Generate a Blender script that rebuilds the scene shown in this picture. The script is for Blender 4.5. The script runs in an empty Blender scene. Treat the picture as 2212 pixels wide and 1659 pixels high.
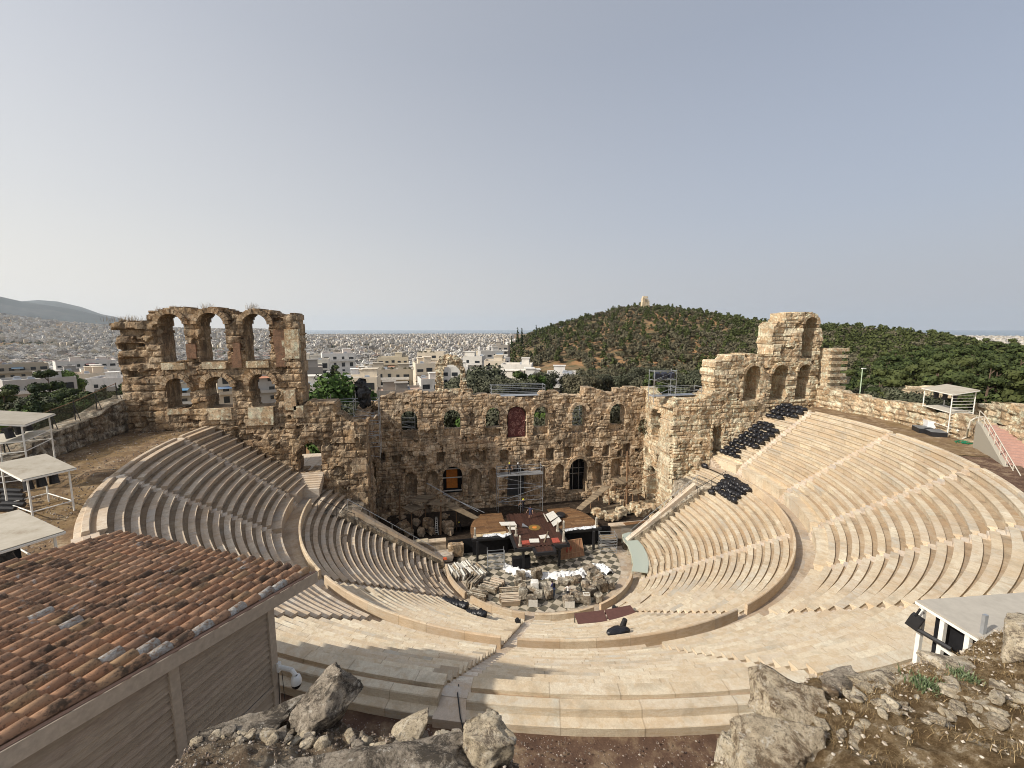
import bpy, bmesh, math, random
import numpy as np
from mathutils import Vector, Matrix
R = math.radians
sc = bpy.context.scene
col = sc.collection
# ---------------------------------------------------------------- camera
CAM = np.array([-11.94, -47.11, 27.965]); YAW, PIT, F = R(10.495), R(7.379), 913.8
cd = bpy.data.cameras.new('camera'); cam = bpy.data.objects.new('camera', cd); col.objects.link(cam)
cam.location = CAM; cam.rotation_euler = (math.pi/2 - PIT, 0, -YAW)
cd.sensor_width = 36; cd.lens = F/2212*36; cd.clip_start = .1; cd.clip_end = 60000
sc.camera = cam
# ---------------------------------------------------------------- sky and sun
SUN_AZ, SUN_EL = R(256), R(37)       # azimuth clockwise from +Y
w = bpy.data.worlds.new('World'); sc.world = w; w.use_nodes = True
nt = w.node_tree; bg = nt.nodes['Background']
sky = nt.nodes.new('ShaderNodeTexSky'); sky.sky_type = 'NISHITA'; sky.sun_disc = False
sky.sun_elevation = SUN_EL; sky.sun_rotation = SUN_AZ
sky.altitude = 100; sky.air_density = .9; sky.dust_density = 4.0; sky.ozone_density = 2.2
# summer dust haze: the clear sky washed toward a pale milky horizon
tc = nt.nodes.new('ShaderNodeTexCoord'); sx = nt.nodes.new('ShaderNodeSeparateXYZ'); nt.links.new(tc.outputs['Generated'], sx.inputs[0])
rp = nt.nodes.new('ShaderNodeValToRGB'); e_ = rp.color_ramp.elements
for i, (p, v) in enumerate(((0., 1.), (.06, .95), (.22, .74), (.5, .52), (1., .42))):
    if i > 1: e_.new(p)
    e_[i].position = p; e_[i].color = (v, v, v, 1)
nt.links.new(sx.outputs[2], rp.inputs[0])
dt = nt.nodes.new('ShaderNodeVectorMath'); dt.operation = 'DOT_PRODUCT'; nt.links.new(tc.outputs['Generated'], dt.inputs[0])
dt.inputs[1].default_value = (math.sin(SUN_AZ), math.cos(SUN_AZ), 0)
r2_ = nt.nodes.new('ShaderNodeMapRange'); r2_.inputs[1].default_value = -1; r2_.inputs[2].default_value = 1; nt.links.new(dt.outputs['Value'], r2_.inputs[0])
hc = nt.nodes.new('ShaderNodeMix'); hc.data_type = 'RGBA'; nt.links.new(r2_.outputs[0], hc.inputs[0]); hc.inputs[6].default_value = (3.2, 3.42, 3.85, 1); hc.inputs[7].default_value = (6.8, 6.5, 5.9, 1)
mx_ = nt.nodes.new('ShaderNodeMix'); mx_.data_type = 'RGBA'; nt.links.new(rp.outputs[0], mx_.inputs[0]); nt.links.new(sky.outputs[0], mx_.inputs[6]); nt.links.new(hc.outputs[2], mx_.inputs[7])
nt.links.new(mx_.outputs[2], bg.inputs[0]); bg.inputs[1].default_value = .125
sl = bpy.data.lights.new('sun', 'SUN'); so = bpy.data.objects.new('sun', sl); col.objects.link(so)
sl.energy = 4.1; sl.angle = R(1.2); sl.color = (1, .93, .82)
so.rotation_euler = (math.pi/2 - SUN_EL, 0, math.pi - SUN_AZ)
sc.view_settings.view_transform = 'Standard'; sc.view_settings.look = 'None'
sc.view_settings.exposure = 0.22; sc.view_settings.gamma = 1
sc.render.engine = 'CYCLES'
sc.render.resolution_x = 1024; sc.render.resolution_y = 768
sc.cycles.filter_width = 1.0; sc.cycles.max_bounces = 6; sc.cycles.volume_bounces = 1
# ---------------------------------------------------------------- pixel helpers (2212 px wide frame)
_cy, _sy, _cp, _sp = math.cos(YAW), math.sin(YAW), math.cos(PIT), math.sin(PIT)
FW = np.array([_sy*_cp, _cy*_cp, -_sp]); RT = np.array([_cy, -_sy, 0]); UP = np.cross(RT, FW)
def ray(x, y): return FW + RT*(x-1106)/F - UP*(y-829.5)/F
def atX(x, y, v): r = ray(x, y); return CAM + r*(v-CAM[0])/r[0]
def atY(x, y, v): r = ray(x, y); return CAM + r*(v-CAM[1])/r[1]
def atZ(x, y, v): r = ray(x, y); return CAM + r*(v-CAM[2])/r[2]
def proj(p):
    v = np.array(p) - CAM; z = v@FW
    return 1106+F*(v@RT)/z, 829.5-F*(v@UP)/z
# crop-to-frame conversions for measured details
def cv(x0, y0, s): return lambda x, y: ((x0+s*x)/1.8228, (y0+s*y)/1.8228)
k2 = cv(1100, 1300, .4521); k3 = cv(2000, 1300, .4521); k4 = cv(2800, 1150, .557); kt = cv(400, 1180, .3617)
k8 = cv(1500, 1700, .5425); k9 = cv(900, 1700, .2712); kz = cv(1850, 1950, .2712); ky = cv(1500, 1850, .2712); kw = cv(2200, 1750, .2712)
# ---------------------------------------------------------------- noise (numpy)
def _h(i, j, k, s):
    n = (i*374761393 + j*668265263 + k*2147483647 + s*1274126177) & 0xffffffff
    n = ((n ^ (n >> 13))*1274126177) & 0xffffffff
    return ((n ^ (n >> 16)) & 0xffff)/65535.0
def vnoise(x, y, z=0, s=0):
    x = np.asarray(x, float); y = np.asarray(y, float); z = np.asarray(z, float)+0*x
    i, j, k = np.floor(x).astype(np.int64), np.floor(y).astype(np.int64), np.floor(z).astype(np.int64)
    fx, fy, fz = x-i, y-j, z-k
    fx, fy, fz = fx*fx*(3-2*fx), fy*fy*(3-2*fy), fz*fz*(3-2*fz)
    def L(a, b, t): return a+(b-a)*t
    c = lambda a, b, d: _h(i+a, j+b, k+d, s)
    return L(L(L(c(0,0,0), c(1,0,0), fx), L(c(0,1,0), c(1,1,0), fx), fy), L(L(c(0,0,1), c(1,0,1), fx), L(c(0,1,1), c(1,1,1), fx), fy), fz)*2-1
def fbm(x, y, z=0, o=4, s=0):
    a, t, f = 1., 0., 1.
    for q in range(o): t = t+a*vnoise(np.asarray(x)*f, np.asarray(y)*f, np.asarray(z)*f, s+q*7); a *= .5; f *= 2.03
    return t
# ---------------------------------------------------------------- object helpers
ORG = {}
def tag(o, label=None, cat=None, group=None, kind=None):
    if label: o['label'] = label
    if cat: o['category'] = cat
    if group: o['group'] = group
    if kind: o['kind'] = kind
    return o
def thing(name, label, cat, loc=(0, 0, 0), group=None):
    o = bpy.data.objects.new(name, None); col.objects.link(o); o.location = [float(v) for v in loc]; o.empty_display_size = .3
    ORG[o.name] = np.array(loc, float); return tag(o, label, cat, group)
def mkobj(name, verts, faces, mats, parent=None, org=None, mi=None, blk=None, edge=None, smooth=False, uv=None):
    """verts in world coordinates; origin moved to the parent's base or to the mesh's own base"""
    V = np.array(verts, float)
    if parent is not None: base = ORG[parent.name]
    else: base = np.array([V[:,0].mean(), V[:,1].mean(), V[:,2].min()]) if org is None else np.array(org, float)
    me = bpy.data.meshes.new(name)
    own = base if (parent is None or org is None) else np.array(org, float)
    me.from_pydata((V-own).tolist(), [], faces)
    for m in (mats if isinstance(mats, (list, tuple)) else [mats]): me.materials.append(m)
    if mi is not None: me.polygons.foreach_set('material_index', np.array(mi, np.int32))
    if blk is not None:
        a = me.attributes.new('blk', 'FLOAT', 'FACE'); a.data.foreach_set('value', np.array(blk, np.float32))
    if edge is not None:
        a = me.attributes.new('edge', 'FLOAT', 'POINT'); a.data.foreach_set('value', np.array(edge, np.float32))
    if smooth: me.polygons.foreach_set('use_smooth', [True]*len(me.polygons))
    me.update()
    o = bpy.data.objects.new(name, me); col.objects.link(o)
    if parent is not None:
        o.parent = parent; o.location = own-base
    else: o.location = own
    ORG[o.name] = own
    return o
class MB:
    def __init__(s): s.v = []; s.f = []; s.m = []; s.b = []; s.cm = 0; s.cb = 0.
    def add(s, vs, fs, m=None, b=None):
        n = len(s.v); s.v += [tuple(float(q) for q in p) for p in vs]
        s.f += [tuple(n+i for i in f) for f in fs]; k = len(fs)
        s.m += [s.cm if m is None else m]*k; s.b += [s.cb if b is None else b]*k
    def box(s, c, d, rz=0, m=None, b=None, rx=0, ry=0, taper=1.):
        M = Matrix.Rotation(rz, 3, 'Z')@Matrix.Rotation(ry, 3, 'Y')@Matrix.Rotation(rx, 3, 'X')
        vs = []
        for z in (-1, 1):
            t = taper if z > 0 else 1
            for x, y in ((-1,-1),(1,-1),(1,1),(-1,1)):
                q = M@Vector((x*d[0]/2*t, y*d[1]/2*t, z*d[2]/2)); vs.append((c[0]+q.x, c[1]+q.y, c[2]+q.z))
        s.add(vs, [(3,2,1,0),(4,5,6,7),(0,1,5,4),(1,2,6,5),(2,3,7,6),(3,0,4,7)], m, b)
    def hexa(s, bot, top, m=None, b=None):
        n = len(bot)
        s.add(list(bot)+list(top), [tuple(range(n))[::-1], tuple(range(n, 2*n))]+[(i, (i+1)%n, n+(i+1)%n, n+i) for i in range(n)], m, b)
    def tube(s, p, q, r, n=6, r2=None, m=None, b=None):
        p, q = Vector(p), Vector(q); d = (q-p)
        if d.length < 1e-6: return
        d.normalize(); a = d.orthogonal().normalized(); c = d.cross(a); r2 = r if r2 is None else r2
        ang = [2*math.pi*i/n for i in range(n)]
        s.hexa([p+(a*math.cos(t)+c*math.sin(t))*r for t in ang], [q+(a*math.cos(t)+c*math.sin(t))*r2 for t in ang], m, b)
    def lathe(s, c, prof, n=16, m=None, b=None):
        vs = []; k = len(prof)
        for i in range(n):
            t = 2*math.pi*i/n
            for r, z in prof: vs.append((c[0]+r*math.cos(t), c[1]+r*math.sin(t), c[2]+z))
        fs = [(i*k+j, ((i+1)%n)*k+j, ((i+1)%n)*k+j+1, i*k+j+1) for i in range(n) for j in range(k-1)]
        s.add(vs, fs, m, b)
    def build(s, name, mats, parent=None, org=None, smooth=False):
        return mkobj(name, s.v, s.f, mats, parent, org, s.m, s.b, None, smooth)
def copy_tree(o, loc=None, rz=None, scale=None, label=None, group=None):
    def cp(x, par):
        c = x.copy(); col.objects.link(c)
        if par is not None: c.parent = par; c.matrix_parent_inverse = x.matrix_parent_inverse.copy()
        for ch in list(x.children): cp(ch, c)
        return c
    c = cp(o, None)
    if loc is not None: c.location = [float(v) for v in loc]
    if rz is not None: c.rotation_euler = (0, 0, rz)
    if scale is not None: c.scale = (scale,)*3 if not isinstance(scale, (tuple, list)) else scale
    if label: c['label'] = label
    if group: c['group'] = group
    return c
# ---------------------------------------------------------------- materials
class NT:
    def __init__(s, name, rough=.8, spec=.3, metal=0):
        s.mat = bpy.data.materials.new(name); s.mat.use_nodes = True; s.t = s.mat.node_tree; s.n = s.t.nodes
        s.p = s.n['Principled BSDF']; s.p.inputs['Roughness'].default_value = rough
        s.p.inputs['Specular IOR Level'].default_value = spec; s.p.inputs['Metallic'].default_value = metal
        s.co = s.n.new('ShaderNodeNewGeometry').outputs['Position']
    def noise(s, scale, detail=4, rough=.6, vec=None, out='Fac', stretch=None, dist=0):
        n = s.n.new('ShaderNodeTexNoise'); n.inputs['Scale'].default_value = scale; n.inputs['Detail'].default_value = detail
        n.inputs['Roughness'].default_value = rough; n.inputs['Distortion'].default_value = dist
        v = vec or s.co
        if stretch:
            mp = s.n.new('ShaderNodeMapping'); mp.inputs['Scale'].default_value = stretch; s.t.links.new(v, mp.inputs[0]); v = mp.outputs[0]
        s.t.links.new(v, n.inputs['Vector']); return n.outputs[out]
    def ramp(s, fac, stops, interp='LINEAR'):
        r = s.n.new('ShaderNodeValToRGB'); e = r.color_ramp.elements; r.color_ramp.interpolation = interp
        while len(e) < len(stops): e.new(.5)
        for i, (p, c) in enumerate(stops):
            e[i].position = p; e[i].color = tuple(c)+(1,) if not isinstance(c, (int, float)) else (c, c, c, 1)
        s.t.links.new(fac, r.inputs[0]); return r.outputs[0]
    def mix(s, fac, a, b, mode='MIX'):
        m = s.n.new('ShaderNodeMix'); m.data_type = 'RGBA'; m.blend_type = mode
        for sk, v in ((m.inputs[0], fac), (m.inputs[6], a), (m.inputs[7], b)):
            if hasattr(v, 'is_linked'): s.t.links.new(v, sk)
            elif isinstance(v, (int, float)): sk.default_value = v
            else: sk.default_value = tuple(v)+(1,)
        return m.outputs[2]
    def math(s, op, a, b=0., c=None):
        m = s.n.new('ShaderNodeMath'); m.operation = op
        for i, v in enumerate((a, b) if c is None else (a, b, c)):
            if hasattr(v, 'is_linked'): s.t.links.new(v, m.inputs[i])
            else: m.inputs[i].default_value = v
        return m.outputs[0]
    def attr(s, name):
        a = s.n.new('ShaderNodeAttribute'); a.attribute_name = name; return a.outputs['Fac']
    def rand(s, x, k=1.):   # hash a float to 0..1
        n = s.n.new('ShaderNodeTexWhiteNoise'); n.noise_dimensions = '1D'; s.t.links.new(s.math('MULTIPLY', x, 97.3*k), n.inputs['W']); return n.outputs['Value']
    def sep(s, v):
        n = s.n.new('ShaderNodeSeparateXYZ'); s.t.links.new(v, n.inputs[0]); return n.outputs
    def bump(s, h, strength=.3, dist=.05):
        b = s.n.new('ShaderNodeBump'); b.inputs['Strength'].default_value = strength; b.inputs['Distance'].default_value = dist
        s.t.links.new(h, b.inputs['Height']); s.t.links.new(b.outputs[0], s.p.inputs['Normal'])
    def col(s, c):
        if hasattr(c, 'is_linked'): s.t.links.new(c, s.p.inputs['Base Color'])
        else: s.p.inputs['Base Color'].default_value = tuple(c)+(1,)
        return s.mat
def plain(name, c, rough=.7, spec=.3, metal=0, var=.15, scale=3.):
    m = NT(name, rough, spec, metal)
    n = m.noise(scale, 5, .65)
    a = tuple(x*(1-var) for x in c); b = tuple(min(1, x*(1+var)) for x in c)
    m.bump(m.noise(scale*9, 3), .15, .01)
    return m.col(m.ramp(n, [(.3, a), (.7, b)]))
def m_marble(name, tint=(1, 1, 1), dirty=.5):
    m = NT(name, .75, .25); bl = m.attr('blk'); r1 = m.rand(bl)
    T = lambda c: tuple(c[i]*tint[i] for i in range(3))
    c = m.ramp(r1, [(0, T((.50, .41, .32))), (.3, T((.62, .54, .43))), (.55, T((.54, .465, .385))), (.8, T((.68, .61, .50))), (.93, T((.44, .41, .37))), (1, T((.60, .48, .36)))])
    st = m.noise(2.2, 6, .7, stretch=(1, 1, 5), dist=.6)
    c = m.mix(m.ramp(st, [(.45, 0.), (.62, .55)]), c, T((.44, .31, .19)))
    c = m.mix(m.ramp(m.noise(.35, 5, .7), [(.48, 0.), (.62, .45)]), c, T((.50, .37, .24)))
    st2 = m.noise(.9, 7, .75)
    c = m.mix(m.ramp(st2, [(.5, 0.), (.68, dirty)]), c, T((.25, .21, .16)))
    c = m.mix(m.ramp(m.noise(26, 4, .7), [(.42, 0.), (.7, .4)]), c, T((.34, .27, .20)))
    c = m.mix(m.ramp(m.noise(6, 6, .8, stretch=(1, 1, 3), dist=1.2), [(.52, 0.), (.64, .45)]), c, T((.40, .31, .23)))
    e = m.ramp(m.attr('edge'), [(.955, 0.), (.985, .8)])
    c = m.mix(m.math('MULTIPLY', e, .55), c, (.20, .15, .10))
    m.bump(m.noise(14, 6, .7), .4, .04)
    return m.col(c)
def m_stone(name, pale=.3, dark=.5, tint=(1, 1, 1), brick=0):
    m = NT(name, .92, .1); bl = m.attr('blk'); r1 = m.rand(bl); T = lambda c: tuple(min(.9, c[i]*tint[i]) for i in range(3))
    c = m.ramp(r1, [(0, T((.30, .22, .145))), (.25, T((.42, .335, .23))), (.45, T((.36, .28, .20))), (.65, T((.52, .44, .33))), (.82, T((.27, .20, .14))), (.93, T((.62, .55, .44))), (1, T((.40, .33, .25)))])
    c = m.mix(m.ramp(m.noise(.38, 6, .7), [(.46, 0.), (.62, .45)]), c, T((.43, .29, .17)))
    c = m.mix(m.ramp(m.noise(1.7, 7, .8), [(.50, 0.), (.60, pale)]), c, T((.72, .65, .52)))
    c = m.mix(m.ramp(m.noise(.5, 9, .8, stretch=(1.5, 1.5, .45)), [(.47, 0.), (.56, dark)]), c, (.075, .066, .055))
    c = m.mix(m.ramp(m.noise(4.2, 6, .85), [(.34, .8), (.5, 0.)]), c, (.06, .045, .03))
    c = m.mix(m.ramp(m.noise(.9, 7, .75, stretch=(1.4, 1.4, .12)), [(.54, 0.), (.66, dark*.8)]), c, (.10, .088, .075))
    e = m.ramp(m.attr('edge'), [(.4, 0.), (.95, .7)])
    c = m.mix(m.math('MULTIPLY', e, m.ramp(m.noise(1.1, 3), [(.35, .2), (.6, 1.)])), c, (.07, .052, .037))
    m.bump(m.noise(5, 8, .8), 1., .2)
    return m.col(c)
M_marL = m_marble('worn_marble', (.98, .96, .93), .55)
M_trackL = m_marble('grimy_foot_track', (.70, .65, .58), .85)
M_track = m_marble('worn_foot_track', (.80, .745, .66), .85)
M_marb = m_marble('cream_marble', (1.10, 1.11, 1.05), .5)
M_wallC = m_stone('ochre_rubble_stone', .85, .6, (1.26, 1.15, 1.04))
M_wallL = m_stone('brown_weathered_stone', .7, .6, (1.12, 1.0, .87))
M_wallR = m_stone('pale_limestone', .9, .35, (1.52, 1.44, 1.32))  # the stone's own colour: cleaner and paler than the left wing's
M_wallO = m_stone('grey_limestone_blocks', .8, .8, (1.0, 1.04, 1.08))
M_dark = plain('black_cloth', (.012, .012, .014), .85, .2, var=.3)
M_black = plain('black_metal', (.02, .02, .022), .5, .4)
M_steel = plain('galvanised_steel', (.42, .44, .46), .45, .5, .6)
M_white = plain('white_paint', (.78, .76, .70), .6, var=.06)
M_cream = plain('cream_paint', (.54, .50, .42), .6, var=.1)
M_woodd = plain('dark_wood', (.075, .042, .028), .7, var=.4, scale=6)
M_pole = plain('rough_timber', (.23, .14, .08), .85, var=.35, scale=8)
M_plast = NT('clear_plastic_wrap', .25, .6); M_plast.bump(M_plast.noise(12, 5), .8, .05); M_plast = M_plast.col((.72, .74, .76))
# ================================================================ the cavea
rnd = random.Random(3)
ZD = 8.88; RW = 25.5; RP = 26.96; ZP = 10.23
NL, NU = 20, 14
def span(t0, t1, r, hw0, hw1, yend):
    """angular limits in degrees of a row of radius r between two aisles"""
    lim = 90+math.degrees(math.asin(min(.99, yend(r)/r)))
    a = max(t0, -lim); b = min(t1, lim)
    if a > -lim+.01: a += math.degrees(hw0/r)
    if b < lim-.01: b -= math.degrees(hw1/r)
    return a, b
def ringpt(r, a, z): t = R(a); return (r*math.sin(t), -r*math.cos(t), z)
def sweep(prof, a0, a1, blocklen, jit=.0, cap=True, wear=0.):
    """profile (r,z) swept along an arc as separate slabs; returns arrays"""
    V = []; Fc = []; B = []; E = []; sweep.mi = []
    rm = sum(p[0] for p in prof)/len(prof)
    tot = math.radians(a1-a0)*rm
    if tot < .2: return V, Fc, B, E
    cuts = [0.]
    while cuts[-1] < tot-blocklen*.7: cuts.append(cuts[-1]+blocklen*rnd.uniform(.7, 1.35))
    if tot-cuts[-1] < blocklen*.3 and len(cuts) > 1: cuts.pop()
    cuts.append(tot)
    for c0, c1 in zip(cuts, cuts[1:]):
        dz = rnd.uniform(-jit, jit); dr = rnd.uniform(-jit, jit); b = rnd.random()
        if rnd.random() < wear: dz -= rnd.uniform(.04, .16); dr += rnd.uniform(.02, .12)
        n = max(1, int(math.ceil((c1-c0)/.75))); base = len(V); k = len(prof)
        for i in range(n+1):
            a = a0+(a1-a0)*(c0+(c1-c0)*i/n)/tot
            w = dz*(1+.6*rnd.uniform(-1, 1)) if wear else dz
            for j, (r, z) in enumerate(prof):
                V.append(ringpt(r+dr, a, z+(w if j else 0))); E.append(1. if i in (0, n) else 0.)
        if n == 1:
            pass
        for i in range(n):
            for j in range(k-1): Fc.append((base+i*k+j, base+i*k+j+1, base+(i+1)*k+j+1, base+(i+1)*k+j)); B.append(b if j < 6 else (b*1.7+.31) % 1); sweep.mi.append(1 if j >= 6 else 0)
        if cap:
            zb = min(p[1] for p in prof)-.35
            for i, rev in ((0, False), (n, True)):
                s0 = len(V); pts = [V[base+i*k+j] for j in range(k)]
                lo = [(pts[-1][0], pts[-1][1], zb), (pts[0][0], pts[0][1], zb)]
                V += pts+lo; E += [0.]*(k+2)
                f = list(range(s0, s0+k+2)); Fc.append(tuple(f if rev else f[::-1])); B.append(b); sweep.mi.append(0)
    return V, Fc, B, E
def sweep_obj(name, prof, a0, a1, bl, mat, parent=None, jit=.006, wear=0., org=None, mat2=None):
    V, Fc, B, E = sweep(prof, a0, a1, bl, jit, wear=wear)
    if not V: return None
    return mkobj(name, V, Fc, [mat, mat2] if mat2 else mat, parent, org, sweep.mi if mat2 else None, B, E)
def seat_prof(r0, d, z0, h):
    return [(r0+.17, z0-.05), (r0+.13, z0+h-.20), (r0+.03, z0+h-.10), (r0, z0+h-.08), (r0, z0+h), (r0+.43*d/.7, z0+h), (r0+.44*d/.7, z0+h-.11), (r0+d+.18, z0+h-.11)]
yl = lambda r: (.3 if r < 20.9 else 5.0)
yu = lambda r: 5.05
AL = [-999, -54, -18, 18, 54, 999]
AU = [-999, -90, -72, -54, -36, -18, 0, 18, 36, 54, 72, 90, 999]
RL0, ZL0 = 12.0, .42
dL, hL = (RW-.12-RL0)/NL, (ZD-.15-ZL0)/NL
RU0, ZU0 = 27.7, ZP-.05
dU, hU = (37.35-RU0)/NU, (17.0-ZU0)/NU
HA = .42
lowlab = ['worn lower seating wedge beside the left analemma coping above the slab stacks', 'lower seating wedge between the row of black bags and the left steps', 'lower seating wedge carrying the two brown tables', 'lower seating wedge right of the brown tables and facing the stage', 'lower seating wedge by the glass walkway with black sacks on its top rows']
uplab = ['narrow upper seating wedge against the left arcaded wall', 'upper seating wedge second from the left arcaded wall', 'upper seating wedge third from the left arcaded wall, partly behind the tiled roof', 'upper seating wedge mostly hidden by the tiled roof', 'upper seating wedge just right of the tiled house and camera', 'upper seating wedge left of the long central steps above the standing boulder', 'upper seating wedge right of the long central steps, nearest above the gravel walk', 'upper seating wedge above the angular foreground block, with one grey slab', 'upper seating wedge in front of the grey lighting shelter roof', 'upper seating wedge on the right below the concrete ramp', 'upper seating wedge below the right lighting scaffold', 'narrow upper seating wedge on the right strewn with black sacks']
for i in range(5):
    am = (max(AL[i], -88)+min(AL[i+1], 88))/2
    W = thing('seating_wedge', lowlab[i], 'seating', ringpt(RL0, am, ZL0), 'lower wedges of curved marble rows')
    for k in range(NL):
        r0 = RL0+k*dL; a, b = span(AL[i], AL[i+1], r0, HA, HA, yl)
        wear = .38 if (i in (0, 4) and k < 9) else (.08 if k < 8 else .02)
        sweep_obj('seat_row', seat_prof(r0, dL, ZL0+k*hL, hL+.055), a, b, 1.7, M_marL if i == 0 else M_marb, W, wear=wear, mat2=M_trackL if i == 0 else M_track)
for i in range(12):
    am = (max(AU[i], -95)+min(AU[i+1], 95))/2
    W = thing('seating_wedge', uplab[i], 'seating', ringpt(RU0, am, ZU0), 'upper wedges of curved marble rows')
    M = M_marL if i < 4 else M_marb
    a, b = span(AU[i], AU[i+1], RP, HA+.1, HA+.1, yu)
    sweep_obj('podium', [(RP+.06, ZD-.3), (RP+.04, ZP-.22), (RP-.03, ZP-.16), (RP-.03, ZP), (RU0+.2, ZP)], a, b, 1.9, M, W)
    for k in range(NU):
        r0 = RU0+k*dU; a, b = span(AU[i], AU[i+1], r0, HA, HA, yu)
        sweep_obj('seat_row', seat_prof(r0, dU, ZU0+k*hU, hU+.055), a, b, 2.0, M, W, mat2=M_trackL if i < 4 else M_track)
    r0 = 37.35; a, b = span(AU[i], AU[i+1], r0, HA, HA, yu)
    sweep_obj('coping', [(r0, 16.85), (r0, 17.15), (r0+.03, 17.18), (r0+.30, 17.18), (r0+.33, 17.15), (r0+.37, 16.93), (r0+.64, 16.9), (r0+.66, 16.88), (r0+.66, 16.4)], a, b, 2.1, M, W)
# radial steps between the wedges
def steps(a, r0, z0, n, d, h, hw, parent_name, lab, grp, mat, extra=None):
    m = MB()
    for k in range(n):
        for q in range(2):
            ra = r0+(k+q*.5)*d; rb = ra+d*.5+.03; za = z0+(k+.5*(q+1))*h-.03
            t0, t1 = math.degrees((hw+.02)/ra), math.degrees((hw+.02)/rb)
            m.cb = rnd.random()
            m.hexa([ringpt(ra, a-t0, za-.6), ringpt(ra, a+t0, za-.6), ringpt(rb, a+t1, za-.6), ringpt(rb, a-t1, za-.6)],
                   [ringpt(ra, a-t0, za), ringpt(ra, a+t0, za), ringpt(rb, a+t1, za), ringpt(rb, a-t1, za)])
    if extra:
        extra(m); t = math.degrees((hw+.05)/37.4); m.cb = rnd.random()
        m.hexa([ringpt(37.25, a-t, 16.2), ringpt(37.25, a+t, 16.2), ringpt(38.1, a+t, 16.2), ringpt(38.1, a-t, 16.2)], [ringpt(37.25, a-t, 16.96), ringpt(37.25, a+t, 16.96), ringpt(38.1, a+t, 16.9), ringpt(38.1, a-t, 16.9)])
    o = m.build('stairway', mat); tag(o, lab, 'stairs', grp); return o
M_step = m_marble('step_marble', (1.1, 1.12, 1.15), .3)
def podsteps(a, hw=HA):
    def f(m):
        for q in range(5):
            ra = RP-.05+q*.17; za = ZD+(q+1)*.24; t = math.degrees((hw+.1)/ra); m.cb = rnd.random()
            m.hexa([ringpt(ra, a-t, ZD-.2), ringpt(ra, a+t, ZD-.2), ringpt(RU0+.1, a+t, ZD-.2), ringpt(RU0+.1, a-t, ZD-.2)],
                   [ringpt(ra, a-t, za), ringpt(ra, a+t, za), ringpt(RU0+.1, a+t, za), ringpt(RU0+.1, a-t, za)])
    return f
sl_l = {-54: 'lower steps on the left near the stacked slabs', -18: 'lower half of the central steps, left of the brown tables', 18: 'lower steps behind the brown tables', 54: 'lower steps beside the glass walkway'}
for a in (-54, -18, 18, 54):
    steps(a, RL0, ZL0, NL, dL, hL, HA, None, sl_l[a], 'radial stairs of the lower tier', M_step)
sl_u = {-90: 'upper steps nearest the left arcaded wall', -72: 'upper steps second from the left arcaded wall', -54: 'upper steps just above the tiled roof', -36: 'short visible upper steps right of the tiled roof corner', -18: 'long shaded central steps rising toward the camera', 0: 'upper steps with pointed seat ends left of the angular block', 18: 'upper steps with bright seat ends left of the grey shelter', 36: 'upper steps ending behind the grey shelter roof', 54: 'upper steps that climb to the foot of the ramp', 72: 'upper steps that climb to the right lighting scaffold', 90: 'upper steps beside the black sacks on the right'}
for a in AU[1:-1]:
    steps(a, RU0, ZU0, NU, dU, hU, HA, None, sl_u[a], 'radial stairs of the upper tier', M_step, podsteps(a))
# parapet behind the lower tier, in pieces between the openings
plab = ['curved parapet piece on the left rim of the lower tier, lit along its edge', 'long curved parapet piece left of the central steps', 'long curved parapet piece behind the brown tables', 'curved parapet piece on the right rim of the lower tier', 'curved parapet piece by the black sacks']
M_par = m_marble('honey_marble', (1.04, .99, .89), .35)
for i in range(5):
    yp = lambda r: .2
    a, b = span(AL[i], AL[i+1], RW, .5, .5, yp)
    if i == 3: b = 90.3
    if i == 4: continue
    o = sweep_obj('parapet', [(RW-.1, ZD-.6), (RW-.1, ZD+.74), (RW-.06, ZD+.77), (RW+.06, ZD+.77), (RW+.1, ZD+.72), (RW+.12, ZD-.3)], a, b, 2.4, M_par)
    tag(o, plab[i], 'parapet', 'curved parapets above the lower tier')
# landing walk, floor of the gallery and of the orchestra
def ring(name, r0, r1, z, a0, a1, mat, **k):
    V, Fc = [], []; n = int((a1-a0)/1.5); B = []; nr = max(1, int((r1-r0)/.8))
    for i in range(n+1):
        for j in range(nr+1): V.append(ringpt(r0+(r1-r0)*j/nr, a0+(a1-a0)*i/n, z))
    for i in range(n):
        for j in range(nr):
            q = i*(nr+1)+j; Fc.append((q, q+1, q+nr+2, q+nr+1)); B.append((i//3*7.13+j*3.7) % 1)
    return mkobj(name, V, Fc, mat, None, (0, 0, z), None, B, [0.]*len(V))
M_walk = m_marble('worn_paving', (.84, .82, .80), .7)
tag(ring('landing_walk', RW-.1, RP+.2, ZD, -101, 101, M_walk), kind='structure')
tag(ring('orchestra_path', 9.75, RL0+.3, .12, -96, 96, M_walk), kind='structure')
# gravel gallery
m = NT('gravel_earth', .95, .1)
c = m.ramp(m.noise(1.3, 6, .7), [(.3, (.075, .045, .034)), (.5, (.13, .08, .055)), (.62, (.24, .17, .11)), (.75, (.36, .28, .20))])
vo = m.n.new('ShaderNodeTexVoronoi'); vo.inputs['Scale'].default_value = 13; m.t.links.new(m.co, vo.inputs['Vector'])
cd_ = m.ramp(vo.outputs['Distance'], [(.14, 1.), (.3, 0.)])
ck = m.math('MULTIPLY', cd_, m.ramp(m.sep(vo.outputs['Color'])[0], [(.5, 0.), (.55, 1.)]))
c = m.mix(ck, c, (.42, .32, .27)); m.bump(m.math('ADD', m.noise(9, 7, .8), ck), .8, .06); M_gravel = m.col(c)
m = NT('dry_gallery_ground', .95, .1)
c = m.ramp(m.noise(.9, 7, .75), [(.3, (.10, .065, .045)), (.5, (.22, .15, .09)), (.62, (.34, .26, .17)), (.72, (.50, .44, .36))])
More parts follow.
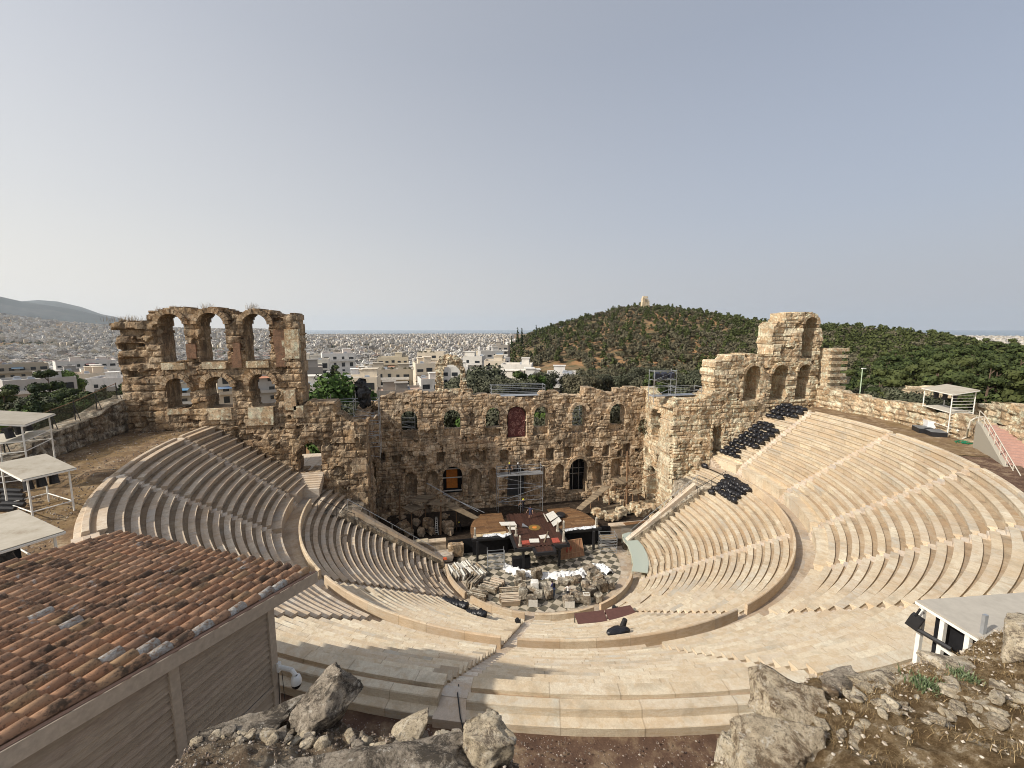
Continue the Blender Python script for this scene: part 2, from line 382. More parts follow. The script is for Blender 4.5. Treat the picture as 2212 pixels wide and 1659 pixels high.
c = m.mix(m.ramp(m.noise(.35, 4), [(.45, 0.), (.6, .6)]), c, (.22, .15, .07)); m.bump(m.noise(7, 8, .8), .8, .1); M_gal = m.col(c)
def bumpy_ring(name, r0, r1, z, a0, a1, mat, amp):
    n = int((a1-a0)/.6); nr = int((r1-r0)/.35)
    A, J = np.meshgrid(np.linspace(a0, a1, n+1), np.linspace(r0, r1, nr+1), indexing='ij'); t = np.radians(A)
    X, Y = J*np.sin(t), -J*np.cos(t); Z = z+amp*fbm(X*.8, Y*.8)*np.clip((J-r0)/1.5, .1, 1)+.03*(J-r0)*.5
    V = np.stack([X, Y, Z], -1).reshape(-1, 3); Fc = [(i*(nr+1)+j, i*(nr+1)+j+1, (i+1)*(nr+1)+j+1, (i+1)*(nr+1)+j) for i in range(n) for j in range(nr)]
    return mkobj(name, V, Fc, mat, None, (0, 0, z), smooth=True)
tag(bumpy_ring('gallery_walk', 37.8, 47, 16.62, -40.2, 62.2, M_gravel, .07), kind='structure')
tag(bumpy_ring('gallery_walk', 37.8, 47, 16.66, -100, -40, M_gal, .12), kind='structure')
tag(bumpy_ring('gallery_walk', 37.8, 46, 16.66, 62, 98, M_gal, .10), kind='structure')
# orchestra chequer floor
m = NT('chequered_marble', .55, .35)
mp = m.n.new('ShaderNodeMapping'); mp.inputs['Rotation'].default_value = (0, 0, R(45)); m.t.links.new(m.co, mp.inputs[0])
ch = m.n.new('ShaderNodeTexChecker'); ch.inputs['Scale'].default_value = 1/.80; m.t.links.new(mp.outputs[0], ch.inputs['Vector'])
ch.inputs['Color1'].default_value = (.50, .44, .35, 1); ch.inputs['Color2'].default_value = (.075, .07, .055, 1)
c = m.mix(m.ramp(m.noise(1.2, 6, .7), [(.4, 0.), (.65, .6)]), ch.outputs[0], (.22, .19, .13)); m.bump(m.noise(9, 5), .2, .02); M_chk = m.col(c)
V, Fc = [(0, 0, .14)], []
for i in range(73): V.append(ringpt(9.8, -100+200*i/72, .14))
V += [(9.6, 4.6, .14), (-9.6, 4.6, .14)]
V2 = [(p[0], p[1], .14) for p in V[1:]]; o = mkobj('orchestra_floor', V2, [tuple(range(len(V2)))], M_chk, None, (0, 0, .14)); tag(o, kind='structure')
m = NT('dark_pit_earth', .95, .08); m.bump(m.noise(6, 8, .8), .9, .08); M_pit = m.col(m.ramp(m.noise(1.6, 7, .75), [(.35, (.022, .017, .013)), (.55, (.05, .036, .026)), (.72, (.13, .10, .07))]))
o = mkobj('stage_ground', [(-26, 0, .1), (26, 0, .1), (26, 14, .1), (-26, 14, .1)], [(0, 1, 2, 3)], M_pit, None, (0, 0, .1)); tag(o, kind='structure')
ol = ['low curved orchestra wall on the left behind the slab stacks', 'low curved orchestra wall between the slab stacks and the central steps', 'low curved orchestra wall in front of the brown tables', 'low curved orchestra wall running round to the glass walkway']
for i in range(4):
    a, b = [(-88, -56.5), (-52, -20.5), (-15.5, 15.5), (20, 57)][i]
    o = sweep_obj('orchestra_wall', [(10.95, .1), (10.95, .86), (11.0, .88), (11.22, .88), (11.25, .1)], a, b, 2.2, M_par); tag(o, ol[i], 'low wall', 'low walls round the orchestra')
# sloping copings at the ends of the lower tier, hand rails
for s, lb in ((-1, 'left'), (1, 'right')):
    m = MB()
    p0, p1 = np.array([s*11.4, 0.35, 1.15]), np.array([s*21.4, 1.1, 7.9])
    for j in range(8):
        a, b = p0+(p1-p0)*j/8, p0+(p1-p0)*(j+.985)/8; m.cb = rnd.random()
        o_ = np.array([0, .32, 0]); u = np.array([0, 0, .22])
        m.hexa([a-o_-u*4, b-o_-u*4, b+o_-u*4, a+o_-u*4], [a-o_, b-o_, b+o_, a+o_])
    o = m.build('sloping_coping', M_step if s > 0 else M_marL); tag(o, 'sloping marble coping ending the lower tier on the %s' % lb, 'coping', 'sloping copings of the lower tier')
    t = thing('handrail', 'thin grey steel handrail above the %s sloping coping' % lb, 'handrail', p0, 'steel handrails at the ends of the lower tier'); m = MB()
    q0, q1 = p0+[s*.9, .1, .45], p1+[s*.5, .1, .1]; up = np.array([0, 0, .95])
    m.tube(q0+up, q1+up, .028); m.build('rail', M_steel, t)
    for j in range(5):
        m = MB(); a = q0+(q1-q0)*j/4; m.tube(a-[0, 0, .3], a+up, .025); m.build('post', M_steel, t)
# masonry under the ends of the tier, seen below the coping
m = MB()
for s in (-1, 1):
    m.cb = .3+s*.1
    m.hexa([(s*11.3, .02, 0), (s*25.2, .02, 0), (s*25.2, .62, 0), (s*11.3, .62, 0)], [(s*11.3, .02, .9), (s*22, .02, 7.6), (s*22, .62, 7.6), (s*11.3, .62, .9)])
    o = m.build('end_wall', M_wallO); tag(o, 'stone end wall under the %s sloping coping' % ('left' if s < 0 else 'right'), 'wall'); m = MB()
    m.cb = .6
    m.hexa([(s*20.3, 0, 5), (s*26, 0, 5), (s*26, 5.2, 5), (s*20.3, 5.2, 5)], [(s*20.7, 0, 6.9), (s*27, 0, ZD-.02), (s*27, 5.2, ZD-.02), (s*20.7, 5.2, 6.9)])
    o = m.build('landing_block', M_wallO); tag(o, 'stone mass under the seats at the %s side doorway' % ('left' if s < 0 else 'right'), 'masonry'); m = MB()
# ================================================================ ruined masonry
def inpoly(U, Z, poly):
    ins = np.zeros(U.shape, bool); n = len(poly)
    for i in range(n):
        x0, y0 = poly[i]; x1, y1 = poly[(i+1) % n]
        if y0 == y1: continue
        c = ((y0 > Z) != (y1 > Z)) & (U < (x1-x0)*(Z-y0)/(y1-y0)+x0); ins ^= c
    return ins
def inhole(U, Z, h):
    u0, u1, z0, z1, arch = h[:5]; r = (u1-u0)/2
    m = (U > u0) & (U < u1) & (Z > z0) & (Z < (z1-r*.95 if arch else z1))
    if arch: m |= (((U-(u0+u1)/2)/r)**2+((Z-(z1-r*.95))/(r*.95))**2 < 1) & (Z >= z1-r*.95-.01)
    return m
def masonry(U, Z, warp, ch, seed, bl=1.1):
    """block ids, joint distance"""
    Uw = U+warp*fbm(U*.8, Z*.8, 0, 4, seed)*.9; Zw = Z+warp*fbm(U*.75, Z*.8, 5, 4, seed+3)*.6
    rs = np.random.RandomState(seed); hs = ch*rs.uniform(.7, 1.45, 200); zb = np.concatenate([[-3], -3+np.cumsum(hs)])
    ci = np.clip(np.searchsorted(zb, Zw)-1, 0, 199); dz = np.minimum(Zw-zb[ci], zb[ci+1]-Zw)
    L = bl*rs.uniform(.75, 1.3, 200)[ci]; off = rs.uniform(0, 5, 200)[ci]
    q = (Uw+off)/L; q2 = q+.32*np.sin(2*np.pi*q*.37+ci*1.7)*.5; bi = np.floor(q2).astype(int); du = np.minimum(q2-bi, bi+1-q2)*L
    bid = _h(bi+1000, ci, ci*0+seed, 5); return bid, np.minimum(du, dz)
def rough_wall(name, mat, P0, ux, nrm, outline, holes=(), niches=(), T=2., cell=.17, warp=.5, ch=.5, bl=1.0, rough=.14, seed=1, parent=None, zones=(), rag=.25, top=0., bigk=1.):
    P0 = np.array(P0, float); ux = np.array(ux, float); nrm = np.array(nrm, float)
    us = [p[0] for p in outline]; zs = [p[1] for p in outline]
    u0, z0 = min(us)-.5, min(zs)-.5; nu = int((max(us)-u0+1)/cell)+1; nz = int((max(zs)-z0+1)/cell)+1
    U, Z = np.meshgrid(u0+np.arange(nu+1)*cell, z0+np.arange(nz+1)*cell, indexing='ij')
    Uc, Zc = U[:-1, :-1]+cell/2, Z[:-1, :-1]+cell/2
    Ur = Uc+rag*fbm(Uc*.9, Zc*.9, 2, 3, seed+11); Zr = Zc+rag*fbm(Uc*.9, Zc*.9, 9, 3, seed+13)
    ins = inpoly(Ur, Zr, outline)
    Uh = Uc+.07*fbm(Uc*1.3, Zc*1.3, 2, 2, seed+21); Zh = Zc+.07*fbm(Uc*1.3, Zc*1.3, 9, 2, seed+23)
    for h in holes: ins &= ~inhole(Uh, Zh, h)
    bid, jd = masonry(U, Z, warp, ch, seed, bl); bidc, jdc = masonry(Uc, Zc, warp, ch, seed, bl)
    off = (bid-.5)*rough*1.1 + .5*rough*fbm(U*1.1, Z*1.1, 1, 4, seed+31) + .16*rough*vnoise(U*3.1, Z*3.1, 4, seed)*2 - np.where(jd < .08, rough*(.1+.8*np.clip(fbm(U*.7, Z*.7, 6, 2, seed)+.5, 0, 1)), 0)+np.where(fbm(U*.9, Z*.9, 12, 4, seed+71) > .75, -.45, 0)
    big = rough*1.2*np.clip(fbm(U*.33, Z*.33, 3, 3, seed+41), -1, 1); off = off+big*bigk
    for zn in zones:      # (u0,u1,z0,z1,offset)
        mm = (U > zn[0]) & (U < zn[1]) & (Z > zn[2]) & (Z < zn[3]); off = off+np.where(mm, zn[4], 0)
    back = np.full(U.shape, -T)+.2*fbm(U, Z, 7, 2, seed+51)
    Un = U+.08*fbm(U*1.3, Z*1.3, 2, 2, seed+61); Zn = Z+.08*fbm(U*1.3, Z*1.3, 9, 2, seed+63)
    for nn in niches:
        mm = inhole(Un, Zn, nn); off = np.where(mm, -nn[5]*1.35+.1*off, off); jd = np.where(mm, 1, jd)
    top_ = P0+U[..., None]*ux+Z[..., None]*np.array([0, 0, 1])+off[..., None]*nrm
    bot_ = P0+U[..., None]*ux+Z[..., None]*np.array([0, 0, 1])+back[..., None]*nrm
    N = (nu+1)*(nz+1); idx = np.arange(N).reshape(nu+1, nz+1)
    V = np.concatenate([top_.reshape(-1, 3), bot_.reshape(-1, 3)])
    ii, jj = np.nonzero(ins)
    a, b, c, d = idx[ii, jj], idx[ii+1, jj], idx[ii+1, jj+1], idx[ii, jj+1]
    flip = np.dot(np.cross(ux, [0, 0, 1]), nrm) < 0
    Ff = np.stack([a, d, c, b] if flip else [a, b, c, d], 1); Fb = np.stack([a, b, c, d] if flip else [a, d, c, b], 1)+N
    bf = bidc[ii, jj]
    pad = np.zeros((nu+2, nz+2), bool); pad[1:-1, 1:-1] = ins
    sides = []; sb = []
    for di, dj, e0, e1 in ((-1, 0, (0, 0), (0, 1)), (1, 0, (1, 1), (1, 0)), (0, -1, (1, 0), (0, 0)), (0, 1, (0, 1), (1, 1))):
        mk = ins & ~pad[1+di:nu+1+di, 1+dj:nz+1+dj]; i2, j2 = np.nonzero(mk)
        p, q = idx[i2+e0[0], j2+e0[1]], idx[i2+e1[0], j2+e1[1]]
        # split reveal in two depth bands for variety
        sides.append(np.stack([p, q, q+N, p+N] if not flip else [q, p, p+N, q+N], 1)); sb.append(bidc[i2, j2])
    FA = np.concatenate([Ff, Fb]+sides); BA = np.concatenate([bf, bf]+sb)
    for nn in niches:
        mc = inhole(Uc[ii, jj], Zc[ii, jj], nn); BA[:len(ii)][mc] = .16
    used = np.unique(FA); rm = np.full(2*N, -1); rm[used] = np.arange(len(used)); V = V[used]; FA = rm[FA]
    E = np.concatenate([np.clip(1.2-jd.reshape(-1)/.08, 0, 1), np.zeros(N)])[used]
    return mkobj(name, V, FA.tolist(), mat, parent, None, None, BA, E)
X2 = lambda k, x, y, Y: (lambda p: (p[0], p[2]))(atY(*k(x, y), Y))
def hole(k, x0, x1, y0, y1, Y, arch=True):
    ym = (y0+y1)/2; xm = (x0+x1)/2
    return (X2(k, x0, ym, Y)[0]-.08, X2(k, x1, ym, Y)[0]+.08, X2(k, xm, y1, Y)[1], X2(k, xm, y0, Y)[1], arch)
def nich(k, x0, x1, y0, y1, Y, dep, arch=True): return hole(k, x0, x1, y0, y1, Y, arch)+(dep,)
YS = 13.
# ---- stage wall
o2 = [X2(k2, x, y, YS) for x, y in [(835, 640), (862, 575), (1060, 560), (1100, 545), (1190, 540), (1360, 548), (1640, 545), (1700, 560), (1890, 560), (1930, 572), (2200, 580)]]
o3 = [X2(k3, x, y, YS) for x, y in [(270, 560), (300, 530), (440, 535), (462, 572), (655, 570), (668, 512), (755, 508), (762, 520), (828, 520), (835, 560), (860, 540), (930, 545), (950, 510), (1040, 502), (1160, 510)]]
outl = [(-20.4, -.2)]+[(max(-20.4, o2[0][0]-.3), o2[0][1])]+o2+o3+[(20.6, o3[-1][1]), (20.6, -.2)]
hs = [hole(k2, 1062, 1198, 700, 892, YS), hole(k2, 1437, 1573, 690, 868, YS), hole(k2, 1803, 1923, 672, 860, YS),
      hole(k3, 230, 350, 660, 855, YS), hole(k3, 565, 680, 648, 845, YS), hole(k3, 890, 1015, 636, 830, YS),
      hole(k2, 1428, 1592, 1180, 1455, YS), hole(k2, 1990, 2150, 1195, 1480, YS), hole(k3, 540, 690, 1115, 1425, YS)]
ns = [nich(k2, 1055, 1205, 888, 945, YS, .8, False), nich(k2, 1435, 1576, 868, 940, YS, .8, False), nich(k2, 1800, 1926, 858, 932, YS, .8, False), nich(k3, 230, 352, 853, 910, YS, .8, False), nich(k3, 563, 682, 843, 893, YS, .8, False), nich(k3, 888, 1017, 828, 880, YS, .8, False),
      nich(k2, 1995, 2148, 670, 940, YS, .9)]
for x0, x1, y0, y1 in ((885, 915, 1075, 1150), (985, 1055, 1090, 1170), (1215, 1270, 1090, 1165), (1375, 1435, 1070, 1165), (1590, 1650, 1065, 1165), (1745, 1800, 1060, 1165), (1930, 1990, 1045, 1150)): ns.append(nich(k2, x0, x1, y0, y1, YS, 1.0, False))
for x0, x1, y0, y1 in ((165, 220, 1040, 1130), (345, 400, 1033, 1130), (495, 550, 1022, 1115), (690, 740, 1010, 1105), (830, 880, 1003, 1100), (1003, 1066, 998, 1095), (955, 988, 1045, 1100), (1115, 1145, 1030, 1056)): ns.append(nich(k3, x0, x1, y0, y1, YS, .9, False))
for x0, x1, y0, y1 in ((1100, 1190, 1250, 1450), (1285, 1372, 1230, 1432), (1650, 1750, 1215, 1437), (1833, 1902, 1208, 1442)): ns.append(nich(k2, x0, x1, y0, y1, YS, .9))
for x0, x1, y0, y1 in ((243, 326, 1188, 1390), (410, 487, 1176, 1377), (744, 822, 1158, 1362), (905, 985, 1118, 1290)): ns.append(nich(k3, x0, x1, y0, y1, YS, .9))
SB = thing('stage_building', 'tall ruined stone stage wall with arched windows, niches and doorways behind the stage', 'ruin', (0, YS, 0))
rough_wall('back_wall', M_wallC, (0, YS, 0), (1, 0, 0), (0, -1, 0), outl, hs, ns, T=1.9, cell=.15, warp=.2, ch=.56, bl=1.15, rough=.13, seed=4, parent=SB, rag=.22, bigk=.7)
# pilaster strips of tumbled blocks between windows
# right return wall X = 20, facing left
def Xp(k, x, y, X): p = atX(*k(x, y), X); return (p[1], p[2])
XR, XL = 20.3, -20.4
def holeX(k, x0, x1, y0, y1, X, arch=True):
    ym = (y0+y1)/2; xm = (x0+x1)/2; a, b = Xp(k, x0, ym, X)[0], Xp(k, x1, ym, X)[0]
    return (min(a, b), max(a, b), Xp(k, xm, y1, X)[1], Xp(k, xm, y0, X)[1], arch)
oR = [(YS+1.5, 0), (YS+1.5, 19), (YS-.3, 19)]+[Xp(k3, x, y, XR) for x, y in [(1210, 522), (1240, 560), (1300, 590), (1330, 640), (1375, 690)]]
oR = oR+[(5.2, oR[-1][1]-.6), (5.0, 0)]
hR = [holeX(k3, 1240, 1312, 685, 928, XR), holeX(k3, 1212, 1290, 1178, 1460, XR)]
nR = [holeX(k3, 1195, 1224, 1020, 1120, XR, False)+(.8,), holeX(k3, 1306, 1330, 1090, 1180, XR, False)+(.8,), holeX(k3, 1326, 1366, 1272, 1478, XR)+(.7,)]
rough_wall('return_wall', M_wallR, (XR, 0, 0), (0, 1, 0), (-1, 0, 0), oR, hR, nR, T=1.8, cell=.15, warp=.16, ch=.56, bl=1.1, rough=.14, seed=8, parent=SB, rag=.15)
# left return wall X = -20.4 facing right (a thin dark strip from here)
oL = [(5.2, 0), (5.2, 16), (6.2, 17.2), (8, 16.4), (10, 17.8), (YS+1.5, 18), (YS+1.5, 0)]
rough_wall('return_wall', M_wallC, (XL, 0, 0), (0, 1, 0), (1, 0, 0), oL, [(7.2, 8.6, 1, 5.2, True)], [(9.6, 10.6, 12, 15, True, .8), (6, 7, 8, 10, False, .8)], T=1.6, cell=.16, warp=.5, ch=.55, rough=.25, seed=12, parent=SB)
# broken arch standing on the stage wall
AR = thing('arch_fragment', 'lone broken stone arch standing on top of the stage wall', 'arch', (X2(k2, 1500, 560, YS)[0], YS, X2(k2, 1500, 560, YS)[1]))
rough_wall('arch', M_wallR, (0, YS+.35, 0), (1, 0, 0), (0, -1, 0), [X2(k2, x, y, YS+.4) for x, y in [(1352, 580), (1362, 380), (1358, 300), (1400, 245), (1460, 212), (1550, 222), (1600, 270), (1622, 340), (1634, 500), (1680, 528), (1680, 580)]], [hole(k2, 1434, 1572, 300, 515, YS+.4)], T=1.1, cell=.12, warp=.6, ch=.5, bl=.7, rough=.2, seed=15, parent=AR, rag=.12)
# tumbled blocks on the crest
rnd = random.Random(9)
def block(c, s, rz=0, mat=None, name='stone_block', lab=None, grp=None, seed=0, jag=.14, cat='stone block', parent=None, sub=3):
    """weathered stone block: a subdivided box with worn corners"""
    bm = bmesh.new(); bmesh.ops.create_cube(bm, size=1.); bmesh.ops.subdivide_edges(bm, edges=bm.edges[:], cuts=sub, use_grid_fill=True)
    vs = np.array([v.co[:] for v in bm.verts]); ln = np.abs(vs*2); cor = (ln**12).sum(1)**(1/12); vs = vs/np.maximum(cor, 1)[:, None]**1.0
    sd = seed*3.7
    n = np.stack([fbm(vs[:,0]*2.3+sd, vs[:,1]*2.3, vs[:,2]*2.3+k*9, 3, 3) for k in range(3)], 1)
    vs = (vs+n*jag)*np.array(s); cz, sz = math.cos(rz), math.sin(rz)
    W = np.stack([vs[:,0]*cz-vs[:,1]*sz, vs[:,0]*sz+vs[:,1]*cz, vs[:,2]], 1); W[:, 2] -= W[:, 2].min(); W = W+np.array(c)
    Fc = [[v.index for v in f.verts] for f in bm.faces]; bm.free()
    o = mkobj(name, W, Fc, mat or M_wallO, parent, None, None, [rnd.random()]*len(Fc), [0.]*len(W), False)
    if lab: tag(o, lab, cat, grp)
    return o
# ---- left arcaded wing wall, Y = 5
YW = 5.
T2 = [X2(kt, x, y, YW) for x, y in [(495, 175), (500, 112), (650, 95), (740, 85), (900, 97), (1000, 118), (1030, 140), (1050, 108), (1150, 80), (1300, 85), (1400, 110), (1470, 150), (1490, 178), (1530, 125), (1600, 95), (1720, 85), (1860, 108), (1930, 165), (1990, 195), (2005, 150), (2090, 140), (2130, 190), (2120, 240), (2165, 680), (2190, 1150), (2185, 1240)]]
T3 = [X2(k2, x, y, YW) for x, y in [(230, 640), (250, 622), (480, 620), (492, 650), (500, 740), (560, 765), (640, 800), (765, 808), (775, 780), (868, 772)]]
lo = [(XL+.2, T3[-1][1]), (XL+.2, 0), (-47.4, 14.)]
bl_ = [X2(kt, x, y, YW) for x, y in [(210, 1075), (215, 860), (180, 640), (130, 320), (98, 318), (95, 245), (490, 240)]]
outL = T2+T3+lo+bl_
hL_ = [hole(kt, 645, 895, 150, 675, YW), hole(kt, 1065, 1340, 140, 672, YW), hole(kt, 1555, 1812, 150, 662, YW),
       hole(kt, 722, 952, 850, 1185, YW), hole(kt, 1142, 1408, 830, 1178, YW), hole(kt, 1622, 1868, 805, 1165, YW),
       hole(k9, 985, 1325, 185, 600, YW)]
nL = [nich(kt, 190, 350, 480, 550, YW, .8, False), nich(kt, 375, 445, 480, 515, YW, .8, False), nich(kt, 185, 312, 635, 705, YW, .7, False), nich(kt, 325, 452, 635, 690, YW, .7, False), nich(kt, 300, 470, 790, 850, YW, .6, False), nich(kt, 130, 440, 322, 395, YW, .5, False)]
LW = thing('arcaded_wall', 'tall brown ruined wall with two tiers of three arches on the left', 'ruin', (-33, YW, 8))
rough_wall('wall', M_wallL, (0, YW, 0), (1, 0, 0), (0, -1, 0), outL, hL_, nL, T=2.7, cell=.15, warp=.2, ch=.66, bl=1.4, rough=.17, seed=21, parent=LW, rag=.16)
# brick panels and pale repair slabs set in the left wall
m = NT('roman_brick', .9, .15); br = m.n.new('ShaderNodeTexBrick'); br.inputs['Scale'].default_value = 1; br.inputs['Brick Width'].default_value = .3; br.inputs['Row Height'].default_value = .075; br.inputs['Mortar Size'].default_value = .012
mp = m.n.new('ShaderNodeMapping'); mp.inputs['Rotation'].default_value = (R(90), 0, 0); m.t.links.new(m.co, mp.inputs[0]); m.t.links.new(mp.outputs[0], br.inputs['Vector'])
br.inputs['Color1'].default_value = (.20, .095, .055, 1); br.inputs['Color2'].default_value = (.29, .15, .09, 1); br.inputs['Mortar'].default_value = (.30, .22, .15, 1)
c = m.mix(m.ramp(m.noise(2, 6, .8), [(.45, 0.), (.62, .8)]), br.outputs[0], (.10, .07, .05)); m.bump(m.noise(9, 6, .8), .6, .05); M_brick = m.col(c)
def panel(k, x0, x1, y0, y1, Y, mat, name, dep=.22, parent=None, nx=1, seed=0):
    h = hole(k, x0, x1, y0, y1, Y, False); mb = MB()
    for i in range(nx):
        a = h[0]+(h[1]-h[0])*i/nx; b = h[0]+(h[1]-h[0])*(i+1)/nx-.02; mb.cb = rnd.random()
        mb.box(((a+b)/2, Y-dep/2+.25, (h[2]+h[3])/2), (b-a, dep+.5, h[3]-h[2]))
    return mb.build(name, mat, parent)
for x0, x1, y0, y1 in ((1425, 1515, 600, 740), (1440, 1500, 470, 600), (1880, 1990, 330, 560), (1905, 2000, 560, 730), (930, 1020, 480, 640)): panel(kt, x0, x1, y0, y1, YW, M_brick, 'brick_panel', .02, LW)
for x0, x1, y0, y1, nx in ((665, 905, 690, 760, 2), (1108, 1350, 680, 752, 2), (1590, 1815, 668, 738, 2), (725, 960, 1188, 1245, 2), (1155, 1415, 1182, 1305, 2), (1610, 1868, 1170, 1290, 2), (1580, 1870, 1292, 1365, 2), (2000, 2110, 980, 1200, 1), (2105, 2195, 1155, 1280, 1), (2000, 2140, 320, 440, 2), (1975, 2145, 440, 520, 2), (2010, 2150, 520, 640, 2)): panel(kt, x0, x1, y0, y1, YW, M_wallR, 'pale_block', .16, LW, nx)
# arch rings standing proud
def archring(k, x0, x1, y0, y1, Y, parent, mat, wd=.55):
    u0, u1, z0, z1, _ = hole(k, x0, x1, y0, y1, Y); r = (u1-u0)/2; cx = (u0+u1)/2; cz = z1-r*.95; m = MB(); n = 13
    for i in range(n):
        a, b = math.pi*i/n+.012, math.pi*(i+1)/n-.012; m.cb = rnd.random(); ro = r+wd*rnd.uniform(.85, 1.1); y = Y-.24-rnd.uniform(0, .1)
        P = lambda t, q, yy: (cx+q*math.cos(t), yy, cz+q*.95*math.sin(t))
        m.hexa([P(a, r-.03, y), P(b, r-.03, y), P(b, r-.03, Y+.5), P(a, r-.03, Y+.5)], [P(a, ro, y), P(b, ro, y), P(b, ro, Y+.5), P(a, ro, Y+.5)])
    m.build('arch_ring', mat, parent)
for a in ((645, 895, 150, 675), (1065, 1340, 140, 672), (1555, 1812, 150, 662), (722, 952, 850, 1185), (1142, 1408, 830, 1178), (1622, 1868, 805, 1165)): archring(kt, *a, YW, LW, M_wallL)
for a in ((1428, 1592, 1180, 1455), (1990, 2150, 1195, 1480), (1062, 1198, 700, 892), (1437, 1573, 690, 868), (1803, 1923, 672, 860)): archring(k2, *a, YS, SB, M_wallC, .45)
for a in ((540, 690, 1115, 1425), (230, 350, 660, 855), (565, 680, 648, 845), (890, 1015, 636, 830)): archring(k3, *a, YS, SB, M_wallC, .45)
# ---- right wing
D2 = [X2(k3, x, y, YW) for x, y in [(1392, 690), (1440, 665), (1460, 612), (1490, 602), (1700, 600), (1712, 575), (1762, 572), (1778, 535), (1800, 520)]]
D4 = [X2(k4, x, y, YW) for x, y in [(22, 610), (25, 545), (45, 482), (128, 480), (150, 440), (240, 440), (255, 432), (438, 448), (438, 290), (448, 240), (475, 213), (520, 208), (535, 150), (640, 143), (700, 140), (748, 165), (765, 215), (782, 260), (790, 350), (770, 400), (766, 560), (740, 690), (742, 760)]]
outR = [(XR-.2, 0), (XR-.2, D2[0][1])]+D2+D4+[(D4[-1][0]+.5, 15.5), (28, 0)]
hR_ = [hole(k3, 1782, 1868, 835, 1090, YW)]
nR_ = [nich(k4, 238, 342, 518, 765, YW, 2.0), nich(k4, 430, 535, 513, 762, YW, 2.0), nich(k4, 608, 692, 508, 757, YW, 2.2), nich(k4, 650, 735, 175, 465, YW, 2.4)]
RW_ = thing('tower_ruin', 'pale sunlit ruined tower wall with tall niches at the right end of the stage', 'ruin', (31, YW, 8))
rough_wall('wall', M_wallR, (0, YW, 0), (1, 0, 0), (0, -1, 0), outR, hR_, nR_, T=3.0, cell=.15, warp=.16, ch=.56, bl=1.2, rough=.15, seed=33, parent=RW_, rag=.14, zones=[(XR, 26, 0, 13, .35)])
for a in ((238, 342, 518, 765), (430, 535, 513, 762), (608, 692, 508, 757), (650, 735, 175, 465)): archring(k4, *a, YW, RW_, M_wallR, .4)
panel(k4, 225, 325, 770, 805, YW, M_wallR, 'sill', .2, RW_, 2)
# stepped quoin pier on its right
m = MB(); h0 = X2(k4, 780, 680, YW); h1 = X2(k4, 915, 395, YW); n = 13; zz = (h1[1]-h0[1])/n
for i in range(n):
    m.cb = rnd.random(); e = .75 if i % 2 else 0
    x0 = h0[0]-.2; x1 = h1[0]-e*1.0+rnd.uniform(-.1, .2)
    m.box(((x0+x1)/2, YW+.2-(.35 if i % 2 == 0 else 0), h0[1]+(i+.5)*zz), (x1-x0, 2.4, zz-.03))
m.build('quoin_pier', M_wallR, RW_)
for i in range(16):   # tumbled stair-like masonry on the buttress left of the doorway
    pass
# ---- gallery perimeter walls (curved)
def curved_wall(name, r, a0, a1, z0, tops, mat, lab, T=1.6, seed=1, ch=.85, bl=1.8):
    """inner face towards the theatre, tops = [(angle, z)...]"""
    n = int((a1-a0)*R(1)*r/.22); A = np.linspace(a0, a1, n+1); zt = np.interp(A, [t[0] for t in tops], [t[1] for t in tops])
    zt = zt+.35*np.round(fbm(A*.25, 0*A, 0, 3, seed)*1.6)/1.6
    nz = int((max(zt)-z0)/.22)+1; Zg = z0+np.arange(nz+1)*.22
    AA, ZZ = np.meshgrid(A, Zg, indexing='ij'); UU = R(1)*AA*r
    ZZ = np.minimum(ZZ, zt[:, None])
    bid, jd = masonry(UU, ZZ, .25, ch, seed, bl)
    off = (bid-.5)*.25+.12*fbm(UU, ZZ, 0, 4, seed)-np.where(jd < .11, .14, 0)
    t = np.radians(AA); rr = r-off
    inner = np.stack([rr*np.sin(t), -rr*np.cos(t), ZZ], -1).reshape(-1, 3)
    tt = np.radians(A); outer = np.stack([(r+T)*np.sin(tt), -(r+T)*np.cos(tt), zt-.1], -1); outb = outer.copy(); outb[:, 2] = z0-3
    idx = np.arange((n+1)*(nz+1)).reshape(n+1, nz+1); V = np.concatenate([inner, outer, outb]); N1 = (n+1)*(nz+1); N2 = N1+n+1
    a, b, c, d = idx[:-1, :-1].ravel(), idx[1:, :-1].ravel(), idx[1:, 1:].ravel(), idx[:-1, 1:].ravel()
    Fc = np.stack([a, b, c, d], 1).tolist(); B = bid[:-1, :-1].ravel().tolist()
    for i in range(n):
        Fc += [[int(idx[i, nz]), int(idx[i+1, nz]), N1+i+1, N1+i], [N1+i, N1+i+1, N2+i+1, N2+i]]; B += [bid[i, nz]]*2
    for i in (0, n): Fc.append([int(q) for q in idx[i, ::1]]+[N1+i, N2+i]); B.append(.5)
    E = np.concatenate([np.clip(1.3-jd.ravel()/.12, 0, 1), np.zeros(2*(n+1))])
    o = mkobj(name, V, Fc, mat, None, None, None, B, E); return tag(o, lab, 'wall')
curved_wall('boundary_wall', 45.2, -99.5, -79, 16.4, [(-101, 20.8), (-96, 20.4), (-92, 19.3), (-86, 18.9), (-79, 18.3)], M_wallO, 'stepped grey stone boundary wall left of the gallery, below the wire fence', seed=41, T=2.4)
curved_wall('boundary_wall', 44.3, -79, -57, 16.4, [(-79, 18.1), (-74, 17.9), (-68, 17.6), (-57, 17.4)], M_wallO, 'low rocky boundary wall behind the left lighting scaffolds', seed=42)
curved_wall('boundary_wall', 43.3, 62, 97, 16.4, [(50, 20.2), (62, 19.6), (66, 19.3), (76, 19.0), (88, 19.2), (97, 19.6)], M_wallR, 'pale sunlit stone boundary wall behind the right gallery', seed=43, ch=.6, bl=1.3)
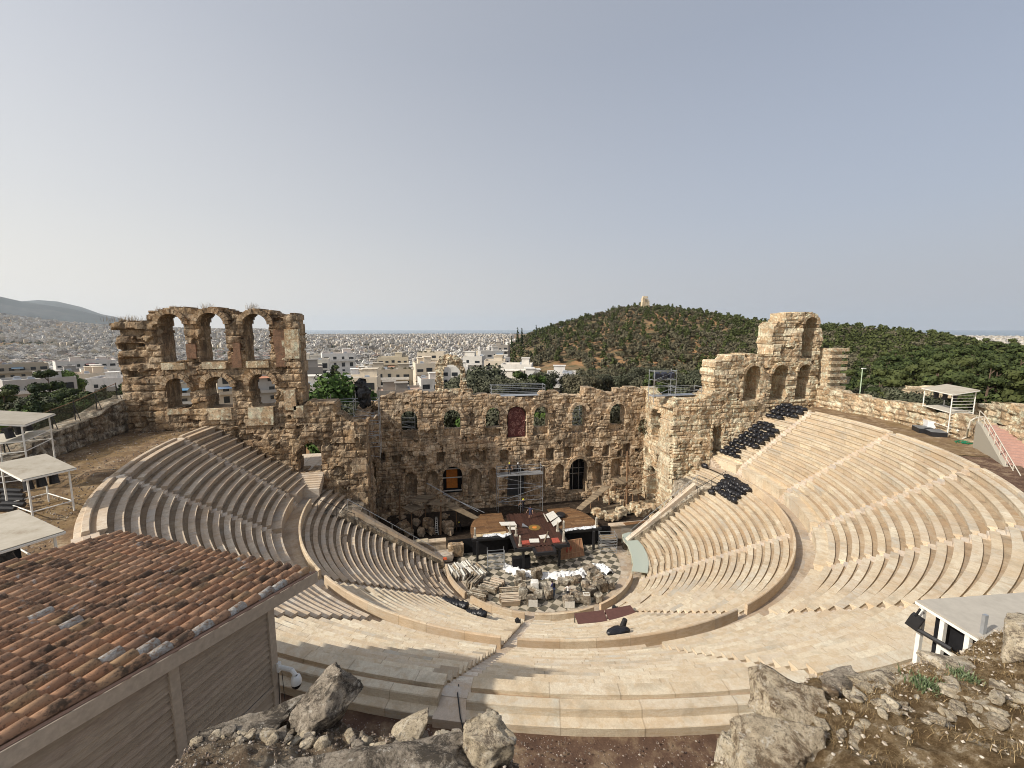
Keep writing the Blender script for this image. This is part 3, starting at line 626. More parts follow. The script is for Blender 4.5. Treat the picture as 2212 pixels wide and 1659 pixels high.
curved_wall('boundary_wall', 47.5, 60, 76, 18.3, [(60, 20.6), (66, 20.5), (72, 20.4), (76, 20.0)], M_wallR, 'outer stone wall standing beyond the ramp on the right', seed=44, ch=.6, bl=1.3)
for i, (px, py, z, s, rz) in enumerate(((1815+0, 830, 19.6, (2.4, .9, 1.1), .1), (2010, 858, 19.6, (4.5, 1.0, 1.2), -.7))):
    p = atZ(px, py, z); block(p, s, rz, M_wallR, 'loose_block', ['loose pale block on the wall beside the quoin pier', 'long loose pale block on the wall behind the right lighting scaffold'][i], None, i)
# inner lining behind the left doorway: paving lit by the sun outside
m = MB(); dl = hole(k9, 985, 1325, 185, 600, YW, False)
for i in range(8): m.cb = rnd.random(); m.box(((dl[0]+dl[1])/2, 5.1-i*.33+.0, dl[2]-.16*i-.5), (dl[1]-dl[0]+.5, .36, 1.0))
o = m.build('doorway_steps', M_step); tag(o, 'short flight of steps up to the left side doorway', 'stairs', 'stairs at the side doorways')
m = MB(); dr = hole(k3, 1782, 1868, 835, 1090, YW, False)
for i in range(6): m.cb = rnd.random(); m.box(((dr[0]+dr[1])/2, 5.1-i*.33, dr[2]-.2*i-.5), (dr[1]-dr[0]+.7, .36, 1.0))
o = m.build('doorway_steps', M_step); tag(o, 'short flight of steps up to the right side doorway', 'stairs', 'stairs at the side doorways')
m = MB()
for i in range(6):
    for j in range(4): m.cb = rnd.random(); m.box(((dl[0]+dl[1])/2+(i-2.5)*1.6, 6+1.3+j*1.8, dl[2]-.2), (1.57, 1.77, .3))
o = m.build('terrace_paving', M_step); tag(o, kind='structure')
# ================================================================ land, hill, city
def pxaz(px): return YAW+math.atan((px-1106)/F)     # world azimuth of a column at the horizon
HILL = [(1060, 775), (1100, 748), (1150, 717), (1200, 703), (1250, 694), (1320, 672), (1350, 665), (1385, 664), (1420, 668), (1470, 672), (1560, 685), (1680, 700), (1760, 708), (1850, 716), (1950, 726), (2050, 740), (2120, 752), (2212, 772), (2400, 785), (3000, 790)]
MTN = [(-900, 600), (-300, 610), (-60, 630), (0, 640), (60, 654), (110, 662), (170, 671), (240, 688), (290, 703), (340, 713), (420, 718)]
MTN2 = [(-200, 690), (60, 655), (100, 652), (140, 655), (190, 667), (230, 682), (260, 688), (300, 700), (360, 712), (450, 719)]
CITY = [(-900, 655), (-300, 668), (0, 682), (60, 690), (120, 698), (200, 706), (300, 712), (450, 716), (620, 717)]
def prof(tab, az, miss):
    t = np.tan(np.clip(az-YAW, -1.45, 1.45))*F+1106
    return np.interp(t, [p[0] for p in tab], [p[1] for p in tab], left=tab[0][1] if tab is not HILL else miss, right=tab[-1][1] if tab is HILL else miss)
def elev(y, az): return (714.5-y)/F*.985*np.cos(np.clip(az-YAW, -1.2, 1.2))    # tangent above the horizon
def ground(x, y):
    x = np.asarray(x, float); y = np.asarray(y, float)
    dx, dy = x-CAM[0], y-CAM[1]; D = np.hypot(dx, dy); az = np.arctan2(dx, dy)
    n = fbm(x/90., y/90., 0, 4, 77)
    px = np.where(np.abs(az-YAW) < 1.45, np.tan(np.clip(az-YAW, -1.45, 1.45))*F+1106, np.where(az > YAW, 9000, -9000))
    # base plain
    base = np.interp(D, [0, 70, 110, 200, 350, 600, 1200, 7000, 40000], [9, 6, 1, -9, -20, -38, -50, -58, -62])
    left = np.clip((300-px)/300, 0, 1); base = base+left*np.interp(D, [0, 60, 120, 300, 600], [8, 7, 6, 2, 0])
    rgt = np.clip((px-1500)/400, 0, 1); base = base+rgt*np.interp(D, [0, 60, 120, 250], [8, 6, 6, 4])
    # city slope rising to the mountain on the left
    zc = CAM[2]+5200*elev(prof(CITY, az, 722), az); base = base+np.clip((D-1400)/3800, 0, 1)**1.5*np.where(px < 620, np.maximum(zc-base, 0), 0)
    # wooded hill
    hy = prof(HILL, az, 900); Dr = np.interp(px, [1000, 1120, 1250, 1390, 1500, 1700, 2212, 3000], [430, 520, 545, 560, 520, 440, 330, 300])
    zr = CAM[2]+Dr*elev(hy, az)-5.5; t = np.clip((D-.36*Dr)/(.64*Dr), 0, 1); t = t*t*(3-2*t)*.35+t*.65
    fall = np.clip((D-Dr)/(Dr*.9), 0, 1); hz = base*(1-t)+zr*t; hz = hz-fall*fall*(np.maximum(zr, -20)+60)
    hill = np.where(px > 1010, np.maximum(base, hz), base)+np.where(px > 1010, n*2.5*np.clip((D-150)/300, 0, 1)*(D < 1200), 0)
    # behind the camera: slope of the rock
    back = np.clip((-y-42)/10, 0, 1)*np.clip((np.abs(az) > 1.2)*1., 0, 1)
    z = hill
    return z
m = NT('dry_land', .95, .1)
c = m.ramp(m.noise(.02, 6, .7), [(.3, (.13, .10, .06)), (.5, (.22, .15, .085)), (.6, (.35, .19, .09)), (.75, (.33, .26, .17))])
c = m.mix(m.ramp(m.noise(.09, 5, .7), [(.45, 0.), (.6, .75)]), c, (.055, .065, .03)); m.bump(m.noise(.6, 6, .7), .5, .6); M_land = m.col(c)
nA, nD = 620, 210
azs = np.concatenate([np.linspace(-math.pi+YAW, YAW-1.06, 60)[:-1], np.linspace(YAW-1.06, YAW+1.06, 500), np.linspace(YAW+1.06, math.pi+YAW, 60)[1:]])
ds = np.concatenate([np.geomspace(48, 1600, 150), np.geomspace(1700, 45000, 40)])
AA, DD = np.meshgrid(azs, ds, indexing='ij'); GX, GY = CAM[0]+DD*np.sin(AA), CAM[1]+DD*np.cos(AA); GZ = ground(GX, GY)
near = (np.hypot(GX, GY) < 47) | ((np.abs(GX) < 47.5) & (GY < 15) & (GY > -30)) | ((np.abs(GX) < 24) & (GY < 17))
GZ = np.where(near, -3, GZ)
n1 = len(ds); V = np.stack([GX, GY, GZ], -1).reshape(-1, 3); ii = np.arange(len(azs)*n1).reshape(len(azs), n1)
Fc = np.stack([ii[:-1, :-1].ravel(), ii[:-1, 1:].ravel(), ii[1:, 1:].ravel(), ii[1:, :-1].ravel()], 1).tolist()
tag(mkobj('ground', V, Fc, M_land, None, (0, 0, 0), smooth=True), kind='structure')
# sea
m = NT('sea_water', .25, .5); m.bump(m.noise(.05, 4), .3, .5); M_sea = m.col((.10, .16, .21))
V, Fc = [], []; A0, A1 = pxaz(640), pxaz(2600)
for i in range(41):
    a = A0+(A1-A0)*i/40
    for d in (7600, 14000, 45000): V.append((CAM[0]+d*math.sin(a), CAM[1]+d*math.cos(a), -48))
for i in range(40):
    for j in range(2): Fc.append((i*3+j, i*3+j+1, i*3+j+4, i*3+j+3))
tag(mkobj('sea', V, Fc, M_sea, None, (0, 0, -48)), kind='structure')
# mountains
m = NT('mountain_scrub', .95, .1)
c = m.ramp(m.noise(.0011, 8, .75), [(.3, (.022, .035, .042)), (.55, (.045, .06, .065)), (.75, (.12, .12, .12))]); M_mt = m.col(c)
def ridge(tab, D0, D1, px0, px1, amp, sd):
    n, k = 160, 14; P = np.linspace(px0, px1, n+1); V = []
    for px in P:
        a = pxaz(px); y = np.interp(px, [p[0] for p in tab], [p[1] for p in tab])
        zr = CAM[2]+D1*elev(y, a)
        for j in range(k+1):
            t = j/k; D = D0+(D1-D0)*t; z = -55+(zr+55)*(t**1.2)
            z += amp*float(fbm(px/60., t*4, 0, 5, sd))*(zr+55)*math.sin(math.pi*t)
            V.append((CAM[0]+D*math.sin(a), CAM[1]+D*math.cos(a), z))
        V.append((CAM[0]+(D1+2500)*math.sin(a), CAM[1]+(D1+2500)*math.cos(a), -60))
    q = k+2; return V, [(i*q+j, i*q+j+1, (i+1)*q+j+1, (i+1)*q+j) for i in range(n) for j in range(k+1)]
v, f = ridge(MTN, 5600, 8200, -800, 440, .10, 5); tag(mkobj('hills', v, f, M_mt, None, (0, 0, 0), smooth=True), kind='structure')
v, f = ridge(MTN2, 8600, 11500, -100, 470, .07, 6); tag(mkobj('hills', v, f, M_mt, None, (0, 0, 0), smooth=True), kind='structure')
# ---------------------------------------------------------------- trees
rnd = random.Random(5); nr = np.random.RandomState(5)
def m_leaf(name, a, b, c_):
    m = NT(name, .75, .2); bl = m.attr('blk')
    oi = m.n.new('ShaderNodeObjectInfo').outputs['Random']
    c = m.ramp(m.rand(bl), [(0, a), (.5, b), (1, c_)])
    c = m.mix(m.ramp(oi, [(0, .0), (.3, .45), (.31, 0.), (.6, .0), (.61, .5), (1, .1)]), c, tuple(x*.5 for x in b)); c = m.mix(m.ramp(m.rand(oi), [(.6, 0.), (.9, .6)]), c, (b[0]*1.8, b[1]*1.4, b[2]*1.4))
    c = m.mix(m.ramp(m.noise(.03, 4, .7), [(.5, 0.), (.66, .35)]), c, (b[0]*1.6, b[1]*1.3, b[2]*1.5)); return m.col(c)
M_olive = m_leaf('olive_foliage', (.036, .044, .024), (.072, .078, .046), (.125, .13, .085))
M_pine = m_leaf('pine_foliage', (.022, .035, .012), (.045, .065, .02), (.085, .11, .03))
M_cyp = m_leaf('cypress_foliage', (.015, .026, .012), (.028, .045, .018), (.05, .07, .03))
M_green = m_leaf('fresh_foliage', (.035, .07, .014), (.065, .12, .024), (.11, .18, .04))
M_bark = plain('bark', (.13, .09, .065), .9, var=.3, scale=5)
def crown_mesh(clumps, nleaf, ls, seed, flat=.0):
    """leaf-sized faces scattered through clump volumes"""
    r = np.random.RandomState(seed); V = []; Fc = []; B = []
    w = np.array([c[3]**2 for c in clumps]); w = w/w.sum(); pick = r.choice(len(clumps), nleaf, p=w)
    d = r.normal(size=(nleaf, 3)); d /= np.linalg.norm(d, axis=1)[:, None]; rad = r.uniform(.55, 1.08, nleaf)
    C = np.array([c[:3] for c in clumps])[pick]; S = np.array([c[3] for c in clumps])[pick]; SZ = np.array([c[4] if len(c) > 4 else .8 for c in clumps])[pick]
    P = C+d*(rad*S)[:, None]*np.stack([np.ones(nleaf), np.ones(nleaf), SZ], 1)
    t1 = r.normal(size=(nleaf, 3)); t1 = np.cross(d+.5*r.normal(size=(nleaf, 3)), t1); t1 /= np.linalg.norm(t1, axis=1)[:, None]
    t2 = np.cross(d, t1); t2 /= np.linalg.norm(t2, axis=1)[:, None]+1e-6; s = ls*r.uniform(.6, 1.4, nleaf)[:, None]
    q = np.stack([P-t1*s-t2*s*.6, P+t1*s-t2*s*.6, P+t1*s*.8+t2*s*.7, P-t1*s*.7+t2*s*.8], 1)
    q[:, 2, :] += d*ls*.5
    cb = r.uniform(0, 1, len(clumps))[pick]*.6+r.uniform(0, .4, nleaf)
    return q.reshape(-1, 3), np.arange(nleaf*4).reshape(-1, 4), cb
def tree_shape(kind, seed):
    r = random.Random(seed); cl = []; br = []
    if kind == 'olive':
        H = 5.5
        for i in range(13): a = r.uniform(0, 6.3); q = r.uniform(.3, 2.1); cl.append((q*math.cos(a), q*math.sin(a), H*.62+r.uniform(-1.1, 1.3), r.uniform(.75, 1.35), .8))
        br = [((0, 0, -.6), (.1, .1, 1.3), .22, .17)]+[((.1, .1, 1.3), (c[0]*.7, c[1]*.7, c[2]-.4), .11, .04) for c in cl[:6]]
    elif kind == 'pine':
        H = 12
        for i in range(20): z = r.uniform(.38, 1); a = r.uniform(0, 6.3); q = r.uniform(.4, 3.1)*(1.15-.75*z)+.2; cl.append((q*math.cos(a)*1.1, q*math.sin(a)*1.1, z*H, r.uniform(.9, 1.7)*(1.25-.5*z), .6))
        br = [((0, 0, -1), (.2, -.1, 6), .3, .2), ((.2, -.1, 6), (0, .1, 11.5), .2, .05)]+[((.1, 0, c[2]-1.2), c[:3], .09, .03) for c in cl[::2]]
    elif kind == 'cypress':
        H = 10
        for i in range(15): z = .05+i/15*.95; cl.append((r.uniform(-.12, .12), r.uniform(-.12, .12), z*H, .95*(1-z*.8)*math.sqrt(min(1, z*6)), 1.5))
        br = [((0, 0, -1), (0, 0, 3), .16, .1)]
    else:
        H = 9
        for i in range(18): a = r.uniform(0, 6.3); q = r.uniform(.3, 3.2); z = r.uniform(.35, .95); cl.append((q*math.cos(a)*(1.2-.5*z), q*math.sin(a)*(1.2-.5*z), z*H, r.uniform(1.1, 1.7), .85))
        br = [((0, 0, -1), (0, 0, 3.5), .3, .2)]+[((0, 0, 3), (c[0]*.7, c[1]*.7, c[2]*.9), .14, .04) for c in cl[:7]]
    return cl, br
def tree_proto(kind, seed, mat, nleaf, ls, detail=True):
    cl, br = tree_shape(kind, seed)
    root = thing('%s_tree' % ('broadleaf' if kind == 'leafy' else kind), None, 'tree')
    v, f, b = crown_mesh(cl, nleaf, ls, seed); mkobj('crown', v, f.tolist(), mat, root, None, None, b)
    m = MB()
    for p, q, r1, r2 in br: m.tube(p, q, r1, 6, r2)
    m.build('trunk', M_bark, root); return root
NEAR = {k: [tree_proto(k, 10*i+j, mt, n, ls) for j in range(3)] for i, (k, mt, n, ls) in enumerate((('olive', M_olive, 2600, .13), ('pine', M_pine, 4200, .22), ('cypress', M_cyp, 2200, .14), ('leafy', M_green, 4200, .2)))}
MID = {k: [tree_proto(k, 10*i+j+50, mt, n, ls) for j in range(3)] for i, (k, mt, n, ls) in enumerate((('olive', M_olive, 420, .30), ('pine', M_pine, 520, .50), ('cypress', M_cyp, 260, .34), ('leafy', M_green, 500, .46)))}
used = set()
def put(kind, x, y, s, lab, grp=None, near=True, z=None, rz=None):
    pr = rnd.choice((NEAR if near else MID)[kind]); zz = float(ground(x, y)) if z is None else z
    first = pr.name not in used; used.add(pr.name); rz = rnd.uniform(0, 6.3) if rz is None else rz
    if first: o = pr; o.location = (float(x), float(y), zz); o.rotation_euler = (0, 0, rz); o.scale = (s,)*3
    else: o = copy_tree(pr, (x, y, zz), rz, s)
    tag(o, lab, 'tree', grp); return o
def at_top(px, py, D, H):
    """ground point in column px at distance D, and the scale which brings a tree of height H up to row py"""
    a = pxaz(px); x, y = CAM[0]+D*math.sin(a), CAM[1]+D*math.cos(a); z = float(ground(x, y))
    r = ray(px, py); t = D/math.hypot(r[0], r[1]); top = CAM[2]+r[2]*t
    return x, y, z, max(.25, (top-z)/H)
HT = {'olive': 5.2, 'pine': 12.4, 'cypress': 10.5, 'leafy': 9.4}
def put_top(kind, px, py, D, lab, grp=None, near=True, smax=9):
    x, y, z, s = at_top(px, py, D, HT[kind])
    if s > smax: z += (s-smax)*HT[kind]; s = smax
    return put(kind, x, y, s, lab, grp, near, z)
# distinctive trees
put_top('cypress', 62, 815, 66, 'tall dark cypress at the left behind the wire fence', smax=1.6)
put_top('cypress', 22, 855, 60, 'short dark cypress at the very left edge', smax=1.5)
put_top('cypress', 216, 815, 92, 'slim dark cypress beside the left ruin', smax=2)
put_top('pine', 96, 800, 150, 'conical pine standing above the hedges on the left', smax=1.5)
put_top('leafy', 145, 803, 190, 'feathery palm-like tree by the white houses at left', smax=1.2)
put_top('leafy', 725, 815, 82, 'bright green leafy tree behind the low wall left of the stage building', smax=1.7)
put_top('leafy', 690, 842, 78, 'smaller bright green tree beside the big leafy one', smax=1.5)
put_top('leafy', 770, 838, 84, 'green tree behind the scaffold tower left of the stage wall', smax=1.5)
put_top('cypress', 717, 778, 150, 'thin dark cypress above the bright green tree', smax=2)
put_top('pine', 722, 790, 200, 'dark tree at the end of the shaded street', smax=1.2)
put_top('olive', 1035, 788, 120, 'large grey-green tree right of the lone arch', smax=3.2)
put_top('olive', 1018, 812, 100, 'pale bushy olive at the foot of the lone arch', smax=2.2)
put_top('cypress', 1193, 820, 100, 'small dark cypress in front of the flat-roofed building', smax=1.2)
put_top('leafy', 1170, 812, 112, 'green bush left of the small dark cypress', smax=.9)
put_top('pine', 1280, 795, 190, 'bright green pine at the foot of the wooded hill', smax=1.2)
for i, (px, py, D) in enumerate(((1118, 705, 500), (1127, 706, 505), (1158, 700, 500), (1172, 708, 495), (1105, 722, 480), (1213, 693, 520))): put_top('cypress', px, py, D, ['tall cypress at the left end of the hill crest', 'second tall cypress at the left end of the hill crest', 'ragged cypress right of the twin cypresses on the crest', 'small cypress further up the left crest', 'lowest cypress where the hill meets the city', 'cypress midway up the left hill crest'][i], near=False, smax=2)
# left grove below the fence
G1 = 'trees below the wire fence on the left'
for i in range(42):
    px = rnd.uniform(-60, 250); D = rnd.uniform(58, 150) if px < 120 else rnd.uniform(84, 150); py = 838+(150-D)*.55+rnd.uniform(-12, 14)
    put_top(rnd.choice(['pine', 'olive', 'pine', 'leafy']) if D < 110 else 'pine', px, py, D, 'dark bushy tree in the grove below the left wire fence', G1, True, 1.1)
# olives behind the stage wall
G2 = 'olive trees in the belt behind the stage wall'
k = 0
for i in range(75):
    px = rnd.uniform(985, 1590); D = rnd.uniform(84, 175); py = 805+(130-D)*.22+rnd.uniform(-8, 8)+(10 if px < 1100 else 0)
    if 1095 < px < 1250 and D > 118: continue
    put_top('olive' if rnd.random() < .88 else 'pine', px, py, D, 'rounded olive tree in the belt just behind the stage wall', G2, True, 1.5)
for i in range(74):
    px = rnd.uniform(640, 1400); D = rnd.uniform(70, 96)
    put_top('olive' if i % 4 else 'leafy', px, 880+rnd.uniform(-10, 20), D, 'dark tree seen through the stage wall windows', 'trees close behind the stage wall', True, 1.6)
# dark pines on the right
G3 = 'dark pines behind the right boundary wall'
for i in range(120):
    px = rnd.uniform(1780, 2330); D = rnd.uniform(76, 260)
    py = np.interp(px, [1780, 1850, 1950, 2050, 2120, 2212, 2330], [770, 762, 757, 742, 733, 742, 748])+np.interp(D, [72, 130, 240], [62, 22, 0])+rnd.uniform(-9, 9)
    if px < 1900: py += 20
    if px < 1870 and D < 96: continue
    put_top('pine', px, py, D, 'dark pine in the dense stand behind the right boundary wall', G3, True, 1.05)
for i in range(40):
    px = rnd.uniform(1815, 2010); D = rnd.uniform(80, 100)-(px-1815)*.05; py = 835+(px-1815)*.07+rnd.uniform(-8, 8)
    if px < 1870: continue
    put_top('olive', px, py, D, 'silvery olive bush just beyond the right boundary wall', 'olive bushes beyond the right boundary wall', True, 1.)
# hill: nearest trees as things, the rest as one wooded mass
def low_tree(seed, kind):
    cl, br = tree_shape(kind, seed); return crown_mesh(cl, {'olive': 150, 'pine': 170, 'cypress': 90}[kind], {'olive': .5, 'pine': .85, 'cypress': .45}[kind], seed)
lows = {k: [low_tree(s, k) for s in range(300, 304)] for k in ('olive', 'pine', 'cypress')}
AV, AF, AB, AM = [], [], [], []; nv = 0; cnt = 0; cand = []
for i in range(9500):
    px = nr.uniform(1040, 2500); Dr = np.interp(px, [1000, 1120, 1250, 1390, 1500, 1700, 2212, 3000], [430, 520, 545, 560, 520, 440, 330, 300])
    D = math.sqrt(nr.uniform((.27*Dr)**2, (1.15*Dr)**2)); a = pxaz(px); x, y = CAM[0]+D*math.sin(a), CAM[1]+D*math.cos(a)
    cl_ = float(fbm(x/38., y/38., 0, 3, 91))
    if cl_ > .50 and .42*Dr < D < .82*Dr: continue
    if px < 1262 and D < 330: continue
    if px > 1780 and D < 190: continue
    k = 'olive' if nr.uniform() < (.75 if D < .75*Dr else .45) else ('pine' if nr.uniform() < .8 else 'cypress')
    if k == 'cypress' and px > 1350 and nr.uniform() < .6: k = 'pine'
    cand.append((D, x, y, k))
cand.sort(key=lambda q: q[0])
G4 = 'trees on the lower slope of the wooded hill'
for D, x, y, k in cand[:235]:
    put(k, x, y, rnd.uniform(.75, 1.25)*(1. if k == 'olive' else .55), 'grey-green olive tree on the lower slope of the wooded hill' if k == 'olive' else 'dark conifer on the lower slope of the wooded hill', G4, D < 150)
rest = cand[235:]; nr.shuffle(rest)
for D, x, y, k in rest[:7600]:
    D = float(D); x = float(x); y = float(y); k = str(k)
    v, f, b = lows[k][nr.randint(4)]; s = nr.uniform(.5, 1.35)*{'olive': .95, 'pine': .55, 'cypress': .62}[k]; t = nr.uniform(0, 6.3); c_, s_ = math.cos(t), math.sin(t)
    q = np.stack([(v[:,0]*c_-v[:,1]*s_)*s+x, (v[:,0]*s_+v[:,1]*c_)*s+y, v[:,2]*s+float(ground(x, y))-.3], 1)
    AV.append(q); AF.append(f+nv); nv += len(q); AB.append((b*.5+nr.uniform(0, .5)) % 1); AM.append(np.full(len(f), {'olive': 0, 'pine': 1, 'cypress': 2}[k]))
o = mkobj('wooded_hillside', np.concatenate(AV), np.concatenate(AF).tolist(), [M_olive, M_pine, M_cyp], None, (0, 0, 0), np.concatenate(AM), np.concatenate(AB))
tag(o, 'dense olive and pine wood covering the hill behind the theatre', 'woodland', kind='stuff')
# monument on the summit
D = 548; a = pxaz(1389); mx, my = CAM[0]+D*math.sin(a), CAM[1]+D*math.cos(a)
zt = CAM[2]+D*elev(644, a); zb = CAM[2]+D*elev(668, a); hh = zt-zb
t = thing('hill_monument', 'small pale ruined marble monument on the hill summit', 'monument', (mx, my, zb)); m = MB()
m.box((mx, my, zb+hh*.22), (9.5, 4, hh*.44)); m.box((mx-2.6, my, zb+hh*.62), (3.4, 3.6, hh*.4)); m.box((mx+1.8, my, zb+hh*.58), (3, 3.4, hh*.3)); m.box((mx-.6, my, zb+hh*.9), (7, 3.4, hh*.2), taper=.75)
m.build('facade', M_wallR, t); m = MB(); m.box((mx-.4, my-1.95, zb+hh*.62), (1.3, .5, hh*.24)); m.box((mx+3.9, my, zb+hh*.5), (1.2, 3.8, hh*.2)); m.build('niche', M_wallO, t)
# ---------------------------------------------------------------- city
def m_wall(name, cols, rough=.85):
    m = NT(name, rough, .2); bl = m.attr('blk'); c = m.ramp(m.rand(bl), [(i/max(1, len(cols)-1), q) for i, q in enumerate(cols)])
    c = m.mix(m.ramp(m.noise(.5, 6, .7, stretch=(1, 1, .4)), [(.5, 0.), (.7, .35)]), c, (.28, .25, .21)); return m.col(c)
WALLC = [(.56, .53, .47), (.80, .78, .74), (.38, .34, .28), (.60, .52, .38), (.22, .20, .18), (.46, .42, .36), (.82, .81, .78), (.62, .52, .38), (.68, .64, .56), (.17, .16, .15), (.74, .72, .68), (.34, .32, .29)]
M_bw = m_wall('plaster', WALLC)
M_broof = m_wall('flat_roof', [(.40, .37, .33), (.52, .50, .46), (.33, .30, .27), (.60, .57, .52), (.38, .24, .17), (.45, .43, .40)])
M_glass = NT('dark_window', .15, .5).col((.035, .04, .045))
M_awn = m_wall('awning', [(.45, .10, .07), (.60, .52, .35), (.10, .25, .42), (.55, .22, .12), (.55, .50, .42)])
M_rail = plain('balcony_slab', (.66, .64, .60), .8)
M_tile = plain('roof_tile', (.35, .12, .07), .8, var=.25, scale=2)
def bldg(w_, d_, fl, seed, tone=None, parts=False, root=None, tiled=False, garden=False):
    """flat-roofed apartment block, front towards -Y; returns dict of part meshes"""
    r = random.Random(seed); h = fl*3.1+.6; P = []
    tone = r.random() if tone is None else tone
    b = MB(); b.cb = tone; b.box((0, 0, h/2-3), (w_, d_, h+6)); 
    for s_, q in (((w_, .2, .8), (0, -d_/2+.1)), ((w_, .2, .8), (0, d_/2-.1)), ((.2, d_-.4, .8), (-w_/2+.1, 0)), ((.2, d_-.4, .8), (w_/2-.1, 0))): b.box((q[0], q[1], h+.4), s_)
    P.append(('wall', b, M_bw))
    b = MB(); b.cb = r.random(); b.box((0, 0, h+.06), (w_-.45, d_-.45, .1)); P.append(('roof', b, M_broof))
    for i in range(r.randint(1, 2)):
        b = MB(); b.cb = tone; x, y = r.uniform(-w_/3, w_/3), r.uniform(-d_/5, d_/3); q = (r.uniform(2.2, 4.5), r.uniform(2.2, 4), r.uniform(2, 2.8)); b.box((x, y, h+q[2]/2+.1), q); b.box((x, y, h+q[2]+.2), (q[0]+.5, q[1]+.5, .18)); P.append(('roof_hut', b, M_bw))
    for i in range(r.randint(0, 3)):
        b = MB(); x, y = r.uniform(-w_/2.6, w_/2.6), r.uniform(-d_/2.6, d_/2.6); b.tube((x-.6, y, h+1.1), (x+.6, y, h+1.1), .28, 8); b.box((x, y-.5, h+.7), (1.6, .9, .08), rx=.6); P.append(('water_heater', b, M_steel))
    nb = max(2, int(w_/3.2)); set_ = r.random() < .6
    for side in (-1, 1):
        for f in range(fl):
            z = f*3.1
            if set_ or f % 2 == 0:
                x0, x1 = -w_/2+(.3 if side < 0 else w_*.25), w_/2-(.3 if r.random() < .5 else w_*.2)
                b = MB(); b.cb = tone; b.box(((x0+x1)/2, side*(d_/2+.62), z+.5), (x1-x0, 1.25, .16)); b.box(((x0+x1)/2, side*(d_/2+1.21), z+1.0), (x1-x0, .08, .95)); P.append(('balcony', b, M_rail if r.random() < .6 else M_bw))
            for i in range(nb):
                b = MB(); x = -w_/2+w_*(i+.5)/nb; ww = r.choice([1.2, 1.6, 2.2]); b.box((x, side*(d_/2+.02), z+1.75), (min(ww, w_/nb-.5), .08, r.choice([1.3, 2.1]))); P.append(('window', b, M_glass))
            if r.random() < .22:
                b = MB(); b.cb = r.random(); x = r.uniform(-w_/3, w_/3); b.hexa([(x-1.8, side*(d_/2), z+2.9), (x+1.8, side*(d_/2), z+2.9), (x+1.8, side*(d_/2+1.6), z+2.35), (x-1.8, side*(d_/2+1.6), z+2.35)][::side], [(x-1.8, side*(d_/2), z+2.98), (x+1.8, side*(d_/2), z+2.98), (x+1.8, side*(d_/2+1.6), z+2.43), (x-1.8, side*(d_/2+1.6), z+2.43)][::side]); P.append(('awning', b, M_awn))
    for side in (-1, 1):
        for f in range(fl):
            for i in range(max(1, int(d_/4.5))):
                if r.random() < .55: continue
                b = MB(); b.box((side*(w_/2+.02), -d_/2+d_*(i+.5)/max(1, int(d_/4.5)), f*3.1+1.8), (.08, 1.1, 1.2)); P.append(('window', b, M_glass))
    if garden:
        v, f, bb = crown_mesh([(r.uniform(-w_/2.3, w_/2.3), -d_/2.3, h+.9, .7, .8) for _ in range(7)], 300, .2, seed); P.append(('roof_garden', (v, f, bb), M_olive))
    return P, h
def build_bldg(P, name, lab, grp, x, y, z, rz, split):
    if split:
        root = thing(name, lab, 'building', (0, 0, 0), grp)
        for nm, b, mt in P:
            if isinstance(b, tuple): mkobj(nm, b[0], b[1].tolist(), mt, root, None, None, b[2])
            else: b.build(nm, mt, root)
        root.location = (x, y, z); root.rotation_euler = (0, 0, rz); return root
    V, Fc, MI, B = [], [], [], []; mats = []
    for nm, b, mt in P:
        if isinstance(b, tuple): continue
        if mt not in mats: mats.append(mt)
        n = len(V); V += b.v; Fc += [tuple(n+i for i in f) for f in b.f]; MI += [mats.index(mt)]*len(b.f); B += b.b
    o = mkobj(name, V, Fc, mats, None, (0, 0, 0), MI, B); o.location = (x, y, z); o.rotation_euler = (0, 0, rz); return tag(o, lab, 'building', grp)
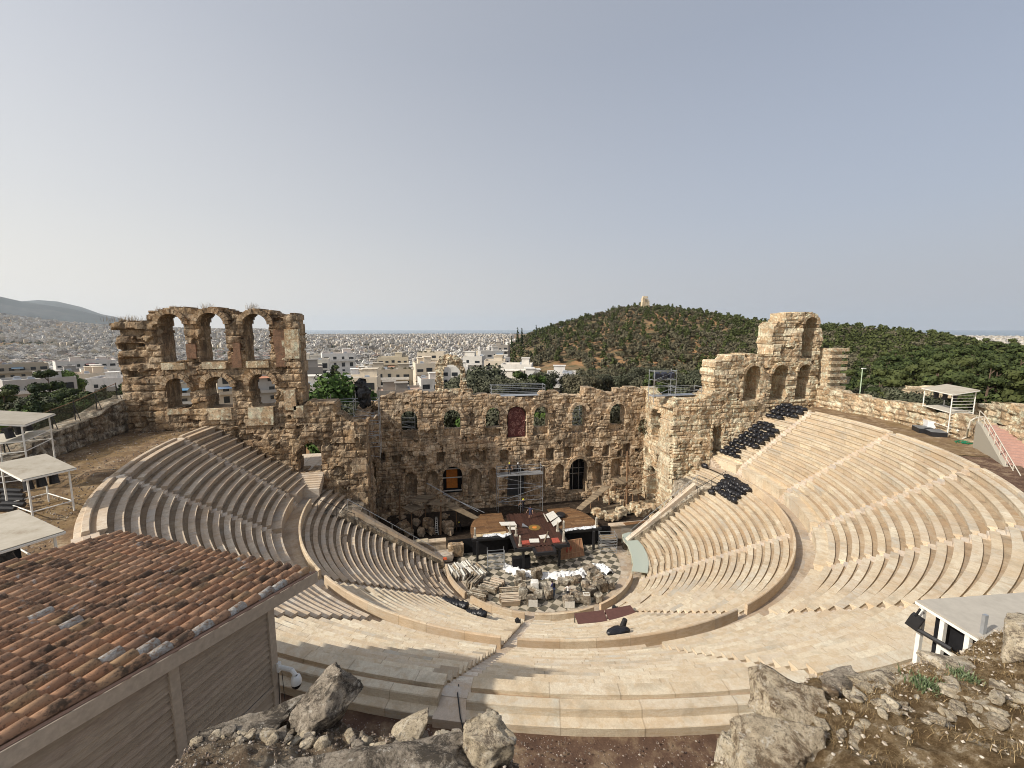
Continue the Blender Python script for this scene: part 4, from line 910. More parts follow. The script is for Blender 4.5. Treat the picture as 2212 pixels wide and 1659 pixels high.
# named nearer buildings: (roof row, left col, right col, distance, floors, tone, label)
NB = [(868, 905, 975, 112, 3, .55, 'windowless pale rendered building just behind the left part of the stage wall'),
      (858, 990, 1000, 118, 2, .5, None),
      (838, 815, 905, 128, 3, .45, 'low pale building behind the scaffold tower with plain parapet'),
      (812, 735, 812, 140, 5, .1, 'white apartment block with red awnings left of centre'),
      (790, 640, 690, 150, 5, .9, 'pale apartment block beside the left ruin'),
      (826, 655, 700, 118, 4, .65, 'white balconied house low beside the left ruin'),
      (795, 800, 900, 178, 5, .25, 'wide apartment block with planted balconies left of the lone arch'),
      (782, 895, 950, 165, 4, .1, 'white cube building with one small window left of the lone arch'),
      (815, 905, 945, 140, 3, .2, 'cream building with dark glazed balcony by the lone arch'),
      (790, 955, 1010, 165, 4, .35, 'cream building seen through and behind the lone arch'),
      (777, 1048, 1092, 175, 5, .1, 'bright white block with rows of small windows right of the lone arch'),
      (785, 1085, 1150, 155, 4, .65, 'white rendered block with dark rooftop shelter'),
      (812, 1075, 1140, 130, 3, .0, 'white house with red roof hut right of the lone arch'),
      (810, 1135, 1190, 132, 3, .85, 'cream block with brown open loggias'),
      (804, 1183, 1250, 135, 3, .95, 'flat-roofed building with wide dark glass balconies at the foot of the hill'),
      (757, 1035, 1085, 235, 5, .3, 'tall cream block climbing toward the hill on its left'),
      (768, 1005, 1045, 205, 5, .8, 'grey-white apartment block behind the lone arch'),
      (745, 1065, 1100, 300, 5, .45, 'beige block under the left edge of the hill'),
      (760, 905, 960, 235, 5, .7, 'long terrace block with roof plants'),
      (770, 820, 880, 250, 5, .15, 'pale block with stepped terraces'),
      (762, 700, 760, 240, 5, .05, 'pale flats beyond the shaded street'),
      (775, 648, 705, 210, 6, .6, 'grey flats left of the shaded street'),
      (805, 150, 205, 230, 3, .1, 'long white house above the hedges at far left'),
      (815, 40, 110, 190, 3, .3, 'cream house with flat roof at far left'),
      (795, 200, 262, 240, 4, .65, 'white stepped house beside the left ruin buttress'),
      (800, 100, 150, 260, 4, .9, 'pale house behind the conical pine'),
      (778, 150, 215, 330, 5, .95, 'cream apartment block left of the left ruin'),
      (785, 0, 60, 300, 5, .5, 'grey apartment block at the left edge'),
      (800, 470, 520, 170, 4, .1, 'white building seen through the middle lower arch'),
      (800, 540, 590, 170, 4, .3, 'cream building seen through the right lower arch')]
for i, (py, x0, x1, D, fl, tone, lab) in enumerate(NB):
    if lab is None: continue
    a = pxaz((x0+x1)/2); x, y = CAM[0]+D*math.sin(a), CAM[1]+D*math.cos(a); wd = (x1-x0)/F*D/math.cos(a-YAW)*math.cos(a-YAW)**1
    r = ray((x0+x1)/2, py); top = CAM[2]+r[2]*D/math.hypot(r[0], r[1])
    P, h = bldg(max(6, wd), rnd.uniform(9, 13), fl, 100+i, tone, garden=(i in (6, 18)))
    build_bldg(P, 'apartment_building', lab, 'apartment buildings behind the theatre', x, y, top-h-.8, -a+rnd.uniform(-.18, .18), True)
# mid-distance blocks as single objects sharing meshes
PR = []
for i in range(16):
    P, h = bldg(rnd.uniform(8, 14), rnd.uniform(8, 12), rnd.choice([3, 4, 5, 5, 6]), 400+i); PR.append((P, h))
proto = []
city = []; tries = 0
while len(city) < 14500 and tries < 100000:
    tries += 1
    px = (rnd.uniform(-120, 1110) if rnd.random() < .82 else rnd.uniform(-1000, -120)) if rnd.random() < .93 else rnd.uniform(2020, 2330)
    D = 1./rnd.uniform(1/3200., 1/195.) if rnd.random() < .5 else rnd.uniform(600, 7000)
    if px > 2000: D = rnd.uniform(2500, 6500)
    if px < 260 and D < 330: continue
    if 640 < px < 980 and D < 190: continue
    if px > 980 and D < 250: continue
    if px > 1060 and px < 2000 and D < 620: continue
    a = pxaz(px); x, y = CAM[0]+D*math.sin(a), CAM[1]+D*math.cos(a)
    if fbm(x/260., y/260., 3, 2, 55) > .78 and D > 500: continue
    gx, gy = round(x/14.), round(y/14.)
    if D < 1300 and (gx, gy) in used: continue
    used.add((gx, gy)); city.append((D if px > -60 else D+9000, gx*14.+rnd.uniform(-2, 2) if D < 1300 else x, gy*14.+rnd.uniform(-2, 2) if D < 1300 else y))
city.sort()
GB = 'apartment blocks of the hazy city'
for i, (D, x, y) in enumerate(city[:262]):
    j = i % 16; P, h = PR[j]; rz = rnd.choice([0, math.pi/2])+.25+rnd.uniform(-.06, .06); z = float(ground(x, y))
    if i < 16: proto.append(build_bldg(P, 'apartment_block', 'pale flat-roofed apartment block in the crowded city beyond the ruins', GB, x, y, z, rz, False))
    else:
        o = proto[j].copy(); col.objects.link(o); o.location = (x, y, z); o.rotation_euler = (0, 0, rz); o.scale = (rnd.uniform(.8, 1.1), rnd.uniform(.8, 1.1), rnd.uniform(.8, 1.15))
# far city, one mass
m = NT('far_city', .85, .2); bl = m.attr('blk')
c = m.ramp(m.rand(bl), [(i/(len(WALLC)-1), q) for i, q in enumerate(WALLC)])
sp = m.sep(m.co); st = m.math('FRACT', m.math('MULTIPLY', sp[2], .32)); nrm = m.sep(m.n['Geometry'].outputs['Normal'] if 'Geometry' in m.n else m.co)
geo = m.n.new('ShaderNodeNewGeometry'); nz = m.math('ABSOLUTE', m.sep(geo.outputs['Normal'])[2])
band = m.math('MULTIPLY', m.ramp(st, [(.42, 0.), (.5, 1.)]), m.ramp(m.noise(.28, 3, .7), [(.42, 0.), (.55, 1.)])); band = m.math('MULTIPLY', band, m.math('LESS_THAN', nz, .5))
c = m.mix(m.math('MULTIPLY', band, .9), c, (.07, .07, .07)); rfc = m.ramp(m.rand(bl, 3.1), [(0, (.30, .27, .24)), (.3, (.62, .60, .56)), (.6, (.42, .39, .35)), (.85, (.75, .74, .70)), (.93, (.34, .13, .08)), (1, (.5, .3, .2))]); c = m.mix(m.math('GREATER_THAN', nz, .5), c, rfc); M_far = m.col(c)
b = MB(); nrs = np.random.RandomState(8); rows = city[262:]; n = len(rows)
V = np.zeros((n*2, 8, 3)); B = []
for i, (D, x, y) in enumerate(rows):
    D = D-9000 if D > 9000 else D
    z = float(ground(x, y)); w2, d2, h2 = nrs.uniform(3.5, 7.5), nrs.uniform(3.5, 6.5), nrs.uniform(7, 20); w2 *= 1+D/9000.; d2 *= 1+D/9000.
    t = .25+nrs.uniform(-.1, .1)+(.5 if D > 1800 and nrs.uniform() < .5 else 0)
    for q, (ww, dd, z0, z1, ox) in enumerate(((w2, d2, z-6, z+h2, 0), (w2*.35, d2*.4, z+h2, z+h2+2.6, nrs.uniform(-.4, .4)*w2))):
        c_, s_ = math.cos(t), math.sin(t)
        for k, (sx, sy) in enumerate(((-1, -1), (1, -1), (1, 1), (-1, 1))):
            lx, ly = sx*ww+ox, sy*dd; V[i*2+q, k] = (x+lx*c_-ly*s_, y+lx*s_+ly*c_, z0); V[i*2+q, k+4] = (V[i*2+q, k, 0], V[i*2+q, k, 1], z1)
    bb = nrs.uniform(); B += [bb]*10
fq = np.array([(4,5,6,7),(0,1,5,4),(1,2,6,5),(2,3,7,6),(3,0,4,7)]); FA = (np.arange(n*2)[:, None, None]*8+fq[None]).reshape(-1, 4)
tag(mkobj('distant_city', V.reshape(-1, 3), FA.tolist(), M_far, None, (0, 0, 0), None, B), 'sprawl of tiny pale buildings fading into haze toward the sea', 'city', kind='stuff')
# street trees among the far city
AV, AF, AB = [], [], []; nv = 0
for i in range(1500):
    px = nr.uniform(-200, 1090); D = nr.uniform(240, 2600); a = pxaz(px); x, y = CAM[0]+D*math.sin(a), CAM[1]+D*math.cos(a)
    v, f, bb = lows['olive'][nr.randint(4)]; s = nr.uniform(1.0, 2.3)
    AV.append(v*s+np.array([x, y, float(ground(x, y))])); AF.append(f+nv); nv += len(v); AB.append(bb)
tag(mkobj('city_trees', np.concatenate(AV), np.concatenate(AF).tolist(), M_pine, None, (0, 0, 0), None, np.concatenate(AB)), 'dark green trees scattered between the city blocks', 'woodland', kind='stuff')
for k in list(NEAR.values())+list(MID.values()):
    for pr in k:
        if pr.name not in used:
            for ch in list(pr.children): bpy.data.objects.remove(ch)
            bpy.data.objects.remove(pr)
# haze
hz = MB(); hz.box((0, 8000, 100), (46000, 36000, 420)); 
mh = bpy.data.materials.new('haze_air'); mh.use_nodes = True; t_ = mh.node_tree; t_.nodes.remove(t_.nodes['Principled BSDF']); pv = t_.nodes.new('ShaderNodeVolumePrincipled')
pv.inputs['Color'].default_value = (.84, .92, 1, 1); pv.inputs['Density'].default_value = .00004; pv.inputs['Anisotropy'].default_value = .35
t_.links.new(pv.outputs[0], t_.nodes['Material Output'].inputs['Volume'])
# ================================================================ stage, orchestra and seats: the things on them
rnd = random.Random(17); nr = np.random.RandomState(17)
def sZ(k, x, y, Z): return atZ(*k(x, y), Z)
def sY(k, x, y, Y): return atY(*k(x, y), Y)
def psz(p, px): return px*float((np.array(p)-CAM)@FW)/F
m = NT('deck_boards', .7, .25); bl = m.attr('blk')
c = m.ramp(m.rand(bl), [(0, (.16, .085, .04)), (.4, (.24, .13, .06)), (.7, (.12, .065, .035)), (1, (.30, .18, .09))]); c = m.mix(m.ramp(m.noise(3, 5, .7), [(.4, 0.), (.7, .6)]), c, (.06, .035, .02)); m.bump(m.noise(8, 4), .3, .02); M_deck = m.col(c)
m = NT('grey_boards', .85, .15); bl = m.attr('blk')
c = m.ramp(m.rand(bl), [(0, (.20, .155, .105)), (.5, (.27, .21, .14)), (1, (.13, .10, .07))]); c = m.mix(m.ramp(m.noise(3, 5, .7), [(.4, 0.), (.7, .5)]), c, (.08, .06, .04)); M_gb = m.col(c)
m = NT('dark_deck', .55, .3); bl = m.attr('blk')
c = m.ramp(m.rand(bl), [(0, (.055, .025, .018)), (.5, (.085, .04, .028)), (1, (.035, .018, .014))]); c = m.mix(m.ramp(m.noise(2.5, 6, .75), [(.45, 0.), (.65, .7)]), c, (.02, .012, .01)); M_dd = m.col(c)
M_board = plain('whitewashed_board', (.66, .64, .58), .7, var=.12, scale=5)
M_redp = plain('red_painted_panel', (.36, .08, .055), .6, var=.3, scale=7)
M_ply = plain('brown_plywood', (.30, .16, .09), .7, var=.2, scale=2)
M_redink = plain('red_paint', (.50, .04, .03), .6)
M_orange = plain('orange_fabric', (.55, .20, .04), .8, var=.25, scale=3)
M_yel = plain('yellow_plastic', (.75, .68, .05), .35, .5)
M_brown = plain('brown_table_top', (.115, .055, .045), .55, .3, var=.12)
def boards(P, n, th=.05, gap=.03, along=0, parent=None, name='deck', mat=None, mb=None):
    """quad P split in n boards; P ordered a,b,c,d; boards run from edge ab to edge dc when along=0"""
    P = [np.array(p, float) for p in P]
    if along: P = [P[1], P[2], P[3], P[0]]
    m = mb or MB(); u = np.array([0, 0, th])
    for i in range(n):
        s, t = (i+gap)/n, (i+1-gap)/n; a0, a1 = P[0]+(P[1]-P[0])*s, P[0]+(P[1]-P[0])*t; b0, b1 = P[3]+(P[2]-P[3])*s, P[3]+(P[2]-P[3])*t
        j = rnd.uniform(-.03, .03)*(b0-a0); m.cb = rnd.random(); m.hexa([a0-u+j, a1-u+j, b1-u+j, b0-u+j], [a0+j, a1+j, b1+j, b0+j])
    return m if mb else m.build(name, mat, parent)
# ---- raised stage masonry
m = MB()
for x0, x1, nn in ((-20.3, -10.95, 7), (10.6, 20.2, 6)):
    for i in range(nn):
        for j in range(2): m.cb = rnd.random(); a = x0+(x1-x0)*i/nn; b = x0+(x1-x0)*(i+1)/nn; m.box(((a+b)/2, 3.25, .1+.9*j+.45), (b-a-.02, .5, .88))
    for i in range(nn): m.cb = rnd.random(); a = x0+(x1-x0)*i/nn; b = x0+(x1-x0)*(i+1)/nn; m.box(((a+b)/2, 3.3, 1.97), (b-a-.02, .85, .16))
o = m.build('stage_front_wall', M_marL); tag(o, 'pale stone front wall of the stage on both sides of the black cloth', 'wall')
m = MB(); m.box((0, 2.98, 1.05), (21.4, .06, 1.95)); m.box((-4, 2.9, 1.0), (6.4, .1, 1.9)); m.box((5.2, 2.9, 1.0), (9.6, .1, 2.3))
o = m.build('black_drape', M_dark); tag(o, 'long black cloth hung across the stage front', 'curtain')
m = MB(); V, Fc = [], []
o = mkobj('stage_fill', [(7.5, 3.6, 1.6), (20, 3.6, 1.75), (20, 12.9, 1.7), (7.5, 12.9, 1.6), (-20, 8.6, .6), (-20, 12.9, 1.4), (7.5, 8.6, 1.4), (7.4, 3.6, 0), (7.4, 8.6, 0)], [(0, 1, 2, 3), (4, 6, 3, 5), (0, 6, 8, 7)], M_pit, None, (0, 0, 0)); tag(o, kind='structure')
# ---- platforms
t = thing('stage_platform', 'dark brown raised deck with a stepped tongue projecting into the orchestra', 'platform', (0, 2, 0))
ZP_ = 2.8; boards([(-2.95, -1.85, ZP_), (3.05, -1.85, ZP_), (3.05, 7.2, ZP_), (-2.75, 7.2, ZP_)], 26, .06, .03, 0, t, 'deck', M_dd)
boards([(-.9, -3.15, ZP_), (1.1, -3.15, ZP_), (1.15, -1.95, ZP_), (-.9, -1.95, ZP_)], 9, .06, .03, 0, t, 'tongue', M_dd)
m = MB(); m.box((-2.05, -2.0, 2.68), (2.3, .3, .34)); m.box((2.15, -2.0, 2.68), (2.2, .3, .34)); m.box((.1, -3.3, 2.68), (2.4, .3, .34)); m.box((-1.05, -2.6, 2.68), (.3, 1.15, .34)); m.box((1.25, -2.6, 2.68), (.3, 1.15, .34)); m.box((-3.1, 0, 2.68), (.3, 4.2, .34)); m.box((3.2, 0, 2.68), (.3, 4.2, .34)); m.build('cornice', M_black, t)
for x, y in ((-2.2, -1.8), (2.1, -1.9)):
    m = MB(); m.box((x, y, 1.3), (.26, .26, 2.5)); m.box((x, y, 2.45), (.5, .4, .22)); m.build('leg', M_black, t)
def arc_deck(x0, x1, sgn, lab):
    t = thing('stage_wing', lab, 'platform', ((x0+x1)/2, 3, 0)); m = MB(); n = 22
    for i in range(n):
        y0 = 1.75+(8.3-1.75)*i/n; y1 = y0+(8.3-1.75)/n-.03; f = math.sqrt(max(0.02, 1-max(0, (y0-3.2)/6.2)**2)); L = (x1-x0)*f
        a, b = (x1-L, x1) if sgn < 0 else (x0, x0+L); q = a
        while q < b-.1:
            e = min(b, q+rnd.uniform(1.4, 3)); m.cb = rnd.random(); m.box(((q+e)/2, (y0+y1)/2, 2.62), (e-q-.03, y1-y0, .08)); q = e
    m.build('deck', M_deck, t); m = MB(); m.box(((x0+x1)/2, 1.5, 2.6), (x1-x0, .5, .26)); m.box(((x0+x1)/2, 1.72, 2.35), (x1-x0-.5, .25, .3)); m.build('cornice', M_black, t)
    xl = x0+.6 if sgn < 0 else x1-1.2
    for x in (xl,): m = MB(); m.box((x, .9, 1.3), (.26, .26, 2.6)); m.build('leg', M_black, t)
    m = MB(); m.box(((x0+x1)/2, 2.3, 1.3), (x1-x0-.3, .08, 2.4)); m.build('black_lining', M_dark, t)
arc_deck(-7.9, -3.15, -1, 'quarter-round plank deck on the left of the dark platform')
arc_deck(3.35, 8.7, 1, 'quarter-round plank deck on the right of the dark platform')
m = MB(); boards([(-7.4, 1.85, 2.72), (-3.5, 1.95, 2.72), (-3.5, 2.7, 2.72), (-7.4, 2.5, 2.72)], 5, .05, .02, 0, None, 'x', None, m); o = m.build('pale_planks', plain('pale_pine', (.52, .40, .24), .7)); tag(o, 'pale new planks along the front of the left plank deck', 'planks')
def obelisk(x, y, z, lab):
    t = thing('obelisk', lab, 'ornament', (x, y, z), 'small white obelisks round the stage platforms'); m = MB(); m.box((x, y, z+.12), (.34, .34, .24)); m.build('base', M_cream, t)
    m = MB(); m.box((x, y, z+.72), (.24, .24, .98), taper=.8); m.hexa([(x+.1*a, y+.1*b, z+1.21) for a, b in ((-1, -1), (1, -1), (1, 1), (-1, 1))], [(x+.008*a, y+.008*b, z+1.42) for a, b in ((-1, -1), (1, -1), (1, 1), (-1, 1))]); m.build('shaft', M_cream, t)
    m = MB()
    for j in range(4): m.box((x, y-.128, z+.4+j*.22), (.1, .015, .12))
    m.build('carving', M_wallO, t)
for (x, y), lb in zip([(75, 620), (582, 570), (672, 595), (728, 742), (1275, 530), (1362, 515), (1362, 680), (1836, 460)], ['white obelisk at the left end of the left plank deck', 'white obelisk by the white boards on the left deck', 'white obelisk at the left edge of the dark deck', 'white obelisk on the front left corner of the dark deck', 'white obelisk beside the tilted white panels', 'white obelisk at the left end of the right plank deck', 'white obelisk on the front right corner of the dark deck', 'white obelisk at the far right end of the right deck']):
    p = sZ(kz, x, y, 2.75); obelisk(p[0], p[1], 2.75, lb)
def slab(k, pts, Z, th, mat, name, lab, cat, zs=None, grp=None):
    P = [sZ(k, x, y, Z+(zs[i] if zs else 0)) for i, (x, y) in enumerate(pts)]; m = MB(); u = np.array([0, 0, th])
    if np.cross(P[1]-P[0], P[2]-P[0])[2] < 0: P = P[::-1]
    m.hexa([p-u for p in P], P); o = m.build(name, mat); return tag(o, lab, cat, grp)
slab(kz, [(1100, 275), (1210, 225), (1280, 305), (1170, 378)], 3.2, .04, M_board, 'tilted_board', 'large white panel propped at the right edge of the dark deck', 'panel', [.25, .3, .1, 0])
slab(kz, [(1182, 395), (1290, 310), (1332, 372), (1215, 452)], 3.0, .04, M_board, 'tilted_board', 'smaller white panel in front of the large one', 'panel', [.15, .2, .1, 0])
slab(kz, [(425, 388), (648, 382), (684, 434), (458, 438)], 3.2, .05, M_board, 'white_board', 'white board table laid across the back of the left deck', 'board')
slab(kz, [(535, 440), (672, 445), (690, 500), (565, 495)], 2.9, .04, M_board, 'white_board', 'white board lying below the larger one by an obelisk', 'board')
slab(kz, [(860, 632), (1000, 628), (1010, 682), (872, 685)], 2.83, .03, M_board, 'marbled_panel', 'white marbled sheet flat on the dark deck between red panel and planks', 'panel')
slab(kz, [(1000, 582), (1130, 565), (1160, 612), (1030, 632)], 2.83, .03, M_board, 'marbled_panel', 'white marbled sheet flat on the dark deck crossed by a pale plank', 'panel')
slab(kz, [(750, 660), (855, 650), (878, 712), (765, 725)], 2.84, .03, M_redp, 'red_panel', 'red panel beside the front left obelisk', 'panel')
slab(kz, [(1182, 622), (1278, 615), (1315, 680), (1205, 690)], 2.84, .03, M_redp, 'red_panel', 'red panel beside the front right obelisk', 'panel')
slab(kz, [(1128, 518), (1142, 522), (1085, 682), (1068, 678)], 2.9, .05, M_gb, 'plank', 'pale plank lying over the marbled sheet', 'plank')
slab(kz, [(1062, 265), (1078, 265), (1142, 385), (1128, 388)], 3.0, .05, M_cream, 'plank', 'white pole lying by the large white panel', 'plank')
p = sZ(kz, 940, 468, 2.83); m = MB(); m.lathe(p, [(0, .05), (.3, .05), (.32, .02)], 20, 0); m.lathe(p, [(.33, .02), (.72, .03), (.78, 0)], 24, 1)
o = m.build('round_emblem', [M_orange, plain('dull_gold', (.20, .13, .04), .5)]); tag(o, 'round golden disc painted on the dark deck', 'disc')
p = sZ(kz, 795, 470, 2.83); m = MB(); m.tube(p+[-.3, .15, .28], p+[.5, -.15, .06], .3, 10, .02); o = m.build('grey_cone', M_steel); tag(o, 'grey cone lying on the dark deck', 'cone')
p = sZ(kz, 1315, 300, 2.75); m = MB(); m.lathe(p, [(0, .35), (.6, .33), (.7, .2), (.68, 0)], 18); o = m.build('black_cushion', M_black); tag(o, 'black round cushion behind the white panels', 'cushion')
def wrap(k, pts, Z, lab, h=.25, wd=.5, mat=None, name='plastic_sheet', seed=0, n=44, nn=10):
    """crumpled sheet along a line"""
    C = np.array([sZ(k, x, y, Z) for x, y in pts]); s = np.linspace(0, len(C)-1, n); c = np.stack([np.interp(s, range(len(C)), C[:, i]) for i in range(3)], 1)
    d = np.gradient(c, axis=0); d[:, 2] = 0; d /= np.linalg.norm(d, axis=1)[:, None]; nrm = np.stack([-d[:, 1], d[:, 0], 0*d[:, 0]], 1); V = []
    for i in range(n):
        w_ = wd*(.75+.35*float(fbm(i*.3, seed, 0, 2)))
        for j in range(nn):
            q = (j/(nn-1)-.5)*2; z = h*(1-q*q)*(.7+.35*float(fbm(i*.28, j*.5, seed, 3)))+.05*float(fbm(i*.9, j*1.3, seed+4, 2))+.04; V.append(c[i]+nrm[i]*q*w_+np.array([.05*rnd.uniform(-1, 1), .05*rnd.uniform(-1, 1), max(.01, z)]))
    return tag(mkobj(name, V, [(i*nn+j, (i+1)*nn+j, (i+1)*nn+j+1, i*nn+j+1) for i in range(n-1) for j in range(nn-1)], mat or M_plast, smooth=True), lab, 'sheet')
M_tarp = NT('white_tarpaulin', .35, .5); M_tarp = M_tarp.col((.80, .80, .79))
wrap(kz, [(190, 600), (300, 590), (400, 575), (480, 600), (575, 570)], 2.76, 'crumpled clear plastic on the front of the left deck', .25, .3)
wrap(kz, [(1375, 515), (1500, 495), (1650, 480), (1820, 465)], 2.76, 'crumpled clear plastic stretched over the right deck front', .2, .38, seed=3)
wrap(k8, [(895, 985), (950, 1010), (1040, 1035), (1130, 1050), (1230, 1052), (1340, 1048), (1440, 1038), (1490, 1010), (1550, 985), (1610, 990), (1660, 1035)], .16, 'long crumpled white tarpaulin curving across the chequered floor', .55, .75, M_tarp, 'tarpaulin', 7, 150, 18)
# leaning plywood board with the painted mark 7 and an arrow
t = thing('plywood_panel', 'large brown battened panel leaning under the stage with a red painted mark', 'panel', (4.2, -.7, .1)); A, B_, C_, D_ = np.array([2.65, -.75, .12]), np.array([5.75, -.65, .35]), np.array([5.6, .1, 2.25]), np.array([2.95, .0, 2.15])
boards([A, B_, C_, D_], 1, .06, 0, 0, t, 'sheet', M_ply); m = MB(); L = lambda u, v: A+(B_-A)*u+((D_-A)*(1-u)+(C_-B_)*u)*v
nn_ = np.cross(B_-A, D_-A); nn_ /= np.linalg.norm(nn_)
if nn_[1] > 0: nn_ = -nn_
for u in (0.01, .17, .33, .5, .66, .83, .99): m.tube(L(u, .02)+nn_*.03, L(u, .98)+nn_*.03, .03, 4)
for v in (.02, .28, .98): m.tube(L(.01, v)+nn_*.03, L(.99, v)+nn_*.03, .03, 4)
m.build('batten', plain('pale_batten', (.42, .26, .15), .7), t)
m = MB()
for p, q in (((.22, .72), (.30, .72)), ((.30, .72), (.25, .40)), ((.22, .48), (.31, .48)), ((.24, .38), (.30, .38)), ((.36, .55), (.45, .55)), ((.41, .68), (.47, .55)), ((.41, .42), (.47, .55))): m.tube(L(*p)+nn_*.07, L(*q)+nn_*.07, .035, 4)
m.build('painted_mark', M_redink, t)
# ---- scaffolds
def scaffold(name, lab, grp, base, w_, d_, h, rz, bars, r=.03, deck=(), diag=True, mat=None, dmat=None, nx=1):
    """tube frame: uprights, rungs on the ends, ledgers at given heights, optional boards"""
    mat = mat or M_steel; t = thing(name, lab, 'scaffold', base, grp); c_, s_ = math.cos(rz), math.sin(rz)
    W = lambda x, y, z: (base[0]+x*c_-y*s_, base[1]+x*s_+y*c_, base[2]+z)
    xs = [-w_/2+w_*i/nx for i in range(nx+1)]
    for x in xs:
        for y in (-d_/2, d_/2): m = MB(); m.tube(W(x, y, 0), W(x, y, h), r); m.build('upright', mat, t)
    m = MB()
    for z in bars:
        for y in (-d_/2, d_/2): m.tube(W(-w_/2, y, z), W(w_/2, y, z), r*.8, 5)
        for x in xs: m.tube(W(x, -d_/2, z), W(x, d_/2, z), r*.8, 5)
    m.build('ledger', mat, t)
    if diag:
        m = MB(); zz = [0.1]+list(bars)
        for i in range(len(zz)-1):
            for y in (-d_/2,): m.tube(W(-w_/2 if i % 2 else w_/2, y, zz[i]), W(w_/2 if i % 2 else -w_/2, y, zz[i+1]), r*.7, 5)
        m.build('brace', mat, t)
    for z in deck:
        m = MB(); boards([W(-w_/2, -d_/2, z), W(w_/2, -d_/2, z), W(w_/2, d_/2, z), W(-w_/2, d_/2, z)], 5, .05, .02, 1, None, '', None, m); m.build('deck', dmat or M_steel, t)
    return t
scaffold('scaffold_tower', 'grey tube scaffold tower with a deck at the central stage doorway', None, (0.0, 11.2, 1.4), 6.6, 1.5, 6.9, 0, [1.9, 3.8, 5.7, 6.7], .034, (5.7,), nx=2)
scaffold('ladder_scaffold', 'small ladder-like steel frame under the left front of the dark platform', 'small rolling scaffolds in the orchestra', (-5.35, -1.2, .14), 1.95, .8, 2.5, -.05, [.4, .75, 1.1, 1.4, 1.75, 2.1], .028)
scaffold('rolling_scaffold', 'small steel platform scaffold beside the glass walkway', 'small rolling scaffolds in the orchestra', (9.1, 0.2, .14), 2.0, 1.3, 2.4, -.15, [.4, .8, 1.2, 1.6, 1.85, 2.3], .028, (1.85,), dmat=M_gb)
# scaffolds on the crest and behind the wall
kc = cv(1100, 1300, .2712); kd = cv(1800, 1200, .4069)
p = sY(kc, 1050, 1290, 8.3)
scaffold('scaffold_tower', 'grey scaffold tower with hanging black cloth between the left wing and stage wall', None, (p[0]+.3, 9.0, 11.5), 6.0, 2.2, 8.2, .05, [1.5, 3, 4.5, 5.6, 7.5], .045, nx=2)
m = MB(); q = sY(kc, 1215, 900, 8.0)
v, f, b = crown_mesh([(q[0], q[1], q[2]-.1, .85, 1.15), (q[0]-.2, q[1], q[2]+1.0, .6, 1), (q[0]+.2, q[1], q[2]-1.2, .6, 1.2)], 500, .3, 5); o = mkobj('black_cloth_bundle', v, f.tolist(), M_black, None, None, None, b); tag(o, 'black cloth bundle hung at the top of the left scaffold tower', 'cloth')
p = sY(kd, 2020, 905, 6.5)
scaffold('lighting_scaffold', 'steel lighting scaffold perched on the right corner of the stage wall', None, (p[0]-.2, 7.2, p[2]-.6), 3.6, 1.2, 4.6, .1, [1.0, 2.2, 3.2, 4.4], .04, (.9,))
scaffold('scaffold_walkway', 'low steel walkway extending right from the lighting scaffold', None, (p[0]+3.6, 7.6, p[2]-.4), 4.2, 1.6, 1.9, .05, [.7, 1.3, 1.85], .035, (.7,), False)
for i in range(3):
    q = (p[0]-1.3+i*1.1, 6.9, p[2]+3.2); m = MB(); m.box(q, (.75, .6, .8), rz=.2*i, rx=.3); o = m.build('covered_lamp', plain('blue_black_cover', (.035, .04, .06), .7)); tag(o, ['left', 'middle', 'right'][i]+' cloth-covered lamp on the lighting scaffold above the stage wall', 'lamp', 'covered lamps above the stage wall')
p = sY(kd, 610, 870, 13.5)
scaffold('scaffold_walkway', 'low steel frame on the crest of the stage wall right of the lone arch', None, (p[0]-.3, 14, p[2]-.3), 8.0, 1.6, 1.8, 0, [.6, 1.2, 1.75], .035, (.2,), False)
for lab, x0, x1, y0, y1, kk in (('steel stair frame seen through the first stage wall window', 1065, 1175, 735, 890, k2),):
    h = hole(kk, x0, x1, y0, y1, 15.6); scaffold('window_scaffold', lab, None, ((h[0]+h[1])/2, 15.7, h[2]-.4), h[1]-h[0], .8, h[3]-h[2]+.4, 0, [.5, 1.2, 1.9, 2.5], .035)
h = hole(k3, 572, 625, 660, 825, 15.8); scaffold('window_scaffold', 'narrow steel stair frame seen through the right-hand window', None, ((h[0]+h[1])/2, 15.8, h[2]-.5), (h[1]-h[0]), .8, h[3]-h[2]+.5, 0, [.5, 1.1, 1.7, 2.3, 2.9], .035)
# ---- things in the openings
h = nich(k2, 1995, 2148, 670, 940, YS, .9); cx, w2, z0, z1 = (h[0]+h[1])/2, (h[1]-h[0])/2-.08, h[2]+.1, h[3]-.05
t = thing('niche_panel', 'dark red arched panel with carved scroll relief in the central niche', 'relief', (cx, YS+.6, z0)); m = MB()
pr = [(cx-w2, z0), (cx+w2, z0), (cx+w2, z1-w2)]+[(cx+w2*math.cos(a), z1-w2+w2*math.sin(a)) for a in np.linspace(.3, math.pi-.3, 7)]+[(cx-w2, z1-w2)]
m.hexa([(x, YS+.62, z) for x, z in pr], [(x, YS+.5, z) for x, z in pr]); m.build('panel', plain('oxblood_panel', (.10, .03, .028), .7, var=.3), t)
m = MB()
for i in range(60):
    a0 = rnd.uniform(0, 6.3); x = cx+rnd.uniform(-.82, .82)*w2; z = rnd.uniform(z0+.25, z1-.5); rr = rnd.uniform(.1, .26)
    for j in range(7): m.tube((x+rr*math.cos(a0+j*.6), YS+.47, z+rr*math.sin(a0+j*.6)), (x+rr*math.cos(a0+.6+j*.6), YS+.47, z+rr*math.sin(a0+.6+j*.6)), .035, 4)
m.build('scrollwork', plain('faded_rose_relief', (.30, .15, .13), .8, var=.25), t)
